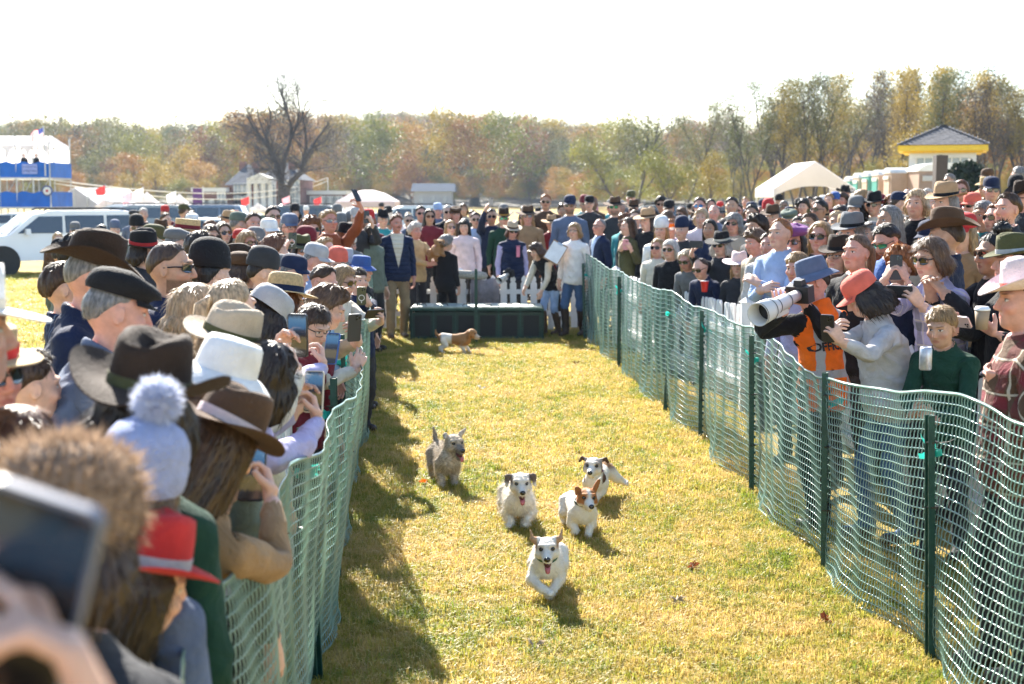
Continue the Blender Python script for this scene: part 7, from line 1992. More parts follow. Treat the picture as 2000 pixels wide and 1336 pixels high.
def car(kind, x, y, rz, col, label, rough=0.25, open_hatch=False):
 m = CM[kind]; o = empty('parked_car', (x, y, gz(x, y)), rz); o.scale = (0.92,) * 3; pm = mat('paint' + col, {'white': (0.76, 0.77, 0.79), 'silver': (0.42, 0.44, 0.46), 'dark': (0.02, 0.022, 0.026), 'blue': (0.05, 0.09, 0.17), 'grey': (0.13, 0.14, 0.15), 'red': (0.3, 0.02, 0.02)}[col], 0.25, 0.03, 2, coat=0.8, metal=0.3 if col in ('silver', 'grey') else 0)
 b = link('body', m['body'], o); set_mats(b, [pm])
 for w in m['wins']: c = link('side_window', w, o); set_mats(c, [CG])
 for w in m['ws']: c = link('windscreen', w, o); set_mats(c, [CG])
 for wx in m['wx']:
  for s_ in (-1, 1):
   wh = empty('wheel', (0, 0, 0)); wh.parent = o; wh.location = (wx, s_ * (m['W'] / 2 - 0.10), m['r']); wh.rotation_euler = (0, 0, 0 if s_ < 0 else math.pi)
   c = link('tyre', m['tyre'], wh); set_mats(c, [CT]); c = link('rim', m['rim'], wh); set_mats(c, [CR])
   c = link('wheel_arch', m['arch'], o); c.location = (wx, s_ * (m['W'] / 2 - 0.075), m['r']); set_mats(c, [CT])
 W = m['W']; z = 1.2 if kind == 'suv' else 1.0; hx_ = -2.56 if kind == 'suv' else -2.3
 for s_ in (-1, 1):
  q = MB(); q.box((-0.95, s_ * (W / 2 + 0.13), z + 0.05), (0.13, 0.24, 0.17), taper=0.85); q.build('mirror', [pm], o)
  q = MB(); q.box((hx_ + 0.12, s_ * (W / 2 - 0.22), z - 0.32), (0.22, 0.40, 0.14)); q.build('headlight', [mat('headl', (0.7, 0.7, 0.72), 0.1)], o)
  q = MB(); q.box((-hx_ - 0.06, s_ * (W / 2 - 0.16), z - 0.1), (0.14, 0.26, 0.2)); q.build('tail_light', [mat('taill', (0.35, 0.01, 0.01), 0.2)], o)
  for dx in (-0.05, 1.2): q = MB(); q.box((dx + 0.02, s_ * (W / 2 + 0.012), z - 0.18), (0.18, 0.03, 0.035)); q.build('door_handle', [pm], o)
  if kind == 'suv': q = MB(); q.tube([(-0.4, s_ * 0.72, 1.83), (-0.3, s_ * 0.72, 1.90), (1.9, s_ * 0.72, 1.90), (2.0, s_ * 0.72, 1.83)], 0.025, 6); q.build('roof_rail', [mat('blk', C['black'], 0.5)], o)
 q = MB(); q.box((hx_ + 0.02, 0, z - 0.42), (0.1, 1.1, 0.28)); q.build('grille', [mat('blk', C['black'], 0.5)], o)
 if open_hatch:
  q = MB(); q.box((2.75, 0, 2.15), (1.3, W * 0.88, 0.08), rot=Matrix.Rotation(-0.18, 3, 'Y')); q.build('tailgate', [pm], o)
 tag(o, label, 'car', 'cars parked beyond the crowd'); return o
P = at(100, 540, 36); car('suv', P.x, 36.2, R(33), 'white', 'large white sport utility vehicle parked side on behind the crowd')
for px, d, kind, rz, col, lab, oh in ((300, 66, 'suv', 170, 'white', 'white sport utility vehicle with raised tailgate beyond the boater hat', True), (420, 46, 'sedan', 175, 'silver', 'silver car half hidden behind the phone crowd', False), (30, 60, 'sedan', -5, 'silver', 'silver vehicle behind the white one below the blue tarpaulin', False), (180, 60, 'sedan', 8, 'white', 'white sedan roof below the marquee', False), (270, 62, 'suv', 4, 'grey', 'grey vehicle roof below the pointed tents', False), (460, 60, 'sedan', -6, 'white', 'white sedan on the grass left of the bare trunk', False), (385, 64, 'suv', 2, 'blue', 'dark blue vehicle roof before the purple banner', False), (630, 62, 'suv', 178, 'dark', 'black vehicle below the small white tent', False),
                                      (800, 58, 'suv', 5, 'silver', 'silver vehicle roof behind the hatted crowd by the box', False), (1275, 56, 'suv', -4, 'dark', 'dark vehicle roof behind the mirror glasses man', False), (690, 70, 'sedan', 3, 'white', 'white car roof below the pink canopy', False)):
 P = at(px, 400, d); car(kind, P.x, P.y, R(rz), col, lab, open_hatch=oh)
# ------------------------------------------------------------------ the dark green starting box
def start_box():
 y0 = 19.1; x0, x1 = -1.47, 0.46; h = 0.455; dp = 0.62
 G = mat('boxgreen', (0.010, 0.036, 0.026), 0.45, 0.3, 5, 0.4, 40); GT = mat('boxlid', (0.30, 0.36, 0.31), 0.5, 0.45, 7, 0.4, 60); NET = mat('boxdark', (0.012, 0.014, 0.013), 0.7)
 o = empty('starting_box', ((x0 + x1) / 2, y0 + dp / 2, 0)); cx, w = (x0 + x1) / 2, x1 - x0
 for sx in (-1, 1): mb = MB(); mb.box((sx * (w / 2 - 0.012), 0, h / 2), (0.024, dp, h)); mb.build('side_panel', [G], o)
 mb = MB(); mb.box((0, dp / 2 - 0.012, h / 2), (w - 0.05, 0.024, h)); mb.build('back_panel', [G], o)
 n = 6; cw = (w - 0.05) / n
 for i in range(n):
  mb = MB(); mb.box((-w / 2 + 0.025 + cw * (i + 0.5), -dp / 2 + 0.03, h / 2 - 0.02), (cw - 0.02, 0.016, h - 0.07)); d_ = mb.build('door', [G], o)
  mb = MB(); mb.box((-w / 2 + 0.025 + cw * (i + 0.5), -dp / 2 + 0.018, h / 2 - 0.02), (cw - 0.09, 0.008, h - 0.16)); mb.build('mesh_panel', [NET], d_)
  mb = MB(); mb.box((-w / 2 + 0.025 + cw * (i + 0.5), 0, h + 0.016), (cw - 0.008, dp + 0.03, 0.022)); l_ = mb.build('lid', [GT], o)
  mb = MB(); mb.tube([(-w / 2 + 0.025 + cw * (i + 0.5) - 0.05, -dp / 2 + 0.08, h + 0.03), (-w / 2 + 0.025 + cw * (i + 0.5) - 0.04, -dp / 2 + 0.08, h + 0.06), (-w / 2 + 0.025 + cw * (i + 0.5) + 0.04, -dp / 2 + 0.08, h + 0.06), (-w / 2 + 0.025 + cw * (i + 0.5) + 0.05, -dp / 2 + 0.08, h + 0.03)], 0.008, 5); mb.build('handle', [mat('blk', C['black'], 0.5)], l_)
 for i in range(n + 1): mb = MB(); mb.box((-w / 2 + 0.025 + cw * i, -dp / 2 + 0.008, h / 2), (0.02, 0.016, h)); mb.build('divider', [GREENPOST], o)
 for z in (h - 0.012, 0.02): mb = MB(); mb.box((0, -dp / 2 - 0.004, z), (w, 0.018, 0.035)); mb.build('rail', [GREENPOST], o)
 tag(o, 'long dark green starting box with six doors and worn pale lid', 'starting box')
start_box()
P = at(930, 660, 18.75); gp = link('fence_post', PM, None, (P.x, P.y, 0)); gp.scale = (1, 1, 0.95); tag(gp, 'single green metal post standing before the starting box', 'post')
# ------------------------------------------------------------------ the crowd, one person at a time
GL, GR, GB = 'spectators behind the dark net', 'spectators behind the pale net', 'people behind the starting box'
def P_(*a, **k): return person(*a, **k)
BRD, BRG = (0.08, 0.045, 0.025), (0.30, 0.28, 0.26)
# --- nearest the camera, seen from behind
P_(140, 1075, 2.0, 160, top='charcoal', hair=('bob', 'brown'), hat=('furhat', 'fur'), lean=6, label='nearest spectator in a fuzzy brown fur hat', group=GL)
near = P_(-900, 2400, 0.5, 168, top='black', hair=('short', 'brown'), label='spectator beside the camera whose raised hands hold the nearest phone', group=GL, s=1.0, lod=0, gnd=0,
          phone=dict(px=48, py=1165, d=0.95, big=1.15, roll=-20, case='slate', label='large phone with slate blue case held up nearest the camera'))
P_(268, 985, 2.72, 165, side=-15, top='slate', hair=('long', 'lightbrown'), hat=('pompom', 'knitblue', 'pom'), label='spectator in a pale blue knitted hat with a furry pompom', group=GL, hat_tilt=(2, 0))
P_(272, 1160, 2.6, 130, side=-15, top='cream', hair=('long', 'darkbrown'), hat=('fedora', 'red', 'silver'), lean=10, label='small spectator in a bright red felt hat by the net', group=GL, hat_tilt=(8, 12))
P_(285, 805, 2.95, 168, side=-15, top='darkgreen', hair=('shaggy', 'darkbrown'), hat=('cowboy', 'darkbrown', 'olive'), label='spectator in a large black brown curled brim hat behind the pompom hat', group=GL, hat_tilt=(4, 4))
P_(432, 882, 3.35, 150, side=-15, top='camel', hair=('long', 'brown'), hat=('fedora', 'brown', 'blush'), lean=14, head=(0, 8, 0), label='long haired spectator in a brown hat with pale ribbon filming over the net', group=GL,
   phone=dict(px=492, py=925, d=3.68, case='black', label='black phone with a bright screen held by the brown hatted spectator', hands='LR', big=1.0))
P_(436, 765, 3.85, 150, side=-15, top='sage', hair=('long', 'lightbrown'), hat=('bucket', 'white'), lean=8, label='spectator in a white bucket hat with turned down brim', group=GL)
P_(-28, 738, 3.55, 60, top='white', hair=('short', 'grey'), hat=('boater', 'boater', 'red'), label='spectator in a straw boater with red and navy band at the edge', group=GL, skin='ruddy', glasses='black')
P_(-75, 655, 3.0, 120, top='white', hair=('short', 'white'), hat=('widebrim', 'white', 'cream'), label='spectator in a broad white brimmed hat cut off at the edge', group=GL, s=1.04)
P_(232, 612, 4.55, 118, top='slate', hair=('short', 'grey'), hat=('flat', 'black'), lean=24, head=(0, -12, 0), label='grey haired spectator in a black flat cap and slate blue coat', group=GL, girth=1.15, skin='pink')
P_(186, 545, 5.35, 100, top='navy', inner=('lightblue', 'v'), hair=('buzz', 'grey'), hat=('cowboy', 'darkbrown', 'olive'), glasses=('wrap', 'black'), head=(10, 0, 0), lean=12, label='tall man in a dark brown hat, dark suit and sunglasses', group=GL, skin='pink', girth=1.1)
P_(132, 565, 6.0, 110, top='navy', pattern=('pin', 'lightblue', 0.03), hair=('short', 'brown'), label='man in navy pinstripe coat hidden behind the dark brown hat', group=GL, s=0.93)
P_(448, 690, 4.5, 140, side=-15, top='cream', hair=('bob', 'blond'), hat=('fedora', 'beige', 'olive'), lean=8, label='spectator in a pinched beige hat with olive band behind the white bucket hat', group=GL,
   phone=dict(px=582, py=655, d=5.05, case='black', big=1.05, label='black phone in a flip case with a blue sky on its screen'))
P_(456, 606, 5.2, 140, top='cream', hair=('tied', 'paleblond'), label='blond woman with her hair tied back above the beige hat', group=GL)
P_(388, 615, 5.5, 120, top='beige', hair=('bob', 'paleblond'), label='pale blond woman with her collar turned up by the black beret', group=GL, lean=4)
P_(336, 525, 6.35, 82, top='navy', hair=('buzz', 'brown'), glasses=('wrap', 'black'), beard=BRD, head=(6, 4, 0), label='cropped haired man in profile with wraparound sunglasses and stubble', group=GL, skin='tan')
P_(414, 540, 6.6, 150, top='beige', hair=('short', 'black'), hat=('beanie', 'black'), label='spectator in a round black knit hat seen from behind', group=GL)
P_(523, 628, 6.0, 120, top='lilac', hair=('shaggy', 'darkbrown'), hat=('cap', 'silver'), lean=12, head=(0, 10, 0), label='dark haired youth in a pale grey cap filming over the net', group=GL, hat_tilt=(16, 0), s=0.95,
   phone=dict(px=648, py=681, d=6.5, case='blue', label='phone in a bright blue case held over the net', hands='R'))
P_(560, 592, 7.3, 118, top='cream', hair=('bob', 'auburn'), hat=('floppy', 'straw', 'navy'), lean=4, label='woman in a straw hat with a wide navy band', group=GL, hat_tilt=(4, 4), handR=dict(p=(-0.16, -0.42, 1.22), d=(0.2, -0.5, 0.7)))
P_(613, 640, 7.0, 52, top='maroon', hair=('boy', 'brown'), glasses=('specs', 'black'), lean=12, head=(0, 16, 0), label='brown haired boy with dark glasses and maroon jumper looking down', group=GL, skin='fair', hs=1.05)
P_(642, 606, 7.7, 95, top='beige', hair=('curly', 'lightbrown'), lean=14, head=(0, 10, 0), label='spectator with curly light brown hair bent over the net', group=GL, s=0.93,
   phone=dict(px=692, py=640, d=7.35, case='charcoal', label='dark phone tilted by the curly haired spectator', hands='L'))
P_(520, 745, 4.45, 135, side=-15, top='lilac', hair=('shaggy', 'darkbrown'), lean=14, label='spectator in a lilac sleeved top behind the cream cased phone', group=GL, s=0.88,
   phone=dict(px=613, py=765, d=4.95, case='cream', label='phone in a cream case low over the net'))
P_(40, 905, 2.95, 150, top='black', hair=('long', 'auburn'), label='spectator with auburn hair and a black coat below the boater hat', group=GL, lean=10)
P_(62, 760, 4.3, 130, top='navy', hair=('short', 'brown'), label='brown haired person in dark navy behind the boater hat', group=GL, lean=8)
# --- second rank
P_(633, 552, 9.0, 66, top='lightblue', hair=('receding', 'brown'), glasses=('specs', 'black'), lean=12, head=(0, 16, 0), label='balding man with thin glasses bent forward over the net', group=GL, skin='pink', girth=1.1)
P_(672, 550, 10.3, 62, top='cream', hair=('bob', 'blond'), glasses=('round', 'brown'), lean=16, label='blond bobbed woman with round sunglasses filming sideways', group=GL, s=0.94,
   phone=dict(px=731, py=613, d=10.0, case='black', land=True, label='black phone held sideways far down the net', hands='L'))
P_(700, 552, 11.5, 40, top='navy', hair=('boy', 'darkbrown'), label='small dark haired boy peering over the net', group=GL, phone=dict(px=706, py=578, d=11.1, case='olive', ring=True, label='olive phone with a round grip ring held by the small boy', hands='L'))
P_(576, 538, 9.6, 72, top='slate', hair=('short', 'grey'), hat=('cap', 'navy'), label='man in a navy and white cap facing the lane', group=GL, lean=6)
P_(516, 535, 8.7, 110, top='charcoal', hair=('short', 'darkbrown'), hat=('beanie', 'charcoal'), label='spectator in a charcoal knitted cap beside the straw hat', group=GL, lean=6)
P_(478, 532, 8.9, 100, top='black', hair=('bob', 'brown'), hat=('flat', 'brown'), label='spectator in a brown tweed cap and black jacket', group=GL, pattern=None)
P_(506, 508, 10.8, 80, top='white', hair=('tied', 'lightbrown'), label='woman with a headband and hair tied back', group=GL)
P_(465, 520, 9.8, 95, top='charcoal', hair=('short', 'darkbrown'), hat=('fedora', 'darkbrown', 'black'), label='man in a deep brown felt hat beside the black knit hat', group=GL, lean=4)
P_(395, 487, 9.7, 92, top='charcoal', hair=('short', 'darkbrown'), label='man with thick dark brown hair turned to the lane', group=GL, skin='pink')
P_(540, 490, 12.0, 120, top='charcoal', hair=('curly', 'auburn'), label='spectator with a mop of reddish curls seen from behind', group=GL)
P_(484, 476, 13.2, 48, top='white', hair=('bob', 'blond'), glasses='brown', label='laughing blond woman in brown sunglasses', group=GL, skin='pink')
P_(591, 490, 13.0, 30, top='darkgreen', hair=('bob', 'darkbrown'), hat=('widebrim', 'olive', 'black'), glasses='black', label='woman in an olive wide hat and sunglasses raising a ringed phone', group=GL, phone=dict(px=571, py=470, d=12.6, case='olive', ring=True, hands='R', label='phone with a white ring on its back beside the olive hat'))
P_(618, 512, 10.6, 78, top='lightblue', hair=('short', 'grey'), hat=('cap', 'silver'), label='man in a worn light grey cap leaning to the lane', group=GL, lean=10, skin='pink')
P_(637, 490, 12.4, 60, top='beige', hair=('short', 'blond'), label='sandy haired person behind the light grey cap', group=GL)
P_(662, 520, 12.2, 50, top='red', hair=('boy', 'blond'), hat=('beanie', 'coral'), glasses=('round', 'silver'), label='child in a red hat with round silver goggles', group=GL)
P_(674, 516, 13.0, 62, top='beige', hair=('short', 'brown'), hat=('bucket', 'silver'), label='spectator in a pale grey bucket hat behind the red hat', group=GL)
P_(708, 532, 12.8, 70, top='black', hair=('short', 'brown'), hat=('bucket', 'blue'), label='child in a royal blue bucket hat and black jacket', group=GL)
P_(683, 480, 16.0, 28, top='cream', hair=('short', 'grey'), hat=('beanie', 'white'), glasses=('specs', 'black'), label='person in a white knit hat with spectacles', group=GL, skin='pink')
P_(567, 446, 14.6, 32, top='charcoal', hair=('short', 'grey'), hat=('cap', 'slate'), glasses=('specs', 'black'), label='grey bearded man in a blue checked cap', group=GL, beard=BRG, skin='pink')
P_(608, 450, 14.4, 32, top='black', hair=('curly', 'auburn'), glasses='black', label='young man with ginger curls and black sunglasses', group=GL, skin='pink')
P_(644, 432, 15.4, 30, top='rust', hair=('short', 'blond'), glasses=('wrap', 'silver'), label='man in a rust red top with his arm raised high', group=GL, skin='ruddy', phone=dict(px=697, py=380, d=15.1, case='black', hands='L', label='black phone held highest above the crowd'))
P_(527, 456, 14.2, 40, top='slate', hair=('short', 'brown'), hat=('cap', 'white'), label='person in a white cap with a small red letter', group=GL)
P_(496, 438, 15.8, 28, top='charcoal', hair=('short', 'brown'), label='clean shaven man with brown hair looking over the heads', group=GL, skin='pink')
P_(534, 424, 16.2, 26, top='black', hair=('short', 'darkbrown'), glasses='black', label='dark haired man in sunglasses beside the bare trunk', group=GL, skin='fair')
P_(699, 428, 17.5, 24, top='charcoal', hair=('short', 'grey'), hat=('cap', 'silver'), glasses='black', label='man in a pale cap and sunglasses filming beside the raised arm', group=GL, phone=dict(px=716, py=424, d=17.1, case='black', hands='L', label='black phone beside the pale cap and sunglasses'))
P_(728, 456, 17.6, 60, top='sage', hair=('long', 'darkbrown'), label='woman in profile with long dark brown hair', group=GL)
P_(412, 465, 13.4, 40, top='charcoal', hair=('bob', 'brown'), glasses='black', label='woman in sunglasses behind the boater hat', group=GL)
P_(436, 456, 15.2, 40, top='maroon', hair=('long', 'brown'), glasses='black', label='brunette woman in sunglasses and maroon jacket', group=GL)
P_(468, 440, 16.4, 120, top='black', hair=('short', 'grey'), hat=('cap', 'sage'), label='man in a sage cap seen from behind', group=GL)
P_(370, 462, 12.0, 100, top='beige', hair=('short', 'brown'), hat=('boater', 'boater', 'maroon'), label='man in a flat straw boater with dark red band', group=GL)
P_(350, 480, 11.0, 105, top='grey', hair=('short', 'grey'), hat=('flat', 'grey'), label='man in a grey tweed cap below the boater', group=GL)
P_(284, 492, 10.4, 85, top='charcoal', hair=('bob', 'darkbrown'), hat=('fedora', 'black', 'red'), hat_tilt=(6, -12), label='woman in a tilted black hat with red underside', group=GL)
P_(304, 472, 12.2, 90, top='olive', hair=('short', 'brown'), hat=('cap', 'olive'), label='man in a camouflage olive cap', group=GL)
P_(160, 500, 8.5, 140, top='sage', hair=('curly', 'black'), label='person with dark tight curls behind the big dark hat', group=GL, s=0.98)
P_(122, 500, 13.5, 140, top='sage', hair=('short', 'black'), hat=('beanie', 'black'), label='person in a black beanie and grey green hooded jacket', group=GL)
P_(113, 468, 20.5, 25, top='brown', hair=('long', 'paleblond'), glasses='black', label='blond woman in sunglasses and a brown fur coat by the white vehicle', group=GL, girth=1.25, hs=1.0)
P_(147, 452, 21.0, 20, top='beige', hair=('short', 'grey'), hat=('cap', 'grey'), glasses='black', label='older man in a grey cap and sunglasses by the white vehicle', group=GL, skin='pink')
P_(200, 455, 20, 160, top='charcoal', hair=('short', 'black'), label='person with black hair before the white vehicle window', group=GL)
P_(262, 425, 26, 170, top='slate', hair=('short', 'grey'), hat=('flat', 'charcoal'), label='man in a dark cap and slate jacket walking away', group=GL)
P_(225, 450, 22, 30, top='slate', hair=('short', 'grey'), hat=('beanie', 'slate'), label='person in a slate knit hat beside the white vehicle', group=GL)
P_(280, 420, 26, 20, top='black', hair=('short', 'white'), label='white haired man far off beside the cars', group=GL)
P_(325, 430, 24, 60, top='camel', hair=('short', 'brown'), label='person in a camel coat far off by the cars', group=GL)
P_(360, 415, 26, 150, top='navy', hair=('short', 'brown'), hat=('cap', 'olive'), label='man in olive cap and navy jacket by the cars', group=GL)
P_(376, 428, 23, 120, top='charcoal', hair=('short', 'darkbrown'), label='dark haired man behind the boater hat', group=GL)
P_(440, 425, 30, 20, top='sage', hair=('long', 'brown'), label='small distant woman in a sage jacket on the grass', group=GL)
P_(598, 412, 40, 10, top='navy', hair=('short', 'grey'), hat=('cap', 'white'), label='distant man in a navy jacket and white cap beyond the trunk', group=GL)
P_(745, 405, 44, 10, top='slate', hair=('short', 'brown'), hat=('cap', 'charcoal'), label='distant man in slate jacket under the pink canopy', group=GL)
P_(748, 430, 22, 20, top='teal', hair=('short', 'black'), hat=('cowboy', 'black'), label='person in teal jacket and black hat behind the moustached man', group=GB)
ZT = at(0, 347, 85).z
for px_, lab_ in ((47, 'dark clad person on the blue tower deck left of the pale sign'), (70, 'dark clad person on the blue tower deck above the pale sign')): P_(px_, 304, 86.5, 20, top='black', hair=('short', 'darkbrown'), label=lab_, group='people on the blue tower', gnd=ZT)
# --- at the box
P_(775, 437, 19.25, 14, top='navy', pattern=('quilt', 'navy', 0.06), inner=('cream', 'deep'), bottom='khaki', shoes='brown', hair=('short', 'auburn'), beard=('stache', (0.13, 0.06, 0.03)), head=(10, 2, 0), label='moustached man in dark quilted jacket and khaki trousers beside the box', group=GB, skin='ruddy', girth=1.12, step=0.06, lod=1)
P_(873, 478, 19.95, 150, top='black', bottom='black', hair=('curly', 'grey'), head=(-20, 6, 0), label='grey haired woman in black with her back turned behind the box', group=GB, girth=1.18, lod=1)
P_(812, 452, 20.2, 40, top='straw', hair=('curly', 'white'), label='white haired smiling woman holding the small brown puppy', group=GB, skin='pink', lod=1, handL=dict(p=(0.12, -0.42, 1.22), d=(-0.6, -0.4, 0.3)), handR=dict(p=(-0.02, -0.40, 1.12), d=(0.5, -0.5, 0.2)))
P_(907, 443, 20.9, -4, top='blush', hair=('fringe', 'black'), label='woman with long straight black hair in a pale pink top', group=GB, lod=1, head=(-6, 6, 0))
P_(880, 445, 21.6, 20, top='cream', hair=('long', 'blond'), glasses='brown', label='blond woman in sunglasses behind the grey haired woman', group=GB)
P_(1001, 452, 20.75, 8, top='navy', sleeves='lilac', pattern=('quilt', 'navy', 0.07), hair=('bob', 'auburn'), hat=('fedora', 'beige', 'brown'), glasses='black', label='woman in beige hat and navy vest with camera by the box', group=GB, lod=1, skin='pink', girth=1.15, head=(8, 8, 0))
P_(1122, 452, 19.5, -28, top='white', bottom='denim', shoes='darkbrown', boots=True, hair=('bob', 'blond'), glasses=('specs', 'black'), label='blond woman in white roll neck jumper and tall dark boots', group=GB, lod=1, girth=1.05, step=0.10)
P_(1047, 492, 19.55, -50, top='black', sleeves='cream', boots=True, bottom='lightblue', shoes='brown', hair=('shaggy', 'brown'), lean=42, head=(0, -18, 0), label='stooping woman in black vest reaching over the box', group=GB, lod=1,
   handR=dict(p=(-0.10, -0.62, 0.72), d=(0, -0.5, -0.8)), handL=dict(p=(0.22, -0.50, 0.62), d=(0, -0.3, -0.9)), step=0.08)
P_(1170, 443, 19.7, -62, top='navy', inner=('lightblue', 'v'), hair=('bald', 'grey'), glasses=('specs', 'black'), label='balding man in a dark blue suit and tie', group=GB, lod=1, skin='pink', head=(12, 0, 0))
for a in ((822, 418, 23.5, 12, 'black', ('short', 'black'), None, 'black', 'black haired man in sunglasses behind the white haired woman'), (875, 415, 24, 8, 'black', ('short', 'white'), None, 'black', 'white haired man in sunglasses and dark coat'), (855, 412, 26, 10, 'slate', ('short', 'grey'), ('cap', 'lightblue'), None, 'man in a pale blue cap behind the crowd by the box'),
          (839, 424, 22.6, 14, 'maroon', ('long', 'black'), None, 'black', 'woman in sunglasses with long black hair and maroon top'), (929, 430, 22.6, 6, 'lightblue', ('short', 'brown'), None, 'black', 'man in sunglasses and pale blue shirt'), (945, 432, 23.2, 4, 'charcoal', ('receding', 'brown'), None, 'black', 'balding man in sunglasses beside the pale blue shirt'),
          (960, 424, 22.4, 2, 'navy', ('short', 'darkbrown'), None, 'black', 'young man in navy jacket and sunglasses'), (984, 428, 22.0, 0, 'darkgreen', ('short', 'brown'), ('cowboy', 'darkbrown', 'gold'), 'green', 'man in dark brown hat with green mirrored glasses'), (1031, 423, 21.6, -4, 'camel', ('long', 'blond'), ('widebrim', 'brown', 'black'), 'silver', 'blond woman in a broad brown hat and tan coat'),
          (1066, 395, 23.0, -4, 'brown', ('short', 'ginger'), None, 'black', 'tall ginger man with moustache and sunglasses'), (1077, 438, 21.9, -10, 'maroon', ('short', 'brown'), ('widebrim', 'tan', 'black'), None, 'person in a wide tan hat behind the stooping woman'), (1113, 402, 21.0, -8, 'slate', ('short', 'brown'), ('cap', 'navy'), 'black', 'tall man in navy cap, sunglasses and slate blue jacket'),
          (1151, 399, 24.5, -8, 'charcoal', ('short', 'grey'), ('cap', 'black'), None, 'man in a black cap with grey moustache'), (1160, 418, 26, -10, 'pink', ('short', 'brown'), ('beanie', 'pink'), None, 'person in a pink knit hat behind the dark blue suit'), (1201, 405, 21.5, -14, 'charcoal', ('short', 'darkbrown'), ('widebrim', 'brown', 'black'), 'green', 'bearded man in wide brown hat and mirrored glasses'),
          (1232, 388, 26, -12, 'grey', ('short', 'brown'), ('cap', 'olive'), None, 'tall man in an olive cap beyond the brown hats'), (1237, 410, 23, -12, 'white', ('short', 'brown'), ('cowboy', 'brown', 'black'), 'black', 'man in a brown hat and sunglasses behind the mirrored glasses'), (1241, 428, 19.8, -18, 'charcoal', ('short', 'brown'), None, 'black', 'man in sunglasses behind the long haired girl'),
          (1226, 443, 18.8, -70, 'olive', ('long', 'brown'), None, None, 'girl with long brown hair and olive jumper holding a pink phone'), (1264, 432, 18.6, -50, 'black', ('long', 'darkbrown'), ('widebrim', 'tan', 'brown'), None, 'laughing woman with long dark hair under a broad tan hat'), (905, 410, 30, 10, 'beige', ('bob', 'lightbrown'), None, None, 'distant woman with light brown hair behind the box'),
          (890, 420, 24, 10, 'brown', ('bob', 'auburn'), ('flat', 'brown'), None, 'person in a brown flat cap behind the pale pink top'), (798, 432, 24, 16, 'slate', ('short', 'grey'), None, 'black', 'grey haired person peering past the moustached man'), (758, 442, 23.5, 18, 'sage', ('short', 'brown'), ('cap', 'sage'), None, 'person in a sage cap behind the moustached man')):
 kw = {}
 if 'pink phone' in a[8]: kw = dict(phone=dict(px=1222, py=478, d=18.3, case='pink', label='pink phone held by the girl in the olive jumper'))
 if 'navy jacket and sun' in a[8]: kw = dict(phone=dict(px=959, py=394, d=22.0, case='beige', hands='R', label='beige phone held high behind the pale pink top'))
 if 'navy cap, sun' in a[8]: kw = dict(beard=BRD)
 if 'ginger man' in a[8] or 'grey moustache' in a[8]: kw = dict(beard=('stache', (0.22, 0.10, 0.04) if 'ginger' in a[8] else BRG))
 if 'bearded' in a[8]: kw = dict(beard=BRD)
 P_(a[0], a[1], a[2], a[3], top=a[4], hair=a[5], hat=a[6], glasses=a[7], label=a[8], group=GB if a[0] < 1215 else GR, skin=random.choice(['fair', 'pink', 'tan']), **kw)
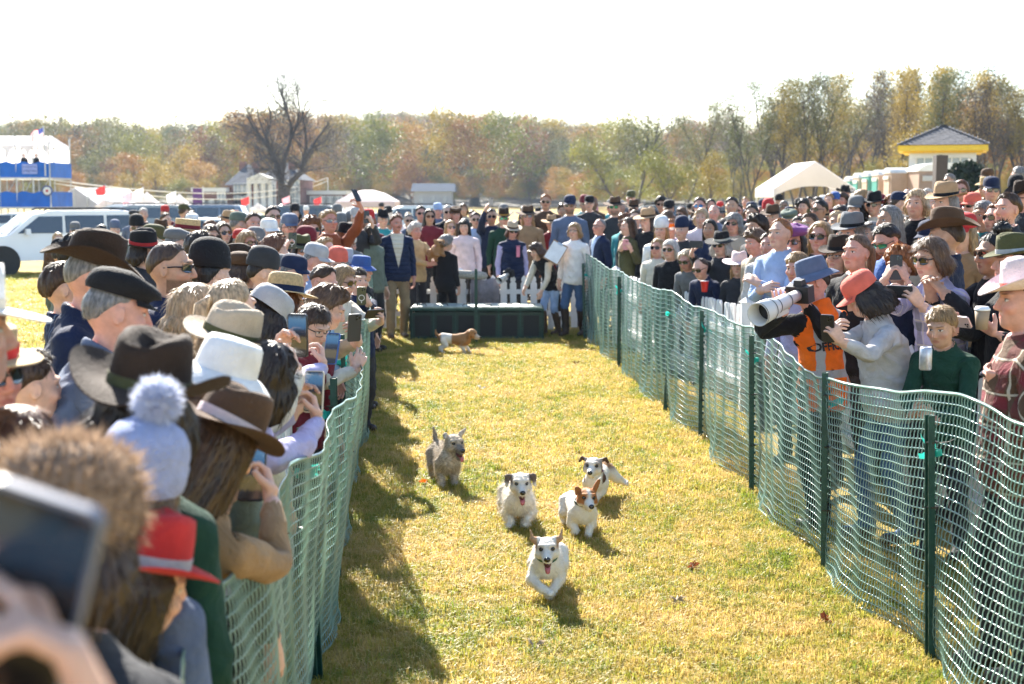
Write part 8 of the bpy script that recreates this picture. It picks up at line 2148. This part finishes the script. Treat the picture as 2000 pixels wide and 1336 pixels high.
# --- far side, behind the pale net
for a in ((1291, 450, 17.2, -24, 'white', ('long', 'blond'), ('beanie', 'white'), None, 'rosy cheeked girl in a white bobble less knit hat'), (1310, 447, 17.6, -20, 'lilac', ('short', 'ginger'), ('headband', 'orange'), 'white', 'person with orange headband and white rimmed sunglasses'), (1331, 450, 17.0, -30, 'charcoal', ('short', 'brown'), ('beanie', 'navy'), None, 'person in a navy knit hat by the raised camera'),
          (1284, 486, 16.2, -30, 'cream', ('long', 'blond'), None, 'black', 'long blond haired woman in sunglasses low by the net'), (1309, 490, 15.4, -34, 'black', ('bob', 'white'), None, 'black', 'silver blond bobbed woman in big sunglasses and black coat'), (1341, 510, 14.8, -40, 'grey', ('long', 'paleblond'), None, 'black', 'woman with long pale blond hair leaning on the fence'), (1368, 526, 14.2, -44, 'navy', ('bald', 'brown'), None, 'black', 'bald man in sunglasses bending over the fence'),
          (1386, 449, 16.6, -26, 'navy', ('long', 'black'), None, None, 'dark haired woman with a black hood and navy jacket'), (1433, 438, 16.6, -30, 'beige', ('shaggy', 'grey'), None, 'black', 'grey haired man with dark sunglasses and beige scarf'), (1476, 445, 15.0, -60, 'charcoal', ('curly', 'darkbrown'), None, None, 'person with a mass of dark brown curls'), (1473, 475, 13.6, -60, 'beige', ('curly', 'lightbrown'), None, None, 'child with sandy curls beside the hooded boy'),
          (1501, 480, 12.8, -30, 'silver', ('short', 'brown'), None, None, 'boy in a pale grey hooded top'), (1523, 457, 11.4, -48, 'lightblue', ('receding', 'ginger'), None, None, 'reddish haired man in pale blue shirt with folded arms'), (1429, 403, 20.5, -20, 'charcoal', ('short', 'darkbrown'), None, None, 'tall dark haired man far back in the crowd'), (1366, 403, 21, -18, 'navy', ('short', 'brown'), None, 'blue', 'man with blue mirrored sunglasses far back'),
          (1306, 410, 22, -24, 'charcoal', ('short', 'black'), ('cap', 'black'), None, 'person in a black cap beside the dark vehicle roof'), (1370, 426, 19, -20, 'blush', ('bob', 'pink' if False else 'paleblond'), None, None, 'pale haired woman in a blush top mid crowd'), (1394, 416, 20, -18, 'slate', ('bald', 'grey'), None, None, 'bald grey man in slate jacket mid crowd'), (1468, 418, 19, -26, 'charcoal', ('short', 'black'), None, None, 'black haired man beside the brown fedora'),
          (1491, 408, 22, -24, 'navy', ('short', 'brown'), ('cap', 'navy'), None, 'person in a navy baseball cap mid crowd'), (1508, 425, 17.6, -30, 'brown', ('short', 'grey'), ('fedora', 'brown', 'darkbrown'), None, 'man in a brown fedora above the hooded boy'), (1500, 412, 21, -26, 'red', ('short', 'brown'), ('beanie', 'red'), None, 'person in a small red knit hat far back'), (1541, 432, 17, -30, 'grey', ('short', 'grey'), ('flat', 'sage'), None, 'person in a grey green flat cap mid crowd'),
          (1552, 474, 11.6, -34, 'navy', ('long', 'darkbrown'), ('beret', 'purple'), 'black', 'woman in a purple beret and black sunglasses'), (1602, 464, 11.2, -34, 'charcoal', ('long', 'blond'), None, 'purple' if False else 'black', 'woman with purple tinted hair and round dark glasses'), (1652, 455, 12.0, -50, 'charcoal', ('short', 'grey'), ('fedora', 'tan', 'brown'), None, 'man in a tan brown fedora behind the teenage girl'), (1637, 502, 10.2, -46, 'brown', ('long', 'blond'), ('fedora', 'darkbrown', 'black'), ('specs', 'black'), 'woman in a dark brown fedora and spectacles'),
          (1672, 494, 8.8, -52, 'black', ('tied', 'lightbrown'), None, None, 'pale teenage girl in black with hair tied back'), (1556, 524, 10.0, -40, 'lilac', ('boy', 'blond'), None, None, 'small blond child below the purple beret'), (1600, 410, 18.5, -60, 'charcoal', ('short', 'black'), None, 'black', 'black haired man in sunglasses in profile'), (1640, 424, 17, -120, 'charcoal', ('curly', 'darkbrown'), None, None, 'person with curly dark brown hair seen from behind'),
          (1631, 392, 24, -10, 'slate', ('short', 'grey'), ('cap', 'blue'), None, 'grey bearded man in a blue cap by the canopy'), (1651, 380, 27, 20, 'navy', ('short', 'brown'), ('cowboy', 'black'), None, 'man in a black western hat beside the canopy'), (1684, 414, 17.5, -70, 'navy', ('bob', 'brown'), None, None, 'brown haired woman in profile in a navy coat'), (1742, 398, 19, -60, 'orange', ('short', 'grey'), None, None, 'grey haired photographer in an orange vest aiming a long lens'),
          (1772, 384, 21, -30, 'white', ('bald', 'brown'), None, 'black', 'bald man in sunglasses and white shirt on the bank'), (1811, 386, 19.5, -20, 'slate', ('short', 'white'), None, 'blue', 'white haired man with blue mirrored glasses on the bank'), (1718, 420, 17, -50, 'grey', ('long', 'white'), None, None, 'woman with long grey hair behind the orange vest photographer'), (1805, 412, 15, -100, 'olive', ('long', 'lightbrown'), None, None, 'long haired woman behind the big brown hat'),
          (1730, 472, 9.4, -58, 'blue', ('short', 'darkbrown'), None, ('wrap', 'green'), 'dark haired bearded man with green mirrored sunglasses looking down'), (1846, 462, 8.6, -120, 'navy', ('short', 'brown'), ('cowboy', 'brown', 'brown'), None, 'person in a big taupe brown hat and navy padded jacket'), (1816, 506, 8.1, -62, 'lilac', ('bob', 'lightbrown'), None, 'black', 'smiling woman with a blond bob, sunglasses and checked scarf'), (1757, 524, 8.7, -50, 'navy', ('curly', 'ginger'), None, None, 'ginger curled boy filming with a black phone'),
          (1937, 497, 8.0, -74, 'black', ('bun', 'black'), None, ('shades', 'brown'), 'woman with black hair in a high bun and sunglasses'), (1976, 515, 7.7, -90, 'black', ('short', 'darkbrown'), ('fedora', 'olive', 'silver'), None, 'spectator in an olive hat with pale band beside the bun'), (1997, 590, 5.5, -95, 'brown', ('short', 'brown'), ('cowboy', 'blush', 'coral'), None, 'spectator in a pale pinkish hat and plaid brown coat'), (1838, 642, 7.3, -42, 'darkgreen', ('boy', 'blond'), None, None, 'blond boy in a dark green hooded top leaning on the pickets'),
          (1966, 410, 10.0, -60, 'charcoal', ('short', 'brown'), None, None, 'tall man with swept brown hair talking'), (1897, 408, 13, -60, 'slate', ('short', 'grey'), ('cap', 'coral'), ('wrap', 'black'), 'man in a faded coral cap and dark sunglasses'), (1926, 436, 11.2, -80, 'black', ('short', 'darkbrown'), ('cap', 'red'), None, 'person in a red and white cap'), (1882, 446, 10.6, -150, 'navy', ('short', 'grey'), None, None, 'grey haired man seen from behind in navy'),
          (1862, 378, 17, -70, 'black', ('short', 'darkbrown'), ('cap', 'charcoal'), 'black', 'man in a charcoal cap holding a camera on the bank'), (1853, 356, 20, -60, 'sage', ('short', 'grey'), None, 'black', 'grey haired man in sunglasses high on the bank'), (1926, 370, 16.5, -70, 'brown', ('short', 'brown'), ('pork', 'straw', 'straw'), 'black', 'man in a small straw hat on the bank'), (1927, 350, 19, -60, 'camel', ('short', 'brown'), ('cap', 'brown'), None, 'man in a brown cap behind the small straw hat'),
          (1988, 346, 16, -150, 'white', ('short', 'grey'), None, None, 'man in a white shirt with his back turned on the bank'), (1996, 392, 12, -70, 'charcoal', ('short', 'darkbrown'), ('cowboy', 'darkbrown', 'black'), 'black', 'man in a black brown western hat cut off at the edge'), (1408, 480, 14.6, -36, 'charcoal', ('shaggy', 'white'), ('widebrim', 'black', 'cream'), 'black', 'white haired man in a black hat stretching out a camera'), (1443, 522, 14.0, -24, 'charcoal', ('long', 'blond'), ('widebrim', 'blush', 'blush'), None, 'blond girl in a pale pink felt hat and dark jacket'),
          (1580, 440, 15, -40, 'beige', ('short', 'brown'), None, None, 'brown haired man behind the purple tinted hair'), (1560, 445, 15.5, -36, 'slate', ('short', 'darkbrown'), None, None, 'dark haired man behind the purple beret'), (1700, 462, 12, -60, 'charcoal', ('bob', 'grey'), None, None, 'grey haired woman behind the green mirrored sunglasses'), (1776, 455, 11, -70, 'sage', ('short', 'lightbrown'), None, None, 'fair haired man beside the big taupe hat')):
 kw = {}
 lab = a[8]
 if 'white haired man in a black hat' in lab: kw = dict(handR=None, phone=dict(px=1342, py=462, d=14.0, case='black', land=True, hands='R', label='small black camera held out at arm length'), lean=2)
 if 'ginger curled' in lab: kw = dict(phone=dict(px=1750, py=522, d=8.35, case='black', label='black phone held before the ginger curled face'))
 if 'checked scarf' in lab: kw = dict(phone=dict(px=1757, py=570, d=7.7, case='charcoal', hands='LR', land=True, label='small dark phone held out by the woman with the checked scarf'), pattern=('plaid', 'grey', 0.16), lean=12)
 if 'high bun' in lab: kw = dict(lean=6, handL=dict(p=(0.05, -0.42, 1.42), d=(-0.5, -0.3, 0.6)), handR=dict(p=(-0.06, -0.43, 1.40), d=(0.4, -0.3, 0.7)))
 if 'pale pinkish hat' in lab: kw = dict(pattern=('plaid', 'maroon', 0.14), phone=dict(px=1935, py=733, d=5.55, case='black', land=True, label='black phone held sideways in front of the plaid coat'), girth=1.15)
 if 'blond boy in a dark' in lab: kw = dict(hs=1.08, lean=16, handR=dict(p=(-0.06, -0.40, 1.05), d=(0.3, -0.5, 0.5)), handL=dict(p=(0.06, -0.38, 1.02), d=(-0.3, -0.5, 0.5)))
 if 'green mirrored sunglasses l' in lab: kw = dict(beard=BRD, head=(0, 22, 0), lean=6)
 if 'folded arms' in lab: kw = dict(handL=dict(p=(-0.02, -0.26, 1.25), d=(-1, -0.1, 0.5)), handR=dict(p=(0.04, -0.28, 1.2), d=(1, -0.1, 0.3)))
 if 'small blond child' in lab or 'sandy curls' in lab: kw = dict(lean=10)
 if 'bending over' in lab or 'leaning on the fence' in lab: kw = dict(lean=22)
 if 'orange vest aiming' in lab: kw = dict(sleeves='black', handL=dict(p=(0.04, -0.34, 1.52), d=(-0.5, -0.5, 0.5)), handR=dict(p=(-0.06, -0.28, 1.55), d=(0.4, -0.5, 0.6)))
 if 'holding a camera on the bank' in lab: kw = dict(handL=dict(p=(0.06, -0.36, 1.3), d=(-0.5, -0.5, 0.5)), handR=dict(p=(-0.06, -0.36, 1.3), d=(0.4, -0.5, 0.6)))
 if 'olive hat with pale band' in lab: kw = dict(phone=dict(px=1872, py=628, d=7.45, case='blush', land=True, hands='R', label='pale phone held beside the coffee cup'), handL=dict(w=(1945, 652, 7.3), d=(-0.4, -0.6, 0.5), n=(-0.4, 0.6, 0.3)))
 r = P_(a[0], a[1], a[2], a[3], top=a[4], hair=a[5], hat=a[6], glasses=a[7], label=lab, group=GR, skin='olive' if 'high bun' in lab else ('olive' if a[5][1] == 'black' else random.choice(['fair', 'pink', 'tan', 'pink'])), **kw)
 if 'olive hat with pale band' in lab: CUPMAN = r
 if 'blond boy in a dark' in lab: GREENBOY = r
 if 'orange vest aiming' in lab: FARPHOTO = r
 if 'holding a camera on the bank' in lab: BANKCAM = r
# the two people between the net and the pickets
OFFICIAL = P_(1586, 553, 8.2, -152, top='orange', sleeves='black', pattern=('hivis', 'silver', 0.1), bottom='black', shoes='black', hair=('short', 'darkbrown'), hat=('bucket', 'slate'), head=(58, 6, 0), turn=10, lean=8, label='photographer in grey sun hat and orange official vest aiming a white lens', group=GR, s=0.95, skin='pink', step=0.1, lod=0,
     handL=dict(w=(1534, 606, 7.85), d=(-0.2, -0.7, 0.5), n=(0.2, 0, 0.9), hint=(0.5, -0.7, -0.5)), handR=dict(w=(1570, 592, 8.05), d=(0.3, -0.6, 0.4)))
REDCAP = P_(1686, 583, 7.7, -84, top='stone', bottom='denim', shoes='brown', hair=('shaggy', 'darkbrown'), hat=('cap', 'coral'), lean=16, head=(-12, 14, 0), label='person in a coral red cap and pale grey jacket reading a phone at the net', group=GR, girth=1.25, step=0.1, lod=0,
     phone=dict(px=1592, py=640, d=7.15, case='black', label='black phone read by the person in the coral cap', hands='LR'))
# --- the rest of the crowd further back: each with a look of its own
tops = ['navy', 'charcoal', 'black', 'slate', 'camel', 'brown', 'grey', 'sage', 'maroon', 'olive', 'beige', 'cream', 'denim', 'darkgreen', 'rust', 'lightblue', 'white', 'lilac', 'teal', 'blue', 'pink', 'khaki']
hairs = ['black', 'darkbrown', 'brown', 'lightbrown', 'auburn', 'blond', 'paleblond', 'grey', 'white', 'ginger']
gr = random.Random(5); used = set()
where = [(745, 1000, 'far behind the starting box'), (1000, 1230, 'far behind the white jumper'), (1230, 1420, 'behind the long haired women'), (1420, 1600, 'behind the hooded boy'), (1600, 1720, 'before the white canopy'), (1720, 2010, 'on the bank by the booth'), (160, 420, 'beside the parked cars'), (420, 745, 'behind the raised phones')]
def filler(px, py, d, yaw, region):
 for _ in range(60):
  t, h = gr.choice(tops), gr.choice(hairs); st = gr.choice(['short', 'short', 'short', 'bob', 'long', 'curly', 'receding']); hk = gr.choice([None, None, None, ('cap', gr.choice(['navy', 'black', 'red', 'sage', 'white', 'grey'])), ('fedora', gr.choice(['brown', 'black', 'tan', 'grey']), 'black'), ('beanie', gr.choice(['black', 'grey', 'maroon']))]); gl = gr.choice([None, None, 'black'])
  hl = {'short': 'short', 'bob': 'bobbed', 'long': 'long', 'curly': 'curly', 'receding': 'thinning'}[st]
  hc = {'darkbrown': 'dark brown', 'lightbrown': 'light brown', 'paleblond': 'pale blond'}.get(h, h)
  tc_ = {'darkgreen': 'dark green', 'lightblue': 'pale blue'}.get(t, t)
  lab = f"person with {hl} {hc} hair" + (f", {hk[1]} {dict(cap='cap', fedora='felt hat', beanie='knit hat')[hk[0]]}" if hk else '') + (', sunglasses' if gl else '') + f", {tc_} top, {region}"
  if lab not in used and len(lab.replace(',', '').split()) <= 16: break
 used.add(lab)
 person(px, py, d, yaw, top=t, hair=(st, h), hat=hk, glasses=gl, label=lab, group='crowd further back', skin=gr.choice(['fair', 'pink', 'tan', 'olive', 'fair', 'brown']), s=None, seed=gr.randint(0, 2), lod=2)
# rows of heads: (px from, px to, distance, how many)
for x0, x1, d, n in ((760, 1180, 25.5, 14), (740, 1200, 29, 12), (1200, 1560, 20.5, 9), (1200, 1580, 23.5, 13), (1230, 1620, 27, 14), (1250, 1700, 32, 8), (1560, 1760, 14.5, 7), (1560, 1760, 19.5, 7), (1580, 1740, 24, 6), (1740, 2010, 13.5, 5), (1800, 2010, 20, 4),
                     (400, 740, 19, 10), (420, 740, 23, 8), (300, 700, 28, 7), (250, 460, 17.5, 6)):
 for i in range(n):
  px = x0 + (x1 - x0) * (i + gr.uniform(0.1, 0.9)) / n; h = gr.uniform(1.44, 1.72)
  g0 = gz((px - 1000) / 2600 * d, d); py = max(385 + 2600 * (CAM_H - h - g0) / d, 392 if px < 1700 else (404 if px < 1860 else 376))
  reg = next((w for a, b, w in where if a <= px < b), 'far back')
  filler(px, py, d + gr.uniform(-.5, .5), (30 if px < 740 else (-24 if px > 1180 else 0)) + gr.uniform(-22, 22) + (110 if gr.random() < 0.08 else 0), reg)
# hidden ranks between the front faces
for x0, x1, d, n, yb in ((1520, 1640, 13.0, 4, -34), (1640, 1990, 10.6, 6, -50), (1780, 2000, 9.2, 3, -60), (330, 600, 10.2, 4, 90), (440, 660, 13.6, 5, 50), (560, 690, 15.8, 4, 36)):
 for i in range(n):
  px = x0 + (x1 - x0) * (i + gr.uniform(0.2, 0.8)) / n; h = gr.uniform(1.38, 1.58); g0 = gz((px - 1000) / 2600 * d, d); py = 385 + 2600 * (CAM_H - h - g0) / d
  reg = next((w for a, b, w in where if a <= px < b), 'far back')
  filler(px, py, d + gr.uniform(-.3, .3), yb + gr.uniform(-20, 20), reg)
print('people', N_PEOPLE[0], 'scales', sorted(round(s, 2) for o, s, d in PEOPLE)[:12], sorted(round(s, 2) for o, s, d in PEOPLE)[-12:])
if 'DEBUG_FIT' in globals():
 for o, s, d in PEOPLE:
  if s < 0.86 or s > 1.09: print(round(s, 2), d, o['label'])
# ------------------------------------------------------------------ cameras, cups and other things in hand
LENSW = mat('lensbarrel', (0.62, 0.60, 0.57), 0.4, 0.04); BLK = mat('blk', C['black'], 0.5)
def long_lens(pos, aim, L, r, label, cat='camera'):
 """camera body with a pale telephoto lens pointing along aim"""
 y = Vector(aim).normalized(); x = y.cross(Vector((0, 0, 1))).normalized(); z = x.cross(y)
 M = Matrix((x, y, z)).transposed().to_4x4(); M.translation = pos
 o = bpy.data.objects.new('camera_with_lens', None); COL.objects.link(o); o.matrix_world = M
 mb = MB(); mb.box((0, -0.04, 0), (0.15, 0.075, 0.10)); mb.box((0, -0.045, 0.065), (0.06, 0.06, 0.04), taper=0.8); mb.box((0.062, -0.02, -0.005), (0.03, 0.05, 0.09)); mb.build('camera_body', [BLK], o)
 mb = MB(); prof = [(r * 0.55, 0), (r * 0.58, L * 0.25), (r * 0.72, L * 0.30), (r * 0.74, L * 0.55), (r * 0.95, L * 0.66), (r * 0.98, L * 0.74)]
 mb.lathe(prof, 24, close=True); mb.V = [(a, c, -b) for a, b, c in mb.V]; ln = mb.build('lens', [LENSW], o, True)
 mb = MB(); mb.lathe([(r * 1.02, L * 0.72), (r * 1.12, L), (r * 1.05, L), (r * 0.95, L * 0.74)], 24, close=False); mb.V = [(a, c, -b) for a, b, c in mb.V]; mb.build('lens_hood', [LENSW], o, True)
 for t0, t1, k in ((0.28, 0.30, 0.76), (0.56, 0.585, 0.80), (0.735, 0.75, 1.06), (0.985, 1.0, 1.135)):
  mb = MB(); mb.lathe([(r * k, L * t0), (r * k, L * t1)], 24, close=False); mb.V = [(a, c, -b) for a, b, c in mb.V]; mb.build('ring', [BLK], ln, True)
 mb = MB(); mb.lathe([(r * 0.93, L * 0.76), (0.001, L * 0.765)], 24, close=False); mb.V = [(a, c, -b) for a, b, c in mb.V]; mb.build('glass', [mat('lensglass', (0.01, 0.01, 0.015), 0.05, 0.02)], ln, True)
 mb = MB(); mb.box((0, L * 0.42, -r * 0.9), (0.03, 0.10, 0.03)); mb.box((0.0, L * 0.42, -r * 1.0), (0.02, 0.14, 0.02)); mb.build('lens_foot', [LENSW], ln)
 tag(o, label, cat); return o
p0 = at(1556, 577, 7.92); p1 = at(1482, 614, 7.60)
long_lens(p0, p1 - p0, (p1 - p0).length * 1.02, 0.062, 'camera with a long white lens aimed from under the grey sun hat')
p0 = at(1757, 394, 18.75); long_lens(p0, Vector((0.75, -0.65, 0.05)), 0.34, 0.06, 'far camera with a white lens held by the grey haired photographer')
p0 = at(992, 536, 20.35); long_lens(p0, Vector((-0.55, -0.75, -0.35)), 0.24, 0.05, 'camera with white lens hanging before the navy quilted vest')
p0 = at(1838, 388, 16.55); long_lens(p0, Vector((-0.8, -0.5, 0)), 0.16, 0.045, 'dark camera held by the man in the charcoal cap')
# lettering on the orange vest
def vest_text():
 b = OFFICIAL['b']; bv = BVHTree.FromPolygons([tuple(v) for v in b['V']], [tuple(f) for f in b['F']])
 cu = bpy.data.curves.new('lettering', 'FONT'); cu.body = 'OFFICIAL'; cu.size = 0.074; cu.align_x = 'CENTER'; cu.align_y = 'CENTER'; cu.resolution_u = 2; cu.offset = 0.003
 t = text_mesh(cu, 'lettering', OFFICIAL['o'], mat('letterblack', (0.01, 0.01, 0.012), 0.7))
 for v in t.data.vertices:
  x, z = 0.02 - v.co.x, 1.215 + v.co.y
  h = bv.ray_cast(Vector((x, 0.5, z)), Vector((0, -1, 0)))
  v.co = (x, (h[0].y if h[0] else 0.12) + 0.006, z)
 Rm, tr = OFFICIAL['T']['chest']; M = Matrix(Rm).to_4x4(); M.translation = Vector(tr); t.matrix_local = Matrix.Scale(OFFICIAL['s'], 4) @ M
vest_text()
def cup(pos, label):
 mb = MB(); mb.lathe([(0.030, -0.06), (0.040, 0.045)], 18); o = mb.build('coffee_cup', [mat('cuppaper', (0.30, 0.21, 0.13), 0.7)], None, True, pos); tag(o, label, 'cup')
 mb = MB(); mb.lathe([(0.0415, 0), (0.043, 0.004), (0.041, 0.012), (0.036, 0.014), (0.034, 0.022), (0.001, 0.020)], 18); l_ = mb.build('lid', [mat('cuplid', (0.75, 0.74, 0.72), 0.4)], o, True); l_.location = (0, 0, 0.044)
cup(at(1918, 622, 7.25), 'paper coffee cup with a white lid beside the pale phone')
def can(pos, label):
 mb = MB(); mb.lathe([(0.026, -0.06), (0.031, -0.054), (0.031, 0.05), (0.025, 0.06), (0.024, 0.058), (0.001, 0.056)], 18); o = mb.build('drink_can', [mat('can', (0.45, 0.46, 0.50), 0.3, 0.3, 30, metal=0.6)], None, True, pos); tag(o, label, 'can')
can(at(1808, 700, 6.75), 'silver drink can held by the blond boy')
mb = MB(); mb.lathe([(0.030, -0.055), (0.043, 0.055), (0.045, 0.058), (0.041, 0.055)], 18); o = mb.build('plastic_cup', [mat('redcup', (0.55, 0.02, 0.02), 0.35)], None, True, at(1376, 560, 13.9)); tag(o, 'red plastic cup held low by the fence near the black hat', 'cup')
mb = MB(); mb.lathe([(0.0435, 0.0565), (0.0455, 0.062), (0.041, 0.060)], 18); mb.build('rim', [mat('cuplid', (0.75, 0.74, 0.72), 0.4)], o, True)
# clipboard and papers by the box
P = at(1085, 493, 19.35); mb = MB(); mb.box((0, 0, 0), (0.24, 0.008, 0.32)); o = mb.build('clipboard', [mat('board', (0.30, 0.17, 0.08), 0.6)], None, False, P, (R(-20), R(28), R(-15))); tag(o, 'clipboard with white papers held before the tall man', 'clipboard')
mb = MB(); mb.box((0, -0.006, 0.0), (0.22, 0.003, 0.28)); mb.build('paper', [mat('paperw', (0.75, 0.75, 0.74), 0.7)], o); mb = MB(); mb.box((0, -0.012, 0.14), (0.08, 0.012, 0.03)); mb.build('clip', [mat('steel', (0.5, 0.5, 0.5), 0.3, metal=1)], o)
# ribbon badge on the navy vest and the scarf beside it are worn
def badge():
 P = at(1012, 492, 20.57); mb = MB(); mb.box((0, 0, 0), (0.055, 0.006, 0.16)); mb.lathe([(0.035, -0.004), (0.035, 0.004)], 12, c=(0, 0, 0.09)); o = mb.build('rosette', [mat('rosette', (0.65, 0.20, 0.28), 0.6)], None, False, P); tag(o, 'pink ribbon rosette pinned on the navy quilted vest', 'rosette')
badge()
def cane(px, top, bot, d, label):
 A, B = at(px, top, d), at(px, bot, d); mb = MB(); mb.tube([A + Vector((0.03, 0, 0)), A + Vector((0.0, 0, 0.03)), A, (A.x, A.y, 0)], 0.011, 8); o = mb.build('walking_stick', [mat('stick', (0.02, 0.015, 0.012), 0.4)], None, True); tag(o, label, 'walking stick')
cane(815, 556, 664, 19.2, 'dark walking stick held by the moustached man')
# microphone in a furry cover over the pickets
mb = MB(); mb.tube([(-0.28, 0, 0), (-0.26, 0, 0), (-0.2, 0, 0), (0.15, 0, 0), (0.24, 0, 0), (0.27, 0, 0)], [0.02, 0.05, 0.065, 0.065, 0.05, 0.015], 12); o = mb.build('microphone', [mat('furmic', (0.45, 0.42, 0.36), 0.95, 0.3, 50, 1.0, 120)], None, True, at(918, 537, 20.2), (0, R(4), R(10))); tag(o, 'long furry microphone cover resting over the pointed pickets', 'microphone')
mb = MB(); mb.tube([(0.05, 0.3, -0.62), (0, 0, -0.05)], 0.012, 6); mb.build('boom', [BLK], o)
# a coat hung over the pickets
mb = MB(); n = 9
mb.grid([[(-0.22 + 0.44 * i / (n - 1), 0.03 * math.sin(i * 1.7) - 0.03 - 0.05 * math.sin(j * 0.8), -0.075 * j + 0.02 * math.sin(i * 1.3)) for i in range(n)] for j in range(7)])
o = mb.build('coat', [mat('greycoat', (0.26, 0.23, 0.25), 0.9, 0.2, 12, 0.6, 30)], None, True, at(948, 545, 20.38)); tag(o, 'grey mauve coat hung over the pointed pickets', 'coat')
# child's pushchair behind the far left hats
def stroller():
 P = at(48, 640, 8.6); o = empty('pushchair', (P.x, P.y, 0)); mb = MB(); n = 9
 mb.grid([[(0.30 * math.cos(math.pi * i / 8), -0.02 + 0.26 * j / 4, 0.78 + 0.30 * math.sin(math.pi * i / 8) * (1 - 0.10 * j)) for i in range(n)] for j in range(5)]); mb.build('hood', [cloth('white', ('spots', 'darkbrown', 0.05))], o, True)
 mb = MB(); mb.box((0, 0.1, 0.55), (0.5, 0.5, 0.35), taper=1.1); mb.build('seat', [BLK], o)
 for sx in (-1, 1): mb = MB(); mb.tube([(sx * 0.27, -0.35, 1.02), (sx * 0.27, 0.0, 0.62), (sx * 0.27, 0.45, 0.15)], 0.015, 6); mb.tube([(sx * 0.27, -0.2, 0.15), (sx * 0.27, 0.1, 0.55)], 0.015, 6); mb.build('frame', [BLK], o)
 for sx in (-1, 1):
  for y in (-0.2, 0.45): mb = MB(); mb.tube([(sx * 0.27 - 0.02, y, 0.15), (sx * 0.27 + 0.02, y, 0.15)], 0.15, 16); mb.build('wheel', [CT], o)
 mb = MB(); mb.tube([(-0.27, -0.35, 1.02), (0.27, -0.35, 1.02)], 0.018, 8); mb.build('handle', [BLK], o)
 tag(o, 'black pushchair with a white dark spotted hood at the edge', 'pushchair')
stroller()
# haze over the field
hz = MB(); hz.box((0, 480, 19), (1500, 1000, 40)); ho = hz.build('haze', [])
hm = bpy.data.materials.new('haze'); hm.use_nodes = True; hn = hm.node_tree; hn.nodes.clear(); ho_ = hn.nodes.new('ShaderNodeOutputMaterial'); pv = hn.nodes.new('ShaderNodeVolumePrincipled')
pv.inputs['Color'].default_value = (0.60, 0.76, 1.0, 1); pv.inputs['Density'].default_value = 0.00016; pv.inputs['Anisotropy'].default_value = 0.3; hn.links.new(pv.outputs[0], ho_.inputs['Volume'])
ho.data.materials.append(hm); tag(ho, 'thin blue haze over the field and the far wood', 'haze', kind='stuff')
